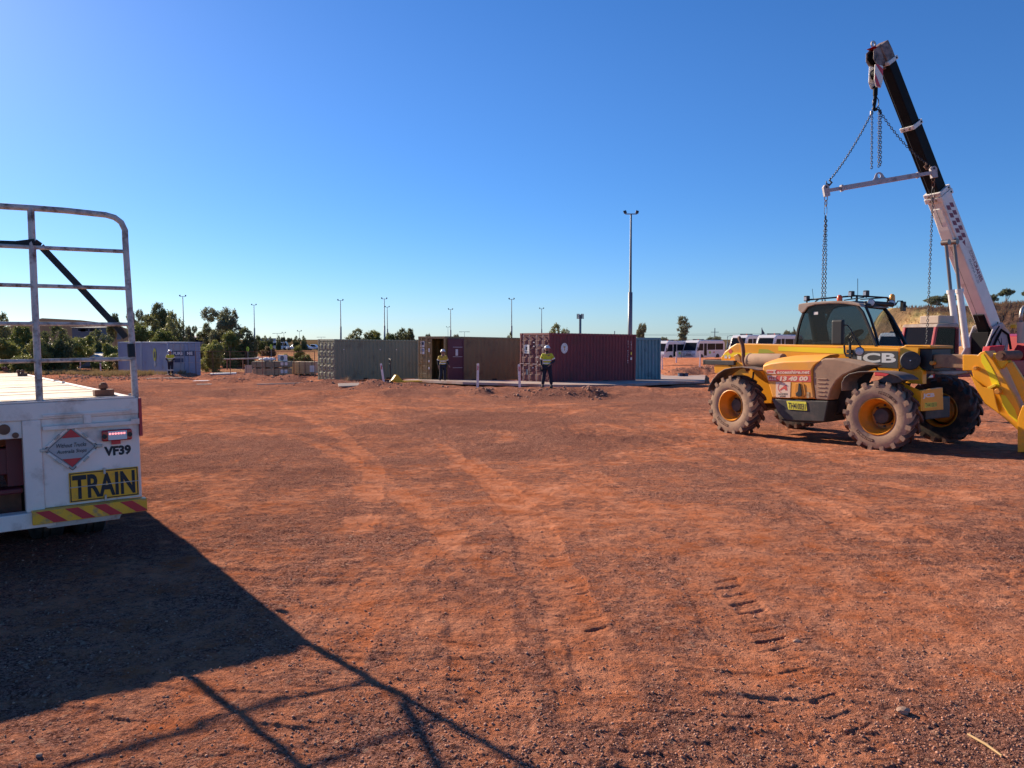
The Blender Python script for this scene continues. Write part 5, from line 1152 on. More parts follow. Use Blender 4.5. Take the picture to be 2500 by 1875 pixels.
m = MB(); link(m, SP(2138, 251), Vector((0, 0, 1)), .0, .42, .20, .022); m.build('master_link', 'chain', sling, smooth=True)
def catn(a, b, sag=.12, n=8): a, b = Vector(a), Vector(b); return [a.lerp(b, i / n) - Vector((0, 0, sag * 4 * (i / n) * (1 - i / n))) for i in range(n + 1)]
for pts in ([SP(2134, 262)] + catn(SP(2127, 278), SP(2030, 435), .14), [SP(2142, 262)] + catn(SP(2150, 275), SP(2260, 398, DS - .1), .16),
            [SP(2133, 262), SP(2129, 275), SP(2128, 412)], [SP(2143, 262), SP(2146, 275), SP(2145, 408)], [SP(2143, 262), SP(2150, 275), SP(2150, 405)]):
    m = MB(); chain(m, pts); m.build('chain_leg', 'chain', sling)
for px, py, sg in ((2024, 443, 1), (2264, 404, -1)):
    c = SP(px, py); m = MB(); m.tube([c + Vector((.06 * sg, 0, .12)), c + Vector((.02 * sg, 0, .04)), c + Vector((.10 * sg, 0, -.04)), c + Vector((.02 * sg, 0, -.13)), c + Vector((-.09 * sg, 0, -.08)), c + Vector((-.10 * sg, 0, .02))], [.03, .035, .04, .04, .03, .015], 8); m.build('sling_hook', 'rusty' if sg < 0 else 'chain', sling, smooth=True)
for px, py in ((2127, 276), (2149, 273)): m = MB(); m.box(SP(px, py), (.07, .06, .16)); m.build('shortener', 'steel' if px < 2140 else 'chain', sling, bevel=.01)
beam = thing('spreader_beam', 'grey spreader beam hanging level on chains beside the black crane boom', 'spreader beam', loc=tuple((Lb_ + Rb_) / 2))
bd = (Rb_ - Lb_); BL = bd.length; bxx = bd.normalized(); bo = (Lb_ + Rb_) / 2; RB = Matrix((bxx, Vector((0, 1, 0)), Vector((-bxx.z, 0, bxx.x)))).transposed()
def bx_(t, z, size, mm): mm.box(RB @ Vector((t, 0, z)), size, RB)
m = MB(); bx_(0, 0, (BL * .70, .14, .17), m); m.build('beam', 'beam_white', beam, bevel=.006)
m = MB(); bx_(-BL * .43, 0, (BL * .15, .10, .12), m); bx_(BL * .42, 0, (BL * .16, .10, .12), m); m.build('inner_tube', 'beam_white', beam)
m = MB(); bx_(-BL * .355, 0, (.07, .19, .23), m); bx_(BL * .352, 0, (.05, .19, .21), m); m.build('end_flange', 'beam_white', beam)
for sg in (-1, 1):
    m = MB(); t = sg * BL * .5; pts = [(t - .10, -.20), (t + .10, -.20), (t + .11, .14), (t + .05, .22), (t - .05, .22), (t - .11, .14)]
    m.loft([[RB @ Vector((x, y, z)) for x, z in pts] for y in (-.08, .08)]); e = m.build('end_plate', 'beam_white', beam, bevel=.008)
    m = MB(); m.lathe([(-.09, .04), (.09, .04)], RB @ Vector((t, 0, .13)), (0, 1, 0), 12); m.build('pin', 'chain', e)
m = MB(); n_ = 16; ring = [(0.27 * math.cos(math.pi * k / n_), .085 + .02 + .22 * math.sin(math.pi * k / n_) ** 1) for k in range(n_ + 1)]; ring = [(-.26, .085)] [::-1] + ring[::-1][1:-1] + [(.26, .085)]
hole = [(0.055 * math.cos(2 * math.pi * k / 12), .215 + .085 * math.sin(2 * math.pi * k / 12)) for k in range(12)]
out = [(.27, .085), (.20, .13), (.13, .28), (.07, .335), (0, .35), (-.07, .335), (-.13, .28), (-.20, .13), (-.27, .085), (-.10, .085), (0, .085), (.10, .085)]
for k in range(12):
    a, b, c, d = out[k], out[(k + 1) % 12], hole[(k + 1 + 0) % 12], hole[k]
    m.loft([[RB @ Vector((x - .0, y, z)) for x, z in (a, b, c, d)] for y in (-.012, .012)])
m.build('lifting_eye', 'beam_white', beam)
for side, px0, dn in (('l', 2014.5, 0), ('r', 2277, 1)):
    end = Lb_ if dn == 0 else Rb_; low = P(2012 if dn == 0 else 2273, 900, DS); low = Vector((end.x - (.02 if dn == 0 else .06), end.y, float(terr(end.x, end.y)) + 1.1))
    g = thing('hanging_chain', ('long doubled chain hanging from the left end of the spreader beam' if dn == 0 else 'long single chain hanging from the right end of the spreader beam past the crane cab'), 'chain', loc=tuple(end))
    m = MB(); link(m, Vector((0, 0, -.27)), Vector((0, 0, 1)), .3, .20, .12, .022); link(m, Vector((0, 0, -.45)), Vector((0, 0, 1)), 1.7, .22, .13, .022); m.build('shackle', 'rusty' if dn else 'steel', g)
    m = MB(); link(m, Vector((0, 0, -.72)), Vector((0, 0, 1)), .0, .42, .09, .018); link(m, Vector((0, 0, -.98)), Vector((0, 0, 1)), 1.57, .16, .09, .018); m.build('connector_link', 'chain', g)
    lo = low - end
    if dn == 0:
        m = MB(); chain(m, [(0, 0, -1.05), (-.05, 0, -2.3)], Wd=.07); chain(m, [(.02, 0, -1.05), (.04, 0, -2.3)], Wd=.07)
        chain(m, [(-.05, 0, -2.3), (-.06, 0, lo.z)]); chain(m, [(.05, 0, -2.3), (.05, 0, lo.z)])
    else: m = MB(); chain(m, [(0, 0, -1.05), (lo.x, 0, lo.z)])
    m.build('chain_links', 'chain', g)
# ---------------------------------------------------------------- shipping containers
def corrugated(mm, p0, p1, z0, z1, depth, nrm, n, duty=.5):   # ribbed wall between two ground points
    p0, p1 = Vector((*p0, 0)), Vector((*p1, 0)); d = p1 - p0; L = d.length; d = d / L; nv = Vector((*nrm, 0)); prof = []
    for k in range(n):
        a = L * k / n; w_ = L / n; prof += [(a, 0), (a + w_ * .32, 0), (a + w_ * .5, -depth), (a + w_ * .82, -depth)]
    prof.append((L, 0))
    bot = [p0 + d * a + nv * o + Vector((0, 0, z0)) for a, o in prof]; top_ = [v + Vector((0, 0, z1 - z0)) for v in bot]
    k0 = len(mm.v); mm.v += [tuple(v) for v in bot] + [tuple(v) for v in top_]; k = len(bot)
    for i in range(k - 1): mm.f.append((k0 + i, k0 + i + 1, k0 + k + i + 1, k0 + k + i))
def container(label, wall, origin, sdir, ribs=17, doors='left', group=None, open_door=False, H=2.59, L=6.06, door_mat=None, plain_end=False, ribd=.036):
    # origin: corner nearest the camera; local X runs along the long side, local Y along the end wall, away from the camera
    s = Vector((sdir[0], sdir[1], 0)).normalized(); e = Vector((-s.y, s.x, 0)); o = Vector(origin)
    o = Vector((o.x, o.y, float(terr(o.x + s.x * 3, o.y + s.y * 3)) * .5 + float(terr(o.x, o.y)) * .5 + .05))
    tilt = (float(terr(*(o.xy + s.xy * L))) - float(terr(*o.xy))) / L * .55
    X = Vector((s.x, s.y, tilt)).normalized(); Z = X.cross(e).normalized()
    mx = Matrix(((X.x, e.x, Z.x, o.x), (X.y, e.y, Z.y, o.y), (X.z, e.z, Z.z, o.z), (0, 0, 0, 1)))
    c = thing('shipping_container', label, 'shipping container', mx=mx, group=group); W = 2.44; dmt = door_mat or wall
    m = MB(); t = .12
    for x in (0, L - t):
        for y in (0, W - t): m.bb(x, x + t, y, y + t, 0.0, H)
    for y in (0.01, W - .11): m.bb(t, L - t, y, y + .10, H - .10, H - .012); m.bb(t, L - t, y, y + .10, .03, .17)
    for x in (.01, L - .11): m.bb(x, x + .1, t, W - t, H - .12, H - .012); m.bb(x, x + .1, t, W - t, .03, .16)
    for x in (0, L - .16):
        for y in (0, W - .16):
            for z in (-.004, H - .11): m.bb(x - .006, x + .166, y - .006, y + .166, z, z + .118)
    m.build('frame', wall, c, bevel=.006)
    m = MB(); corrugated(m, (t, .035), (L - t, .035), .16, H - .09, ribd, (0, -1), ribs); corrugated(m, (L - t, W - .035), (t, W - .035), .16, H - .09, ribd, (0, 1), ribs); m.build('side_wall', wall, c)
    m = MB(); corrugated(m, (L - .035, t), (L - .035, W - t), .16, H - .11, ribd, (1, 0), 8); m.build('end_wall', wall, c)
    m = MB(); nr = 26
    for k in range(nr): m.bb(.1 + k * (L - .2) / nr, .1 + (k + .6) * (L - .2) / nr, .04, W - .04, H - .05, H + .012)
    m.bb(.05, L - .05, .05, W - .05, H - .07, H - .03); m.build('roof', wall, c)
    m = MB(); m.bb(.1, L - .1, .1, W - .1, .10, .16); m.build('floor', 'timber', c)
    m = MB()
    for x in (L * .36, L * .63): m.bb(x - .18, x + .18, -.003, .012, .045, .155)
    m.build('fork_pocket', 'black', c)
    def leaf(par, y0, y1, mt, xo=.02):
        m = MB(); m.bb(xo, xo + .05, y0, y1, .14, H - .14); d = m.build('door', mt, par)
        m = MB()
        for k in range(5):
            za = .22 + k * (H - .40) / 5; m.bb(xo - .022, xo + .001, y0 + .08, y1 - .08, za, za + (H - .4) / 5 * .60)
        m.build('door_panel', mt, d, bevel=.018, seg=1)
        for yy in (y0 + (y1 - y0) * .30, y0 + (y1 - y0) * .76):
            m = MB(); m.tube([(xo - .055, yy, .08), (xo - .055, yy, H - .08)], .019, 8)
            for zz in (.10, .8, 1.75, H - .14): m.box((xo - .045, yy, zz), (.05, .08, .06))
            m.build('lock_rod', 'rod_pale' if mt in ('cont_door_red',) else mt, d, auto=40)
        for yy in (y0 + (y1 - y0) * .30, y0 + (y1 - y0) * .76):
            m = MB(); m.box((xo - .075, yy + .12, 1.02), (.03, .36, .035)); m.build('door_handle', 'rod_pale' if mt in ('cont_door_red', 'cont_grey') else mt, d)
        for zz in (.35, .95, 1.6, 2.2):
            m = MB(); yh = y0 if y0 < W * .3 else y1; m.box((xo - .03, yh, zz), (.04, .09, .12)); m.build('hinge', mt, d)
        return d
    if plain_end:
        m = MB(); corrugated(m, (.035, W - t), (.035, t), .16, H - .11, ribd, (-1, 0), 8); m.build('end_wall', wall, c)
    elif not open_door:
        leaf(c, .10, W / 2 - .01, dmt); leaf(c, W / 2 + .01, W - .10, dmt)
    else:
        leaf(c, W / 2 + .01, W - .10, dmt)
        # near leaf swung right round, lying along the long side with its plum inner face out
        e2 = bpy.data.objects.new('open_door', None); COL.objects.link(e2); e2.parent = c; e2.location = (.08, -.05, 0); e2['label'] = 'plum painted inner face of the open door'
        m = MB(); m.bb(.02, 1.16, -.09, -.04, .12, H - .10); d = m.build('door_leaf', 'plum', None); d.parent = e2
        m = MB()
        for z in (.16, .80, 1.42, 1.96, H - .16): m.bb(.03, 1.15, -.115, -.089, z, z + .05)
        m.bb(.03, .09, -.116, -.088, .17, H - .15); m.bb(1.09, 1.15, -.116, -.088, .17, H - .15); m.build('door_rib', 'plum', d)
        m = MB(); m.bb(.02, 1.16, -.10, -.08, .10, .125); m.bb(1.155, 1.18, -.10, -.04, .12, H - .1); m.build('door_gasket', 'black', d)
        m = MB()
        for z in (.82, 1.44, 1.98): m.bb(.35, 1.05, -.119, -.1165, z + .01, z + .03)
        m.bb(.56, .72, -.120, -.0905, 1.52, 1.88); m.build('notice', 'white_ink', d)
    return c, o, X, e, Z
GR = 'steel shipping containers around the yard'
g = GD(1340, 38.3); c_red = container('maroon shipping container with a round white emblem on its long side', 'cont_red', g, (.808, .589), group=GR, door_mat='cont_door_red', ribs=26)
c = c_red[0]
# round emblem and painted codes (generic marks at the same place)
m = MB(); m.lathe([(0, .265), (.004, .265), (.005, .0)], (.98, -.004, 1.84), (0, -1, 0), 28); em = m.build('round_emblem', 'white_ink', c); em.scale = (.85, 1, 1.0); em.location = (.15, 0, 0)
m = MB()
for k in range(22):
    a0 = 2 * math.pi * k / 22; 
    if k % 2 == 0: m.box((.98 + math.cos(a0) * .215, -.0105, 1.84 + math.sin(a0) * .215), (.035, .002, .035))
m.prism([(.98, 1.70), (1.03, 1.76), (1.00, 1.84), (1.07, 1.90), (1.03, 1.97), (.97, 1.93), (.90, 1.97), (.91, 1.88), (.97, 1.82), (.95, 1.75)], -.012, -.010); m.build('emblem_mark', 'straw', em)
for z_, k in ((0, 0),):
    for i, ch in enumerate('GSTU 9230715'):
        if ch != ' ': text('code_lettering', ch, (5.42, -.004, 2.20 - i * .105), (1, 0, 0), (0, 0, 1), .052, .075, 'white_ink', c)
for i, ch in enumerate('MEDITERR'): text('code_lettering', ch, (5.66, -.004, 2.20 - i * .062), (1, 0, 0), (0, 0, 1), .05, .045, 'white_ink', c)
m = MB(); m.bb(5.66, 5.74, -.004, -.002, 1.50, 1.64); m.build('yellow_label', 'plate_yellow', c); m = MB(); m.bb(5.65, 5.76, -.004, -.002, 1.22, 1.36); m.build('white_label', 'white_ink', c)
text('code_lettering', 'GSTU 92307 5 4', (-.006, 1.05, 1.92), (0, -1, 0), (0, 0, 1), .95, .10, 'white_ink', c); text('code_lettering', '22G1', (-.006, .55, 1.74), (0, -1, 0), (0, 0, 1), .36, .09, 'white_ink', c)
m = MB(); m.bb(-.012, -.004, 1.60, 2.12, 1.55, 2.0); nb = m.build('notice_board', 'white_ink', c)
m = MB(); m.prism([(1.9, 1.75), (1.84, 1.85), (1.88, 1.92), (1.83, 1.82)], 0, 0) if False else m.bb(-.015, -.0125, 1.80, 1.92, 1.72, 1.90); m.bb(-.015, -.0125, 1.68, 2.02, 1.62, 1.65); m.build('notice_mark', 'ink', nb)
for k, (y, z, w_, h_) in enumerate(((1.25, 2.1, .12, .05), (1.25, 1.9, .12, .05), (.95, 1.35, .18, .05), (.95, 1.1, .10, .06), (.95, .9, .10, .06), (1.3, .8, .08, .06), (1.8, .45, .16, .28))):
    m = MB(); m.bb(-.008, -.004, y - w_ / 2, y + w_ / 2, z, z + h_); m.build('door_label', 'white_ink' if k < 6 else 'pole_grey', c)
g = GD(1086, 43.0); c_tan = container('tan shipping container standing open, purple door folded back on its side', 'cont_tan', g, (.71, .70), group=GR, open_door=True, ribs=14)
c = c_tan[0]
for nm, y, z, w_, h_, mt in (('paper_notice', 2.02, 1.98, .34, .34, 'white_ink'), ('paper_notice', 2.02, 1.58, .34, .36, 'white_ink'), ('round_label', 1.42, 1.70, .12, .22, 'white_ink'), ('round_label', 1.42, 1.12, .12, .12, 'white_ink'), ('round_label', 1.42, .72, .12, .12, 'white_ink')):
    m = MB(); m.bb(-.016, -.006, y - w_ / 2, y + w_ / 2, z, z + h_); o = m.build(nm, mt, c)
    if nm == 'paper_notice': m = MB(); m.bb(-.0185, -.0165, y - .13, y + .13, z + h_ * .35, z + h_ * .85); m.build('print_block', 'blue_box' if z > 1.7 else 'cont_blue', o)
g = GD(816, 47.7); c_grn = container('grey green shipping container, doors at its left end', 'cont_green', g, (.785, .62), group=GR, ribs=22)
m = MB()
for x in (.6, 3.15, 4.35): m.bb(x, x + .07, -.003, .0, 1.93, 1.99)
m.build('vent_cover', 'white_ink', c_grn[0])
g = GD(1614, 45.0)
c_tel = container('teal shipping container behind the maroon one, ribbed end wall showing', 'cont_teal', g, (-.589, .808), group=GR, ribs=20, ribd=.055, plain_end=True)
for i, ch in enumerate('TRIU4510'): text('code_lettering', ch, (-.002, .66, 1.75 - i * .11), (0, -1, 0), (0, 0, 1), .06, .08, 'cont_blue', c_tel[0])
g = GD(410, 58.0); w0 = Vector((-.68, .73, 0)).normalized()
def container_blue(origin, label, logo, doors):
    s = Vector((-.68, .73, 0)).normalized(); e = Vector((.73, .68, 0)).normalized(); L, W, H = 6.06, 2.44, 2.59
    o = Vector((origin[0], origin[1], float(terr(origin[0], origin[1])) + .05)); tilt = 0
    X = e; Y = s
    mx = Matrix(((X.x, Y.x, 0, o.x), (X.y, Y.y, 0, o.y), (0, 0, 1, o.z), (0, 0, 0, 1)))
    c = thing('shipping_container', label, 'shipping container', mx=mx, group=GR)
    m = MB(); t = .12                                 # X 0..W (visible side at X=0), Y 0..L (doors at Y=0)
    for x in (0, W - t):
        for y in (0, L - t): m.bb(x, x + t, y, y + t, 0, H)
    for x in (.01, W - .11): m.bb(x, x + .1, t, L - t, H - .1, H - .012); m.bb(x, x + .1, t, L - t, .03, .17)
    for y in (.01, L - .11): m.bb(t, W - t, y, y + .1, H - .12, H - .012); m.bb(t, W - t, y, y + .1, .03, .16)
    m.build('frame', 'cont_blue', c)
    m = MB(); corrugated(m, (W - .035, t), (W - .035, L - t), .16, H - .09, .04, (1, 0), 22); corrugated(m, (.035, L - t), (.035, t), .16, H - .09, .04, (-1, 0), 22); m.build('side_wall', 'cont_blue', c)
    m = MB(); corrugated(m, (W - t, L - .035), (t, L - .035), .16, H - .11, .04, (0, 1), 8); m.build('end_wall', 'cont_blue', c)
    m = MB(); m.bb(.05, W - .05, .05, L - .05, H - .06, H - .005); m.build('roof', 'cont_blue', c)
    for y0, y1, mt in ((.10, W / 2 - .01, 'cont_grey'), (W / 2 + .01, W - .1, 'cont_blue')) if doors else ():
        m = MB(); m.bb(y0, y1, .02, .07, .14, H - .14); d = m.build('door', mt, c); m = MB()
        for k in range(5): m.bb(y0 + .08, y1 - .08, .0, .021, .22 + k * .44, .22 + k * .44 + .27)
        m.build('door_panel', mt, d)
        for k in (.3, .76):
            m = MB(); xx = y0 + (y1 - y0) * k; m.tube([(xx, -.035, .08), (xx, -.035, H - .08)], .02, 6); m.build('lock_rod', 'beam_white', d)
            m = MB(); m.box((xx + .1, -.05, 1.02), (.36, .03, .035)); m.build('door_handle', 'beam_white', d)
    if not doors: m = MB(); corrugated(m, (t, .035), (W - t, .035), .16, H - .11, .04, (0, -1), 8); m.build('end_wall', 'cont_blue', c)
    if logo:
        m = MB(); nn = []
        for (dz, k, mt) in ((1.72, 1.0, 'hivis'),):
            m.lathe([(0, .30), (.004, .30), (.005, 0)], (-.001, 2.9, 1.60), (-1, 0, 0), 24)
        o_ = m.build('oval_decal', 'reflective_green', c); o_.scale = (1, 1.15, 1.7); o_.location = (0, -.15 * 2.9, -.72 * 1.55)
        m = MB(); m.lathe([(0, .16), (.004, .15), (.005, 0)], (-.009, 2.9, 1.60), (-1, 0, 0), 16); m.build('decal_mark', 'grey_dark', o_)
        m = MB(); m.lathe([(0, .24), (.004, .24), (.005, 0)], (-.002, 2.9, .88), (-1, 0, 0), 18); m.build('white_decal', 'cont_grey', c)
    if doors:
        m = MB(); m.bb(.32, 1.16, -.012, -.004, 1.52, 1.92); sb = m.build('sign_panel', 'blue_box', c); m = MB(); m.bb(1.27, 1.99, -.012, -.004, 1.52, 1.92); sb2 = m.build('sign_panel', 'blue_box', c)
        text('lettering', 'PURE', (.38, -.0125, 1.60), (1, 0, 0), (0, 0, 1), .72, .24, 'white_ink', sb, bold=.03)
        text('lettering', 'ME', (1.42, -.0125, 1.60), (1, 0, 0), (0, 0, 1), .42, .24, 'white_ink', sb2, bold=.03)
        m = MB(); m.bb(.34, 1.14, -.012, -.004, 1.05, 1.35); m.build('sign_panel', 'blue_box', c)
    return c
container_blue((g.x, g.y), 'pale blue shipping container with doors facing right and oval green decal', True, True)
g2 = g + w0 * 6.12; container_blue((g2.x, g2.y), 'pale blue shipping container at the far left end, partly behind the trailer gate', False, False)
# concrete pad under the open containers
m = MB(); pp = [G(985, 934), G(1130, 941), G(1262, 945.5), G(1380, 949), G(1500, 948.5), G(1640, 941), G(1720, 938), G(1722, 921), G(1640, 919), G(1530, 921)]
n = 40; edge0 = [pp[0].lerp(pp[1], 0)] ; A_ = [pp[i] for i in (0, 1, 2, 3, 4, 5, 6)]; B_ = [Vector((A_[0].x + .6, A_[0].y + 3.5, 0)), Vector((A_[1].x + .8, A_[1].y + 4, 0)), Vector((A_[2].x + 1, A_[2].y + 5, 0)), Vector((A_[3].x + 1, A_[3].y + 6, 0)), Vector((pp[9].x - 1.2, pp[9].y, 0)), Vector((pp[8].x, pp[8].y, 0)), Vector((pp[7].x, pp[7].y, 0))]
vs, fs = [], []
for i in range(len(A_) - 1):
    for k in range(8):
        for j in range(9):
            a = A_[i].lerp(A_[i + 1], k / 8); b = B_[i].lerp(B_[i + 1], k / 8); p = a.lerp(b, j / 8); vs.append((p.x, p.y, float(terr(p.x, p.y)) + .055))
vs_n = len(vs) // 9
for j in range(9): p = A_[-1].lerp(B_[-1], j / 8); vs.append((p.x, p.y, float(terr(p.x, p.y)) + .055))
for r_ in range(vs_n):
    for j in range(8): fs.append((r_ * 9 + j, (r_ + 1) * 9 + j, (r_ + 1) * 9 + j + 1, r_ * 9 + j + 1))
m.add(vs, fs); o = m.build('concrete_pad', 'concrete'); tag(o, kind='structure'); sdm = o.modifiers.new('s', 'SOLIDIFY'); sdm.thickness = .12; sdm.offset = -1

# ---------------------------------------------------------------- people
def person(loc, yaw, H, label, shirt, pose, helmet='helmet', group=None):
    k = H / 1.80; p = thing('person', label, 'person', loc=tuple(loc), rz=yaw, group=group)   # faces local -Y
    J = dict(pel=(0, 0, .96), sp=(0, .01, 1.12), ch=(0, 0, 1.34), nk=(0, 0, 1.50), hd0=(0, -.01, 1.60), hd1=(0, -.015, 1.70), top=(0, 0, 1.76),
             sl=(.19, 0, 1.42), sr=(-.19, 0, 1.42), hl=(.10, 0, .92), hr=(-.10, 0, .92))
    J.update(pose)
    J = {a: Vector(b) * k for a, b in J.items()}
    n = []; ed = []; ix = {}
    def nd(nm, r, pos=None): ix[nm] = len(n); n.append((tuple(pos if pos is not None else J[nm]), r * k if not hasattr(r, '__len__') else tuple(q * k for q in r)))
    nd('pel', (.125, .10)); nd('sp', (.125, .10)); nd('ch', (.145, .105)); nd('nk', .06); nd('hd0', .078); nd('hd1', .088); nd('top', .055)
    for s in 'lr': nd('s' + s, .07); nd('e' + s, .045); nd('w' + s, .030); nd('h' + s, .09); nd('k' + s, .06); nd('a' + s, .042)
    for s in 'lr': nd('t' + s, .035, J['a' + s] + Vector((0, -.13, -.05)) * k)
    E = [('pel', 'sp'), ('sp', 'ch'), ('ch', 'nk'), ('nk', 'hd0'), ('hd0', 'hd1'), ('hd1', 'top')]
    for s in 'lr': E += [('ch', 's' + s), ('s' + s, 'e' + s), ('e' + s, 'w' + s), ('pel', 'h' + s), ('h' + s, 'k' + s), ('k' + s, 'a' + s), ('a' + s, 't' + s)]
    for s, sg in (('l', 1), ('r', -1)):               # palm, four unequal fingers, thumb
        w_ = J['w' + s]; d = (w_ - J['e' + s]).normalized(); side = d.cross(Vector((0, 0, 1)))
        side = side.normalized() if side.length > .1 else Vector((0, 1, 0)); palm = w_ + d * .05 * k; nd('p' + s, (.034, .02), palm); E.append(('w' + s, 'p' + s)); curl = Vector((-sg * .3, -.2, -.3)) * k
        for f, (o_, ln) in enumerate(((-.028, .070), (-.010, .080), (.010, .076), (.027, .060))):
            a = palm + side * o_ * k + d * .045 * k; b = a + d * ln * .55 * k; c_ = b + (d * .7 + Vector((0, -.5, 0))).normalized() * ln * .5 * k
            nd(f'f{s}{f}a', .009, a); nd(f'f{s}{f}b', .0085, b); nd(f'f{s}{f}c', .007, c_); E += [('p' + s, f'f{s}{f}a'), (f'f{s}{f}a', f'f{s}{f}b'), (f'f{s}{f}b', f'f{s}{f}c')]
        a = palm - side * .035 * k; b = a - side * .02 * k + d * .04 * k; nd(f'th{s}a', .011, a); nd(f'th{s}b', .009, b); E += [('p' + s, f'th{s}a'), (f'th{s}a', f'th{s}b')]
    skinned('body', n, [(ix[a], ix[b]) for a, b in E], 'skin', p, sub=1)
    def wear(nm, pts, edges, mt, root=0):
        names = list(pts); skinned(nm, [(tuple(J[a] if a in J else pts[a][1]), (pts[a][0] * k if not hasattr(pts[a][0], '__len__') else tuple(q * k for q in pts[a][0])) if isinstance(pts[a], tuple) and not isinstance(pts[a][0], Vector) else .1) for a in names], [(names.index(a), names.index(b)) for a, b in edges], mt, p, names.index('pel') if 'pel' in names else 0, sub=2)
    # shirt: torso and sleeves to the elbow, darker cuffs below
    sh = {'sp': ((.155, .125),), 'ch': ((.175, .135),), 'pel2': ((.150, .12), J['pel'] + Vector((0, 0, .03)) * k), 'nk2': ((.075, .075), J['nk'] - Vector((0, 0, .035)) * k)}
    for s in 'lr': sh['s' + s] = ((.090, .09),); sh['m' + s] = ((.076, .076), J['s' + s].lerp(J['e' + s], .75))
    wear('shirt', sh, [('pel2', 'sp'), ('sp', 'ch'), ('ch', 'nk2')] + [e for s in 'lr' for e in (('ch', 's' + s), ('s' + s, 'm' + s))], shirt)
    for s in 'lr':
        m = MB(); a = J['s' + s].lerp(J['e' + s], .72); m.tube([a, J['e' + s], J['e' + s].lerp(J['w' + s], .85)], [.066 * k, .058 * k, .043 * k], 10); m.build('sleeve', 'navy', p, smooth=True, auto=50)
        m = MB(); a = J['s' + s].lerp(J['e' + s], .55); b = J['s' + s].lerp(J['e' + s], .74); m.tube([a, b], [.088 * k, .082 * k], 12); m.build('sleeve_band', 'silver_tape', p, smooth=True, auto=50)
    for z in (1.07, 1.20):
        m = MB(); rings = []
        for zz in (z - .028, z + .028):
            c_ = J['pel'].lerp(J['ch'], (zz - .96) / .38); ex_ = .190 if z > 1.1 else .178
            rings.append([c_ + Vector((math.cos(q * math.pi / 10) * ex_, math.sin(q * math.pi / 10) * (ex_ * .86), 0)) * k for q in range(20)])
        m.loft(rings, cap=False); m.build('reflective_band', 'silver_tape', p, smooth=True)
    tr = {'pel': ((.158, .125),)}
    for s in 'lr': tr['h' + s] = ((.115, .12),); tr['k' + s] = ((.085, .085),); tr['q' + s] = ((.075, .08), J['a' + s] + Vector((0, 0, .05)) * k)
    wear('trousers', tr, [e for s in 'lr' for e in (('pel', 'h' + s), ('h' + s, 'k' + s), ('k' + s, 'q' + s))], 'navy')
    for s in 'lr':
        m = MB(); a = J['a' + s]; m.loft([[a + Vector((x * w2, y, z)) * k for x, y in ((-1, .07), (1, .07), (1, -.12), (.6, -.19), (-.6, -.19), (-1, -.12))] for z, w2 in ((-.08, .052), (-.03, .052))] + [[a + Vector((x * .048, y, .03)) * k for x, y in ((-1, .06), (1, .06), (1, -.03), (.6, -.06), (-.6, -.06), (-1, -.03))]]); m.build('boot', 'boot', p, bevel=.012 * k)
    hc = J['hd1'] + Vector((0, .005, .02)) * k; m = MB()
    m.lathe([(-.005, .118), (.0, .155), (.008, .150), (.012, .128), (.05, .122), (.09, .10), (.118, .06), (.128, .005)], hc, (0, .06, 1), 20); hm = m.build('helmet', helmet, p, smooth=True, auto=60)
    for v in hm.data.vertices: 
        if v.co.y < hc.y: v.co.y = hc.y + (v.co.y - hc.y) * 1.15
    f = J['hd0'] + Vector((0, -.085, .05)) * k
    m = MB(); m.tube([f + Vector((0, .02, .03)) * k, f + Vector((0, -.018, -.01)) * k], [.010 * k, .016 * k], 6); m.build('nose', 'skin', p, smooth=True)
    for s in (-1, 1):
        m = MB(); m.box(f + Vector((s * .034, -.004, .026)) * k, (.034 * k, .014 * k, .016 * k)); m.build('eyewear', 'ink', p, bevel=.005)
        m = MB(); m.tube([J['hd0'] + Vector((s * .078, .01, .05)) * k, J['hd0'] + Vector((s * .092, .015, .02)) * k], .018 * k, 6); m.build('ear', 'skin', p, smooth=True)
    return p, J, k
hz_pose = dict(el=(.30, .03, 1.17), wl=(.17, -.14, 1.03), er=(-.28, .05, 1.17), wr=(-.22, -.08, .94), kl=(.15, -.02, .50), kr=(-.14, -.02, .50), al=(.19, 0, .09), ar=(-.20, 0, .09))
g = at_ground(1336, 33.6); pr, J, k = person((g.x, g.y, g.z - .01), R(-14), 1.82, 'worker in white helmet standing before the maroon container, hands at his waist', 'hivis', hz_pose, group='workers in high visibility shirts')
m = MB(); m.loft([[J['hd0'] + Vector((x, y, z)) * k for x, y in ((-.075, .0), (.075, .0), (.05, -.088), (-.05, -.088))] for z in (-.075, .005)]); m.build('beard', 'hair', pr, bevel=.015)
m = MB(); m.loft([[J['pel'] + Vector((math.cos(q * math.pi / 8) * .175, math.sin(q * math.pi / 8) * .14, z)) * k for q in range(16)] for z in (-.01, .05)]); m.build('belt', 'ink', pr)
m = MB(); m.box(J['wr'] + Vector((-.03, .02, -.13)) * k, (.10, .10, .20)); m.build('tool_pouch', 'black', pr, bevel=.02)
mp = dict(el=(.27, .04, 1.17), wl=(.33, -.06, .96), er=(-.26, .02, 1.16), wr=(-.25, -.10, .92), kl=(.10, -.02, .50), kr=(-.12, -.06, .50), al=(.12, .02, .09), ar=(-.19, -.08, .09), hd1=(.01, -.02, 1.70))
g = at_ground(1081, 41.4); g.z = max(g.z, float(terr(g.x, g.y)) + .055); pm, J, k = person(g, R(18), 1.76, 'worker in orange yellow shirt standing before the open container doorway', 'hivis_orange', mp, group='workers in high visibility shirts')
lp = dict(el=(.28, .02, 1.18), wl=(.12, -.20, 1.05), er=(-.28, .02, 1.18), wr=(-.10, -.20, 1.03), kl=(.10, 0, .50), kr=(-.10, 0, .50), al=(.11, 0, .09), ar=(-.11, 0, .09))
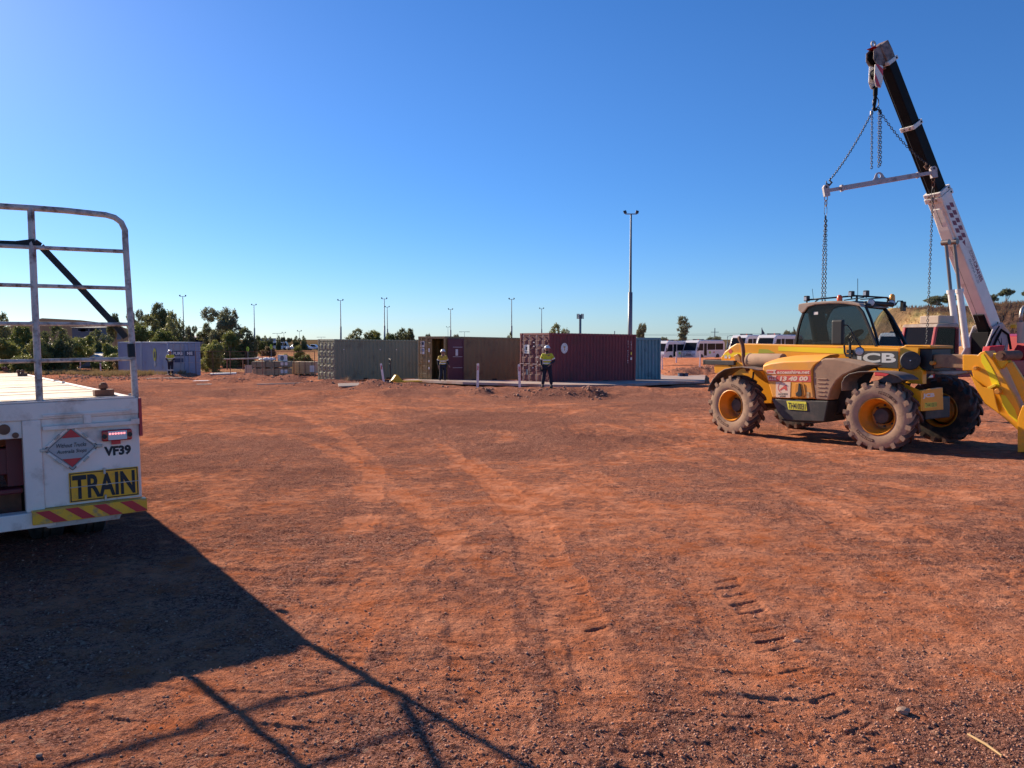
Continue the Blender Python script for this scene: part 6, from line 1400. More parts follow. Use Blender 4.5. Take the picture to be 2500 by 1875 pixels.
g = at_ground(416, 55.0); pl_, J, k = person(g, R(10), 1.82, 'worker standing before the pale blue container doors, hands together', 'hivis', lp, group='workers in high visibility shirts')
m = MB()
for s in 'lr': c_ = J['k' + s].lerp(J['a' + s], .25); m.lathe([(-.03, .09), (.03, .088)], c_, (0, 0, 1), 12)
m.build('shin_band', 'silver_tape', pl_)
g = at_ground(2262, 20.5); wp = dict(el=(.26, 0, 1.17), wl=(.24, -.14, .98), er=(-.26, 0, 1.17), wr=(-.24, -.14, .98), kl=(.10, 0, .5), kr=(-.10, 0, .5), al=(.1, 0, .09), ar=(-.1, 0, .09))
pw, J, k = person(g, R(-100), 1.88, 'person almost hidden behind the telehandler boom, only a white helmet showing', 'hivis', wp)

# ---------------------------------------------------------------- guide posts and yard things
def guide_post(px_t, py_t, px_b, py_b, label, h_extra=.3, refl=True, grp='white guide posts along the yard edge', d=None):
    g = G(px_b, py_b) if d is None else GD(px_b, d); k = g.y; tp_ = P(px_t, py_t, k - .02); v = tp_ - g; hh = v.length
    z = v.normalized(); x = Vector((1, 0, 0)); x = (x - z * x.dot(z)).normalized(); y = z.cross(x)
    mx = Matrix(((x.x, y.x, z.x, g.x), (x.y, y.y, z.y, g.y), (x.z, y.z, z.z, g.z), (0, 0, 0, 1)))
    t = thing('guide_post', label, 'guide post', mx=mx, group=grp)
    m = MB(); w_ = .055; m.prism([(-w_, -.1), (w_, -.1), (w_, hh - .01), (w_ * .8, hh + .012), (-w_ * .8, hh + .012), (-w_, hh - .01)], -.02, .02); m.build('post', 'post_white', t, bevel=.006)
    if refl: m = MB(); m.bb(-.022, .022, -.025, -.0205, hh - .30, hh - .09); m.build('reflector', 'sign_red', t)
guide_post(930, 888, 938, 939, 'white guide post leaning left in front of the green container')
guide_post(1167, 888, 1166, 947, 'white guide post beside the small dark heap in front of the tan container')
guide_post(1267, 890, 1269, 951, 'white guide post left of the worker at the maroon container doors')
guide_post(1616, 866, 1617, 902, 'white guide post at the right edge of the teal container')
guide_post(1651, 859, 1651, 885, 'short white guide post in front of the second bus', refl=False)
guide_post(1710, 859, 1708, 900, 'white guide post before the front right wheel of the nearest full bus', refl=False)
guide_post(196, 885, 196, 906, 'white guide post in front of the beige shed wall')
guide_post(245, 887, 246, 908.5, 'white guide post right of the beige shed by dry bushes')
guide_post(351, 887.5, 351.5, 912.5, 'white guide post in front of the pale blue container side')
# small notice on a leaning stake
g = G(294, 905); t = thing('notice_stake', 'small white notice on a leaning stake beside the far pale blue container', 'sign', loc=tuple(g))
m = MB(); m.tube([(0.02, 0, -.1), (-.22, 0, 1.0)], .03, 6); m.build('stake', 'post_white', t); m = MB(); m.box((-.5, -.04, .60), (.48, .02, .42)); m.build('notice_board', 'cont_grey', t)
# pallet jack
g = at_ground(968, 41.5); t = thing('pallet_jack', 'yellow pallet jack with upright black handle before the green container', 'pallet jack', loc=tuple(g), rz=R(25))
m = MB(); m.prism([(-.34, .10), (.34, .10), (.04, .46), (-.08, .46)], -.14, .14); m.build('pump_cover', 'yellow_paint', t, bevel=.02)
for s in (-1, 1): m = MB(); m.bb(-.1, 1.35, s * .24 - .08, s * .24 + .08, .06, .12); m.build('fork', 'yellow_paint', t, bevel=.01)
m = MB(); m.tube([(-.32, 0, .2), (-.36, 0, 1.05)], .028, 8); m.build('handle_bar', 'black', t)
m = MB(); m.tube([(-.36, 0, 1.02), (-.36, -.12, 1.10), (-.36, -.14, 1.24), (-.36, 0, 1.32), (-.36, .14, 1.24), (-.36, .12, 1.10), (-.36, 0, 1.02)], .020, 8); m.tube([(-.36, -.16, 1.30), (-.36, .16, 1.32)], .025, 8); m.build('grip_loop', 'black', t)
for s in (-.06, .06): m = MB(); m.lathe([(-.025, .09), (.025, .09)], (-.3, s, .08), (0, 1, 0), 14); m.build('wheel', 'black', t)
# two dark tubs at the end of the pad
for i, (px, lb) in enumerate(((1661, 'dark tub left of its twin at the far end of the concrete pad'), (1673, 'dark blue tub right of its twin at the far end of the concrete pad'))):
    g = G(px, 924.5); t = thing('plastic_tub', lb, 'tub', loc=tuple(g + Vector((0, 0, .04))), rz=R(10 + 12 * i), group='dark tubs by the earth bank')
    m = MB(); m.box((0, 0, .17), (.26, .30, .34), None, (1.15, 1.15)); m.build('tub_body', 'blue_box', t, bevel=.02); m = MB(); m.box((0, 0, .35), (.33, .37, .03)); m.build('tub_rim', 'ink', t)
# offcuts and sheets lying about
def plank(px, py, L, W, T, rz, mt, name, label, cat, grp=None, tilt=0):
    g = G(px, py); z = zg(g.x, g.y); o = MB().box((0, 0, T / 2 + .01), (L, W, T)).build(name, mt, None, bevel=.004); o.location = (g.x, g.y, z + .02); o.rotation_euler = (tilt, R(-1), rz); return tag(o, label, cat, grp)
plank(852, 948, .95, .42, .05, R(18), 'plywood', 'timber_offcut', 'pale board lying on the windrow in front of the green container', 'board', tilt=.25)
plank(684, 941, 2.2, .10, .05, R(12), 'plywood', 'timber_plank', 'long pale plank lying on the ground below the fence', 'plank')
plank(500, 931.5, 1.3, .5, .04, R(8), 'white_plastic', 'white_sheet', 'white sheet lying on dark soil below the fence', 'sheet')
plank(498, 941, .7, .25, .03, R(10), 'plywood', 'timber_offcut', 'small pale offcut nearest the yard below the fence', 'board')
plank(545, 915, 2.0, 1.1, .10, R(20), 'white_plastic', 'white_sheet', 'crumpled white sheet pile behind the fence', 'sheet')
plank(400, 928, 2.2, .25, .04, R(15), 'plywood', 'timber_plank', 'pale plank lying at the feet of the worker by the blue container', 'plank')
plank(806, 930, .6, .3, .06, R(0), 'plywood', 'timber_offcut', 'short pale offcut at the corner of the green container', 'board')
plank(995, 932, 1.8, .3, .07, R(10), 'timber', 'timber_plank', 'timber planks beside the pallet jack', 'plank')
plank(640, 924, .5, .5, .05, R(30), 'sign_red', 'red_bag', 'small red bag under the stacked sheet packs', 'bag')
plank(1520, 931, .3, .2, .12, R(30), 'white_plastic', 'white_bag', 'scrunched white bag on the pad near the maroon container', 'bag')
# paddle signs, left hand side
for px, py, d, lb in ((605.5, 852.5, 62, 'yellow green oval warning sign nearest the tree'), (662.5, 846.5, 66, 'yellow green oval warning sign in front of the parked truck')):
    g = GD(px, d); t = thing('warning_sign', lb, 'sign', loc=tuple(g), group='yellow green oval signs behind the fence'); zc_ = P(px, py, d).z - g.z
    m = MB(); m.tube([(0, .02, 0), (0, .02, zc_)], .03, 6); m.build('sign_post', 'pole_grey', t); m = MB(); m.lathe([(0, .17), (.01, .17), (.011, 0)], (0, 0, 0), (0, -1, 0), 20); o = m.build('sign_face', 'lime', t); o.location = (0, 0, zc_); o.scale = (.62, 1, 1.25)
    m = MB(); m.prism([(-.045, -.12), (.045, -.12), (.05, .06), (0, .11), (-.05, .06)], -.016, -.012); q = m.build('sign_mark', 'ink', o)
# sheet packs with an air conditioner and white bags on top
def pack(px0, px1, d, ztop, h, mt, label, grp, rz=0, n=4):
    a, b = GD(px0, d), GD(px1, d); L = b.x - a.x; t = thing('sheet_pack', label, 'pack', loc=(a.x, d, min(a.z, b.z)), rz=rz, group=grp); zt = ztop
    for z in (zt - h - .10,):
        for k in range(n): m = MB(); m.bb(L * (k + .3) / n, L * (k + .3) / n + .12, 0, 1.2, z, z + .10); m.build('bearer', 'timber', t)
    m = MB(); m.bb(0, L, 0, 1.2, zt - h, zt); m.build('sheets', mt, t, bevel=.01)
    m = MB()
    for k in range(4): m.bb(L * (k + .5) / 4, L * (k + .5) / 4 + .03, -.012, 1.21, zt - h - .005, zt + .008)
    m.build('band', 'black', t)
    for k in (.80, .91): m = MB(); m.bb(L * k, L * k + .22, -.016, -.002, zt - h + .15, zt - h + .15 + h * .55); m.build('paper_tag', 'white_ink', t)
    return t
pk1 = pack(616, 702, 58.5, .62, .50, 'ochre_sheet', 'lower pack of tan sheets in the stack carrying the air conditioner', 'strapped sheet packs behind the fence')
pk2 = pack(614, 703, 58.5, 1.16, .44, 'olive_sheet', 'upper olive pack of sheets directly under the air conditioner', 'strapped sheet packs behind the fence')
pk3 = pack(708, 768, 60.5, 1.08, .95, 'ochre_sheet', 'tall tan sheet pack next to the green container', 'strapped sheet packs behind the fence')
g = GD(687, 58.9); z0 = GD(614, 58.5).z + 1.17
t = thing('air_conditioner', 'white air conditioner unit sitting on the stacked sheet packs', 'air conditioner', loc=(g.x, g.y + .3, z0), rz=R(-28)); m = MB(); m.bb(-.36, .36, -.16, .16, 0, .48); bd_ = m.build('casing', 'white_plastic', t, bevel=.02)
m = MB(); m.lathe([(0, .19), (.01, .19), (.012, .15), (.006, .02)], (.12, -.161, .24), (0, -1, 0), 20); m.build('fan_grille', 'pole_grey', t)
g = GD(651, 58.9)
m = MB(); rb = []
for k in range(9):
    s = math.sin(math.pi * (k + .4) / 9.2); rb.append([Vector(((k - 4) * .17, math.cos(q * math.pi / 5) * .35 * s, .14 + math.sin(q * math.pi / 5) * (.14 + .06 * math.sin(k * 2.3)) * s)) for q in range(10)])
m.loft(rb); o = m.build('plastic_sheeting', 'white_plastic', None, smooth=True); o.location = (g.x, g.y + .2, z0); tag(o, 'crumpled white plastic sheeting left of the air conditioner', 'plastic sheet')
g = GD(605.5, 60); o = MB().box((0, 0, .5), (.55, .06, .75)).build('plywood_board', 'plywood', None); o.location = (g.x, g.y, zg(g.x, g.y)); o.rotation_euler = (R(-14), 0, R(6)); tag(o, 'pale plywood board leaning upright behind the fence', 'board')
# temporary mesh fence
fn = None
fpts = [GD(px, d) for px, d in ((478, 57.5), (562, 57), (640, 56.5), (718, 56.8), (768, 57.2))]
fence = thing('mesh_fence', 'rusty temporary mesh fence between the blue and green containers', 'fence', loc=tuple(fpts[0]))
FH = 1.95
for i in range(len(fpts) - 1):
    a, b = fpts[i] - fpts[0], fpts[i + 1] - fpts[0]; z = Vector((0, 0, 1))
    for q in ((a, b) if i == 0 else (b,)): m = MB(); m.tube([q, q + z * FH], .028, 6); m.build('fence_post', 'fence_rust', fence)
    mm = MB(); mm.tube([a + z * FH, b + z * FH], .020, 4); mm.tube([a + z * .12, b + z * .12], .02, 4); c_ = a.lerp(b, .5); mm.tube([c_ + z * .1, c_ + z * FH], .018, 4); L = (b - a).length; nv = int(L / .16)
    for k in range(1, nv): p_ = a.lerp(b, k / nv); mm.tube([p_ + z * .12, p_ + z * FH], .0035, 3)
    for k in range(1, 7): mm.tube([a + z * (.12 + k * .26), b + z * (.12 + k * .26)], .0035, 3)
    mm.build('mesh_panel', 'fence_rust', fence)
# straw clump
g = G(843, 939); m = MB()
for k in range(70):
    a = random.uniform(0, 6.28); l_ = random.uniform(.25, .5); r_ = random.uniform(.05, .25); q = Vector((math.cos(a) * r_, math.sin(a) * r_, 0)); t_ = q * 1.9 + Vector((0, 0, l_)); s_ = Vector((-math.sin(a), math.cos(a), 0)) * .012
    m.add([q * .3 - s_, q * .3 + s_, t_], [(0, 1, 2)])
o = m.build('dry_tussock', 'straw'); o.location = (g.x, g.y, zg(g.x, g.y)); tag(o, 'dry straw coloured tussock in front of the green container', 'tussock')
# ---------------------------------------------------------------- trees
def crown_mesh(name, blobs, n, leaf, mt, seed, droop=0.0):
    rg = np.random.RandomState(seed); vs = []; tot = sum(b[3] ** 2 for b in blobs); P_ = []
    for (bx, by_, bz, br, sq) in blobs:
        k = max(int(n * br ** 2 / tot), 8); nc = max(int(k / 26), 3)
        cd = rg.normal(size=(nc, 3)); cd /= np.linalg.norm(cd, axis=1)[:, None]; cr = rg.uniform(.45, 1.0, (nc, 1)) ** .6
        cc = cd * cr * np.array([br, br, br * sq])
        own = rg.randint(0, nc, k); p = cc[own] + rg.normal(size=(k, 3)) * br * .15 + np.array([bx, by_, bz])
        P_.append(p)
    p = np.concatenate(P_); k = len(p); a = rg.normal(size=(k, 3)); a /= np.linalg.norm(a, axis=1)[:, None]; a[:, 2] -= droop; b = np.cross(a, rg.normal(size=(k, 3))); b /= np.linalg.norm(b, axis=1)[:, None]
    l_ = leaf * rg.uniform(.6, 1.4, (k, 1)); w_ = l_ * .38
    v = np.stack([p - a * l_, p + b * w_, p + a * l_, p - b * w_], 1).reshape(-1, 3)
    me = bpy.data.meshes.new(name); me.vertices.add(len(v)); me.vertices.foreach_set('co', v.astype(np.float32).ravel())
    f = np.arange(len(v), dtype=np.int32); me.loops.add(len(v)); me.loops.foreach_set('vertex_index', f); me.polygons.add(k); me.polygons.foreach_set('loop_start', np.arange(0, len(v), 4, dtype=np.int32)); me.update(calc_edges=True)
    me.materials.append(M[mt]); return me
def tree_proto(kind, seed, mt, bark):
    rg = random.Random(seed); mm = MB(); blobs = []
    if kind == 'gum':                                   # open crown of separate clumps, height 10
        mm.tube([(0, 0, -.3), (.15, .05, 2), (.1, 0, 4.2), (.35, .1, 6.5)], [.22, .17, .13, .07], 7)
        for i in range(9):
            a = rg.uniform(0, 6.28); z0 = rg.uniform(2.5, 5.5); r_ = rg.uniform(1.2, 3.2); z1 = z0 + rg.uniform(1.2, 3.4); e = (math.cos(a) * r_, math.sin(a) * r_, z1)
            mm.tube([(.1, 0, z0), (e[0] * .5, e[1] * .5, z0 + (z1 - z0) * .6), e], [.09, .06, .03], 5); blobs.append((*e, rg.uniform(.9, 1.6), .75))
        blobs += [(.3, 0, 8.4, 1.5, .8), (-.5, .3, 7.2, 1.3, .7)]; n, lf = 12000, .19
    elif kind == 'bushy':                               # dense drooping crown, height 6
        for i in range(4): a = rg.uniform(0, 6.28); mm.tube([(0, 0, -.2), (math.cos(a) * .4, math.sin(a) * .4, 1.6), (math.cos(a) * 1.2, math.sin(a) * 1.2, 3.6)], [.13, .09, .04], 6)
        for i in range(15):
            a = rg.uniform(0, 6.28); r_ = rg.uniform(.3, 2.0); blobs.append((math.cos(a) * r_, math.sin(a) * r_, rg.uniform(1.0, 5.0) - r_ * .35, rg.uniform(.8, 1.35), .85))
        n, lf = 15000, .16
    elif kind == 'umbrella':                            # bare forked stem, flat top, height 5
        for i in range(5): a = rg.uniform(0, 6.28); mm.tube([(0, 0, -.2), (math.cos(a) * .3, math.sin(a) * .3, 1.6), (math.cos(a) * 1.3, math.sin(a) * 1.3, 3.3)], [.12, .08, .03], 6); 
        for i in range(8): a = rg.uniform(0, 6.28); r_ = rg.uniform(.2, 1.7); blobs.append((math.cos(a) * r_, math.sin(a) * r_, 3.9 + rg.uniform(-.4, .7) - r_ * .2, rg.uniform(.6, .95), .6))
        n, lf = 6000, .13
    else:                                               # spindly, height 7
        mm.tube([(0, 0, -.2), (.1, 0, 2.5), (0, .1, 6)], [.12, .09, .03], 6)
        for i in range(11): a = rg.uniform(0, 6.28); z = 1.6 + i * .5; r_ = rg.uniform(.2, 1.5) * (1.2 - i / 13); e = (math.cos(a) * r_, math.sin(a) * r_, z); mm.tube([(0.05, 0, z - .7), e], [.05, .02], 5); blobs.append((*e, rg.uniform(.45, .85), .8))
        n, lf = 6000, .13
    cr = crown_mesh('crown_' + kind, blobs, n, lf, mt, seed)
    tr = mm.build('trunk', bark, None, smooth=True); COL.objects.unlink(tr); c = bpy.data.objects.new('crown', cr); return None, tr, c
PR = {}
for k_, (kd, sd_, mt, bk) in {'gumA': ('gum', 3, 'leaf_dark', 'bark'), 'gumB': ('gum', 11, 'leaf_grey', 'pale_bark'), 'gumC': ('gum', 23, 'leaf_dark', 'pale_bark'), 'busA': ('bushy', 5, 'leaf_green', 'bark'), 'busB': ('bushy', 8, 'leaf_dark', 'bark'), 'busC': ('bushy', 9, 'leaf_green', 'bark'), 'umb': ('umbrella', 4, 'leaf_grey', 'pale_bark'), 'spi': ('spindly', 6, 'leaf_grey', 'pale_bark'), 'dry': ('bushy', 15, 'leaf_dry', 'bark')}.items():
    PR[k_] = tree_proto(kd, sd_, mt, bk)
HT = {'gumA': 9.6, 'gumB': 9.6, 'gumC': 9.6, 'busA': 5.4, 'busB': 5.4, 'busC': 5.4, 'umb': 5.0, 'spi': 7.2, 'dry': 5.4}; WD = {'gumA': 8.0, 'gumB': 8.0, 'gumC': 8.0, 'busA': 5.4, 'busB': 5.4, 'busC': 5.4, 'umb': 4.8, 'spi': 3.8, 'dry': 5.4}
def tree(kind, px, ytop, wpx, d, label, grp, name='tree', ybase=None):
    g = GD(px, d); g.z = zg(g.x, g.y); ht = P(px, ytop, d).z - g.z; wd = wpx * d / F
    root, tr, c = PR[kind]; r_ = bpy.data.objects.new(name, None); COL.objects.link(r_); r_.location = g; r_.rotation_euler = (0, 0, random.uniform(0, 6.28)); s = ht / HT[kind]; sw = wd / WD[kind]; r_.scale = (sw, sw, s)
    for o in (tr, c):
        q = o.copy(); q.name = 'trunk' if o is tr else 'crown'; COL.objects.link(q); q.parent = r_
    return tag(r_, label, 'tree' if name == 'tree' else 'shrub', grp)
TG = 'trees behind the yard'
for a in [
 ('busB', 132, 797, 92, 68, 'large dark dense tree behind the trailer gate, right of the middle post'),
 ('busA', 60, 801, 76, 78, 'mid green tree seen between the left posts of the trailer gate'),
 ('busC', 20, 822, 84, 70, 'yellow green tree at the left edge above the trailer deck'),
 ('busB', 8, 768, 62, 110, 'tall far tree at the left edge rising above the far hill'),
 ('busA', 88, 832, 60, 66, 'low green tree just left of the large dark tree'),
 ('busC', 205, 814, 72, 80, 'bright green bushy tree right of the large dark tree'),
 ('busA', 190, 832, 44, 80, 'small green tree behind the beige shed roof'),
 ('busB', 246, 808, 72, 84, 'dark green tree left of the trailer corner post'),
 ('busC', 275, 834, 60, 74, 'light green shrubby tree beside the far blue container'),
 ('gumA', 285, 766, 44, 120, 'thin open gum behind the trailer corner post'),
 ('gumB', 323, 756, 46, 118, 'open gum just right of the trailer corner post'),
 ('gumC', 393, 742, 76, 108, 'tallest open gum behind the pale blue container'),
 ('busB', 428, 766, 68, 100, 'dark round tree behind the tall lamp pole by the blue container'),
 ('busB', 362, 776, 84, 104, 'dark green tree behind the middle of the blue container'),
 ('busA', 345, 800, 80, 90, 'olive tree rising just above the blue container'),
 ('busA', 405, 812, 80, 86, 'olive tree above the blue container doors'),
 ('gumB', 462, 796, 34, 130, 'small gum right of the dark round tree'),
 ('gumB', 560, 753, 104, 84, 'pale gum with open crown behind the mesh fence'),
 ('gumC', 508, 790, 48, 86, 'smaller gum left of the pale open gum'),
 ('busB', 592, 804, 76, 80, 'dark bushy tree left of the parked truck'),
 ('busA', 560, 815, 70, 78, 'green bushy tree in the middle behind the fence'),
 ('busC', 523, 826, 68, 68, 'yellow green tree right of the blue container doors'),
 ('busC', 705, 862, 50, 72, 'low yellow green bush behind the air conditioner'),
 ('busA', 745, 868, 46, 74, 'low green bush left of the green container'),
 ('busA', 728, 846, 30, 100, 'green bush by the parked cars'),
 ('dry', 290, 872, 44, 68, 'dry straggly bush left of the far blue container'),
 ('busC', 232, 880, 30, 70, 'small leafy bush beside the beige shed wall'),
 ('busB', 882, 805, 66, 150, 'dark round tree above the middle of the green container'),
 ('busA', 918, 811, 56, 152, 'dark tree left of the twin lamp poles above the green container'),
 ('busB', 980, 804, 54, 150, 'dark tree right of the twin lamp poles above the green container'),
 ('gumC', 1001, 803, 40, 148, 'open tree near the right end of the green container'),
 ('busA', 955, 817, 44, 150, 'low tree between the dark trees above the green container'),
 ('umb', 1046, 814, 16, 150, 'small tree tip above the tan container door'),
 ('umb', 1115, 815, 16, 160, 'small dark tree top above the folded purple door'),
 ('busB', 1245, 813, 18, 150, 'small tree top left of the maroon container'),
 ('busB', 1364, 794, 60, 110, 'dark dense tree top above the maroon container'),
 ('gumB', 1563, 790, 30, 110, 'spindly tree right of the tall lamp mast'),
 ('spi', 1666, 773, 54, 110, 'pale feathery tree standing behind the minibuses'),
 ('umb', 1740, 822, 44, 150, 'low grey bush behind the minibuses'),
 ('umb', 1925, 806, 40, 150, 'low bush beside the telehandler cab above the bus roofs'),
 ('umb', 1620, 822, 26, 150, 'low dry bush right of the teal container top'),
 ('gumB', 2282, 722, 52, 132, 'grey open tree left of the crane rams on the hill'),
 ('gumC', 2312, 716, 50, 134, 'grey open tree behind the crane rams on the hill'),
 ('umb', 2450, 704, 40, 134, 'umbrella shaped tree on the hill right of the crane boom'),
 ('gumB', 2422, 718, 34, 136, 'thin leafless looking tree just right of the crane boom'),
 ('umb', 2505, 702, 36, 136, 'umbrella shaped tree at the right edge on the hill'),
]: tree(*a, TG)
rs2 = random.Random(5)
for i in range(16):
    px = rs2.uniform(-20, 300) if i < 8 else rs2.uniform(500, 770); d = rs2.uniform(66, 76) if i < 8 else rs2.uniform(76, 150)
    k_ = rs2.choice(['busA', 'busC', 'dry', 'busB'])
    g_ = GD(px, d); yt = HOR - (g_.z + rs2.uniform(1.6, 3.0) - EYE) / d * F
    tree(k_, px, yt, rs2.uniform(1.8, 3.6) / d * F, d, {'busA': 'rounded green roadside bush beyond the yard edge', 'busC': 'yellow green roadside bush beyond the yard edge', 'dry': 'dry brown roadside bush beyond the yard edge', 'busB': 'dark green roadside bush beyond the yard edge'}[k_].replace('beyond the yard edge', 'seen through the trailer gate' if i < 8 else 'behind the mesh fence'), 'roadside bushes', 'shrub')
for i in range(22):                                     # far skyline shrubs
    px = 470 + i * 16 + random.uniform(-5, 5) if i < 18 else 1750 + (i - 18) * 60; 
    tree(random.choice(['umb', 'busB', 'busA']), px, 822 + random.uniform(-2, 3), random.uniform(12, 22), 210, 'tiny dark shrub on the far skyline ' + ('left of the green container' if i < 18 else 'behind the minibus roofs'), 'far skyline shrubs', 'shrub')
# dry grass fringe beside the far left yard edge
def tufts(name, spots, n, h, mt, label):
    m = MB()
    for _ in range(n):
        c = random.choice(spots); x, y = c[0] + random.gauss(0, c[2]), c[1] + random.gauss(0, c[3]); z = zg(x, y)
        for k in range(7):
            a = random.uniform(0, 6.28); r_ = random.uniform(.05, .2); hh = random.uniform(.4, 1) * h; s_ = .02
            m.v += [(x - s_, y, z), (x + s_, y, z), (x + math.cos(a) * r_, y + math.sin(a) * r_, z + hh)]; q = len(m.v); m.f.append((q - 3, q - 2, q - 1))
    tag(m.build(name, mt), label, 'grass', kind='stuff')
sp = []
for px, d in ((150, 64), (200, 66), (250, 62), (300, 60), (330, 58), (365, 57), (230, 60), (290, 63), (130, 62)): g = GD(px, d); sp.append((g.x, g.y, 1.3, 1.0))
tufts('dry_grass', sp, 900, .42, 'leaf_dry', 'dry reddish grass and weeds along the far left yard edge')
sp = []
for k in range(70): x = random.uniform(52, 98); y = random.uniform(78, 134); sp.append((x, y, 2.5, 2.5))
tufts('spinifex', sp, 4200, .6, 'straw', 'pale spinifex clumps covering the hillside on the right')
# ---------------------------------------------------------------- lamp poles, masts, wires
def lamp_pole(px, py_top, d, label, grp, head='flood', r=.10, yaw=0.0):
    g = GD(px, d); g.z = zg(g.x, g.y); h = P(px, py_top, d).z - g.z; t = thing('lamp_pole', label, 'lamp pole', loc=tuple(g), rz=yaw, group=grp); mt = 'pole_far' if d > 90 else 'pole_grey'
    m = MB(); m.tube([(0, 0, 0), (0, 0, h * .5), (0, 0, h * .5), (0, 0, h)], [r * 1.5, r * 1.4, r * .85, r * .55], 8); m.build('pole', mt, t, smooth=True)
    if head == 'flood':
        m = MB(); m.tube([(-.55, 0, h + .02), (.55, 0, h + .02)], .05, 6); m.build('cross_arm', mt, t)
        for s in (-1, 1): m = MB(); m.box((s * .56, 0, h + .20), (.28, .10, .30), Matrix.Rotation(R(18 * s), 3, 'Y') @ Matrix.Rotation(R(-25), 3, 'X')); m.build('floodlight', 'grey_dark', t, bevel=.02)
    elif head == 'tee':
        m = MB(); m.tube([(-1.1, 0, h), (1.1, 0, h)], .05, 5); m.build('cross_arm', mt, t)
        for s in (-1, 1): m = MB(); m.box((s * 1.2, 0, h - .02), (.8, .3, .12)); m.build('lamp_head', 'grey_dark', t)
    elif head == 'arc':
        m = MB(); m.tube([(0, 0, h - .6), (.15, 0, h - .15), (.7, 0, h + .1), (1.5, 0, h + .05)], .05, 5); m.build('lamp_arm', mt, t)
    return t
PG = 'distant floodlight poles'
lamp_pole(1537.5, 523, 72, 'tallest lamp mast with two square floodlights behind the maroon container', None, r=.145)
for px, py, d, lb in ((450, 724, 165, 'floodlight pole behind the pale blue container'), (622.6, 745, 200, 'floodlight pole right of the open gum by the truck'), (833, 734, 175, 'floodlight pole over the left part of the green container'), (939.5, 730, 175, 'taller floodlight pole of the pair above the green container'), (946.5, 750, 215, 'shorter floodlight pole of the pair above the green container'), (1100.5, 756, 205, 'floodlight pole above the purple container door'), (1249, 731, 175, 'floodlight pole left of the maroon container roof'), (1322, 754, 215, 'thin floodlight pole above the maroon container doors')):
    lamp_pole(px, py, d, lb, PG, r=.14, yaw=random.uniform(-.4, .4))
for px, py, d, hd, lb in ((678, 814, 260, 'tee', 'tiny double headed lamp pole above the parked bus'), (694, 813, 260, 'flood', 'tiny lamp pole right of the double headed one'), (732, 809, 230, 'flood', 'small lamp pole right of the parked bus'), (482, 800, 200, 'arc', 'small curved lamp pole left of the open gum'), (785, 823, 280, 'tee', 'tiny double lamp pole above the green container corner'), (1094, 799, 300, 'flood', 'faint short lamp pole left of the pole above the purple door'), (1134, 810, 230, 'tee', 'flat topped double street lamp above the tan container'), (1737, 822, 190, 'arc', 'small curved lamp behind the nearest full minibus'), (1775, 820, 190, 'arc', 'small curved lamp right of the nearest full minibus'), (1810, 818, 190, 'arc', 'small curved lamp behind the dusty exhaust pipe')):
    lamp_pole(px, py, d, lb, 'far small street lamps', hd, r=.09)
g = GD(1416, 260); t = thing('phone_mast', 'phone mast with a ring of antenna panels above the maroon container', 'mast', loc=tuple(g)); h = P(1416, 768, 260).z - g.z
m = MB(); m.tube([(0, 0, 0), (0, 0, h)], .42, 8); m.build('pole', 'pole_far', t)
for k in range(6): a = k * math.pi / 3; m = MB(); m.box((math.cos(a) * 1.0, math.sin(a) * 1.0, h - .6), (.35, .25, 1.7)); m.build('antenna_panel', 'pole_grey' if k % 2 else 'beam_white', t)
m = MB(); m.lathe([(-.05, 1.0), (.05, 1.0)], (0, 0, h - .4), (0, 0, 1), 12); m.build('headframe', 'pole_far', t)
ends = []
for px, py, fl, lb in ((1744, 801, 0, 'thin power pole behind the nearest full minibus'), (1858.5, 800, 1, 'thin pole with a hanging flag behind the bus roofs'), (1936, 798, 1, 'thin pole with a furled flag left of the cab'), (1500, 808, 0, 'power pole above the maroon container right of its middle')):
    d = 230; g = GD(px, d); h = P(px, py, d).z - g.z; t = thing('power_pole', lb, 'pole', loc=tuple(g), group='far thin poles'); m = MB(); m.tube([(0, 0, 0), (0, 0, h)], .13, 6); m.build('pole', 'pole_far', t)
    if not fl: m = MB(); m.box((0, 0, h - 1.2), (2.4, .15, .15)); m.build('cross_arm', 'pole_far', t)
    else: m = MB(); m.add([(0, 0, h - .2), (.9, .1, h - 1.6), (.7, .2, h - 2.6), (-.1, 0, h - 2.2)], [(0, 1, 2, 3)]); f_ = m.build('flag', 'blue_box', t)
m = MB()
for ya, yb in ((818, 813), (821, 816)):
    pts = [P(1420 + k * 75, ya + (yb - ya) * k / 8 + (k - 4) ** 2 * -.04, 230) for k in range(9)]; m.tube(pts, .035, 4)
tag(m.build('power_line', 'pole_far'), 'thin power lines running above the minibus roofs', 'power line')
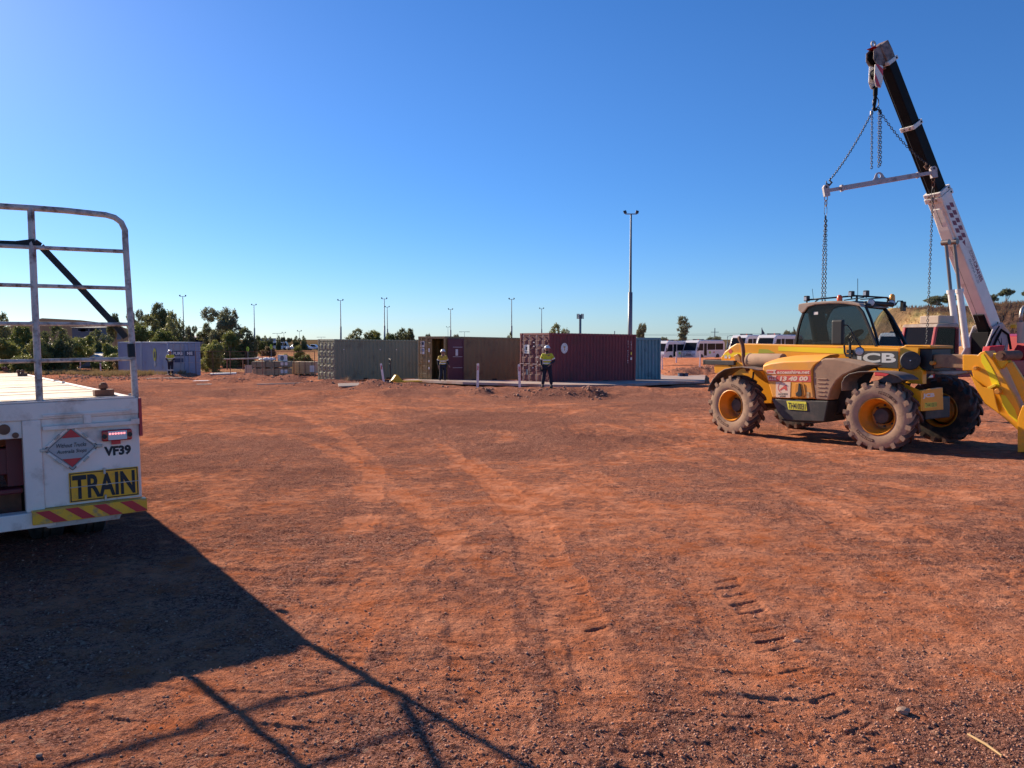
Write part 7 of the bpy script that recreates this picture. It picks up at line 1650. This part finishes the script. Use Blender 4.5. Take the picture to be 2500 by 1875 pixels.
# ---------------------------------------------------------------- minibuses
def minibus(label, loc, heading, grp='white minibuses parked beyond the bank', H=2.65, proto=None):
    if proto is not None: return copy_tree(proto, label=label, loc=loc, rz=heading)
    t = thing('minibus', label, 'minibus', loc=loc, rz=heading, group=grp); L, W = 6.99, 2.08        # faces local -Y
    prof = [(0, .42), (0, .95), (.10, 1.22), (.62, 2.36), (.95, 2.60), (1.6, 2.65), (L - .5, 2.62), (L - .12, 2.45), (L, 2.2), (L, .42)]
    def sec(x, k, dz=0): return [Vector((x, y, z)) for y, z in [(a, b) for a, b in prof]]
    m = MB(); inset = [(x, [(y + (.06 if y < L / 2 else -.06) * k, z - (.05 * k if z > 2 else 0)) for y, z in prof]) for x, k in ((-W / 2, 1.0), (-W / 2 + .07, .2), (-W / 2 + .16, 0), (W / 2 - .16, 0), (W / 2 - .07, .2), (W / 2, 1.0))]
    m.loft([[Vector((x, y, z)) for y, z in pr_] for x, pr_ in inset]); m.build('body', 'bus_white', t, bevel=.03, seg=2)
    nrm = Vector((0, -(2.36 - 1.22), .52)).normalized(); m = MB(); a = [Vector((x, .14, 1.30)) for x in (-.90, .90)] + [Vector((x, .60, 2.30)) for x in (.84, -.84)]; a = [p + nrm * .012 for p in a]; m.loft([a, [p - nrm * .03 for p in a]]); m.build('windscreen', 'bus_glass', t, bevel=.01)
    for s in (-1, 1):
        X = s * (W / 2 + .004)
        for nm, q in (('side_window', [(.55, 1.32), (1.75, 1.32), (1.75, 2.20), (.85, 2.20)]), ('side_window', [(2.72, 1.38), (4.6, 1.38), (4.6, 2.20), (2.72, 2.20)]), ('side_window', [(4.68, 1.38), (6.55, 1.38), (6.55, 2.20), (4.68, 2.20)])) + ((('door_window', [(1.90, .65), (2.58, .65), (2.58, 2.22), (1.90, 2.22)]),) if s > 0 else (('side_window', [(1.85, 1.38), (2.64, 1.38), (2.64, 2.20), (1.85, 2.20)]),)):
            m = MB(); m.loft([[Vector((X - s * .012, y, z)) for y, z in q], [Vector((X, y, z)) for y, z in q]]); m.build(nm, 'bus_glass', t)
        m = MB(); m.box((X, 3.3, 1.05), (.006, .42, .30)); m.build('lime_decal', 'lime', t); m = MB(); m.box((X, 4.3, 1.07), (.006, .35, .14)); m.build('red_decal', 'sticker_red', t)
        m = MB(); m.box((s * .72, -.012, .86), (.42, .04, .20)); m.build('headlight', 'lamp_glass', t, bevel=.02)
        m = MB(); m.box((s * (W / 2 + .13), .28, 1.50), (.10, .10, .50)); m.tube([(s * W / 2, .5, 1.95), (s * (W / 2 + .13), .3, 1.72)], .02, 5); m.build('mirror', 'grey_dark', t)
        for y in (1.35, 5.2):
            m = MB(); m.lathe([(-.12, .22), (-.12, .36), (.10, .36), (.12, .30), (.12, .22)], (s * (W / 2 - .11), y, .37), (s, 0, 0), 20); w_ = m.build('wheel', 'tyre', t, smooth=True, auto=35); m = MB(); m.lathe([(.10, .22), (.06, .1), (.09, .02)], (s * (W / 2 - .11), y, .37), (s, 0, 0), 16); m.build('hub', 'beam_white', w_)
            m = MB(); m.lathe([(0, .45), (.012, .45), (.013, .0)], (s * (W / 2 - .008), y, .42), (s, 0, 0), 20); m.build('wheel_arch', 'ink', t)
    m = MB(); m.box((0, -.01, .86), (.80, .03, .11)); m.box((0, -.03, .60), (1.5, .05, .10)); m.box((0, -.01, .72), (.9, .03, .05)); m.build('grille', 'grey_dark', t, bevel=.01)
    m = MB(); m.box((0, -.02, .50), (2.02, .10, .17)); m.build('bumper', 'bus_white', t, bevel=.03)
    text('lettering', 'COACH', (-.40, .02, 1.08), (1, 0, 0), (0, .3, .95), .80, .17, 'pole_grey', t, bold=.03, depth=.03)
    m = MB(); m.box((0, -.035, .60), (.34, .012, .10)); m.build('number_plate', 'white_ink', t)
    m = MB(); m.box((0, 2.4, 2.70), (1.1, .5, .14)); m.box((.3, 5.6, 2.68), (.5, .7, .13)); m.box((-.3, 1.6, 2.70), (.22, .22, .15)); m.build('roof_hatch', 'grey_dark', t, bevel=.02)
    for y in (1.35,): m = MB(); m.lathe([(0, .07), (.12, .05), (.13, .01)], (.5, 1.4, 2.65), (0, 0, 1), 10); m.build('beacon', 'orange_lens', t)
    return t
def bloc(px, d, ybot): p = P(px, ybot, d); return (p.x, p.y, p.z)
hd = math.atan2(.50, .866)                             # noses point towards the camera, swung left
def buspos(px, ybot, d): p = P(px, ybot, d); return (p.x, p.y, max(p.z, zg(p.x, p.y) - .02))
bus = minibus('nearest minibus seen whole beyond the bank, left of the telehandler', buspos(1681, 881, 98), -R(46))
def bcopy(px, d, ytop, label, rz=-R(46)):
    p = P(px, ytop, d); z = p.z - 2.65; return minibus(label, (p.x, p.y, max(z, zg(p.x, p.y) - .05)), rz, proto=bus)
bcopy(1606, 97, 832, 'minibus partly hidden behind the teal container')
bcopy(1798, 88, 826.5, 'minibus third from the left, seen behind the dusty exhaust pipe')
bcopy(1864, 80, 821.5, 'minibus with roof beacons seen above the yellow boom next to the cab')
bcopy(2168, 70, 812, 'white minibus seen through the telehandler windscreen')
# ---------------------------------------------------------------- car park on the left rise
def box_truck(px, d, label):
    g = GD(px, d); g.z = zg(g.x, g.y); t = thing('box_truck', label, 'truck', loc=tuple(g), rz=R(-62)); m = MB(); m.bb(-1.25, 1.25, -.2, 5.2, .95, 3.55); m.build('cargo_box', 'cont_grey', t, bevel=.04)
    m = MB(); m.bb(-1.27, 1.27, 2.5, 2.58, .95, 3.6); m.bb(-1.27, 1.27, -.22, -.12, .9, 3.58); m.bb(-1.27, 1.27, -.22, 5.22, 3.5, 3.6); m.build('box_frame', 'grey_dark', t)
    m = MB(); m.bb(-1.1, 1.1, -.2, 7.4, .6, .9); m.build('chassis', 'grey_dark', t)
    m = MB(); m.loft([[Vector((x, y, z)) for y, z in ((5.5, .7), (7.4, .7), (7.4, 1.5), (7.0, 2.7), (5.5, 2.9))] for x in (-1.15, 1.15)]); m.build('cab', 'bus_white', t, bevel=.06)
    for s in (-1, 1):
        m = MB(); m.box((s * 1.152, 6.4, 2.1), (.01, 1.0, .6)); m.build('side_window', 'bus_glass', t)
        for y in (.9, 2.1, 6.5): m = MB(); m.lathe([(-.14, .2), (-.14, .48), (.14, .48), (.14, .2)], (s * 1.05, y, .48), (1, 0, 0), 18); m.build('wheel', 'tyre', t)
    return t
def at_car(px, ybot, d): p = P(px, ybot, d); return p
box_truck(630, 235, 'grey box truck parked beyond the fence right of the dark bushy tree')
p = P(655, 832, 246); b2 = minibus('white coach parked behind the grey box truck', (p.x, p.y, zg(p.x, p.y)), R(100), proto=bus)
p = P(706, 832, 232); b3 = minibus('pale blue looking minibus in the raised car park facing right', (p.x, p.y, zg(p.x, p.y)), R(100), proto=bus)
for b_ in (b2, b3): b_['group'] = 'minibuses in the raised car park'
def ute(px, d, rz, label, mt='bus_white', grp=None):
    g = GD(px, d); g.z = zg(g.x, g.y); t = thing('parked_ute', label, 'ute', loc=tuple(g), rz=rz, group=grp)
    prof = [(-2.6, .45), (-2.6, .85), (-2.3, 1.02), (-1.35, 1.10), (-.75, 1.72), (.45, 1.78), (.75, 1.12), (2.6, 1.12), (2.6, .5)]
    m = MB(); m.prism([(x, z) for x, z in prof], -.9, .9); m.build('body', mt, t, bevel=.07, seg=3)
    m = MB(); m.prism([(-1.18, 1.14), (-.72, 1.62), (.40, 1.68), (.62, 1.16)], -.905, .905); m.build('side_window', 'bus_glass', t)
    m = MB(); m.bb(.85, 2.5, -.8, .8, 1.10, 1.15); m.build('tray', 'grey_dark', t)
    for x in (-1.75, 1.65):
        for s in (-1, 1): m = MB(); m.lathe([(-.12, .2), (-.12, .38), (.12, .38), (.12, .2)], (x, s * .82, .38), (0, 1, 0), 18); m.build('wheel', 'tyre', t)
    for s in (-1, 1): m = MB(); m.box((-2.6, s * .65, .85), (.06, .35, .16)); m.build('headlight', 'lamp_glass', t)
    return t
u0 = ute(742, 215, R(165), 'white utility vehicle nearest the green container in the car park', grp='utes in the car park')
g = GD(765, 225); copy_tree(u0, label='white utility vehicle half hidden behind the green container corner', loc=(g.x, g.y, zg(g.x, g.y)), rz=R(175))
g = GD(722, 222); copy_tree(u0, label='white utility vehicle in front of the pale minibus', loc=(g.x, g.y, zg(g.x, g.y)), rz=R(20))
g = GD(600, 230); copy_tree(u0, label='white utility vehicle seen behind the dark bushy tree', loc=(g.x, g.y, zg(g.x, g.y)), rz=R(20))
# white safety barrier below the car park, sheds and house roofs
a, b = P(478, 879, 74), P(672, 874, 72); t = thing('steel_pipe_rack', 'long pale horizontal pipe rail behind the fence', 'pipe rail', loc=(a.x, a.y, a.z)); dv = b - a
m = MB(); m.tube([Vector((0, 0, 0)), dv], .07, 8); m.build('pipe', 'beam_white', t)
for k in range(6): m = MB(); q = dv * (k / 5); m.tube([q, q - Vector((0, 0, a.z + q.z - zg(a.x + q.x, a.y + q.y)))], .05, 6); m.build('support_post', 'fence_rust', t)
def shed(px0, px1, d, ytop, yb, label, wall='shed', roof='shed_roof', depth=5, windows=(), door=True):
    a, b = P(px0, yb, d), P(px1, yb, d); L = b.x - a.x; h = P(px0, ytop, d).z - a.z; t = thing('shed', label, 'shed', loc=(a.x, d, a.z))
    m = MB(); m.bb(0, L, 0, depth, -1.5, h - .12); m.build('wall', wall, t); m = MB(); m.loft([[Vector((-.3, y, z)), Vector((L + .3, y, z)), Vector((L + .3, y, z + .10)), Vector((-.3, y, z + .1))] for y, z in ((-.4, h - .14), (depth + .3, h + .25))]); m.build('roof', roof, t)
    for (x, z, w_, hh) in windows: m = MB(); m.box((L * x, -.012, h * z), (w_, .03, hh)); m.build('window', 'bus_glass', t); m = MB(); m.box((L * x, -.02, h * z - hh / 2 - .04), (w_ + .1, .06, .06)); m.build('window_sill', 'beam_white', t)
    if door: m = MB(); m.box((L * .18, -.015, h * .42), (.9, .04, h * .8)); m.build('door', 'ochre_sheet', t); m = MB(); m.box((L * .68, -.15, h * .5), (1.0, .3, .5)); m.build('wall_unit', 'pole_grey', t)
    return t
shed(157, 246, 78, 870, 907, 'low beige shed with pale flat roof behind the trailer gate')
shed(245, 300, 82, 867, 900, 'dark low shelter with pale roof edge beside the far blue container', 'grey_dark', 'beam_white', 4, door=False)
shed(18, 74, 100, 846, 862, 'grey roofed shed among the trees behind the trailer gate', 'shed', 'pole_grey', 4, ((.3, .5, 1.4, .5), (.7, .5, 1.4, .5)), False)
shed(176, 236, 190, 799, 814, 'long blue grey roofed building on the rise below the far hill', 'roof_blue', 'roof_blue', 12, ((.35, .55, 1.2, .6), (.45, .55, 1.2, .6), (.55, .55, 1.2, .6), (.9, .55, 2.2, .6)), False)
shed(440, 505, 140, 823, 838, 'pale roofed building between the trees by the blue container', 'shed', 'shed_roof', 8, ((.3, .5, 1.4, .6), (.7, .5, 1.4, .6)), False)
shed(330, 400, 130, 822, 850, 'dark roofed building among the trees behind the blue container', 'grey_dark', 'pole_grey', 8, ((.5, .5, 2.0, .6),), False)
shed(560, 605, 88, 880, 905, 'beige hut behind the mesh fence left of the board', 'shed', 'shed_roof', 3, ((.7, .55, .8, .5),), False)

for _, tr_, c_ in PR.values(): bpy.data.objects.remove(tr_); bpy.data.objects.remove(c_)
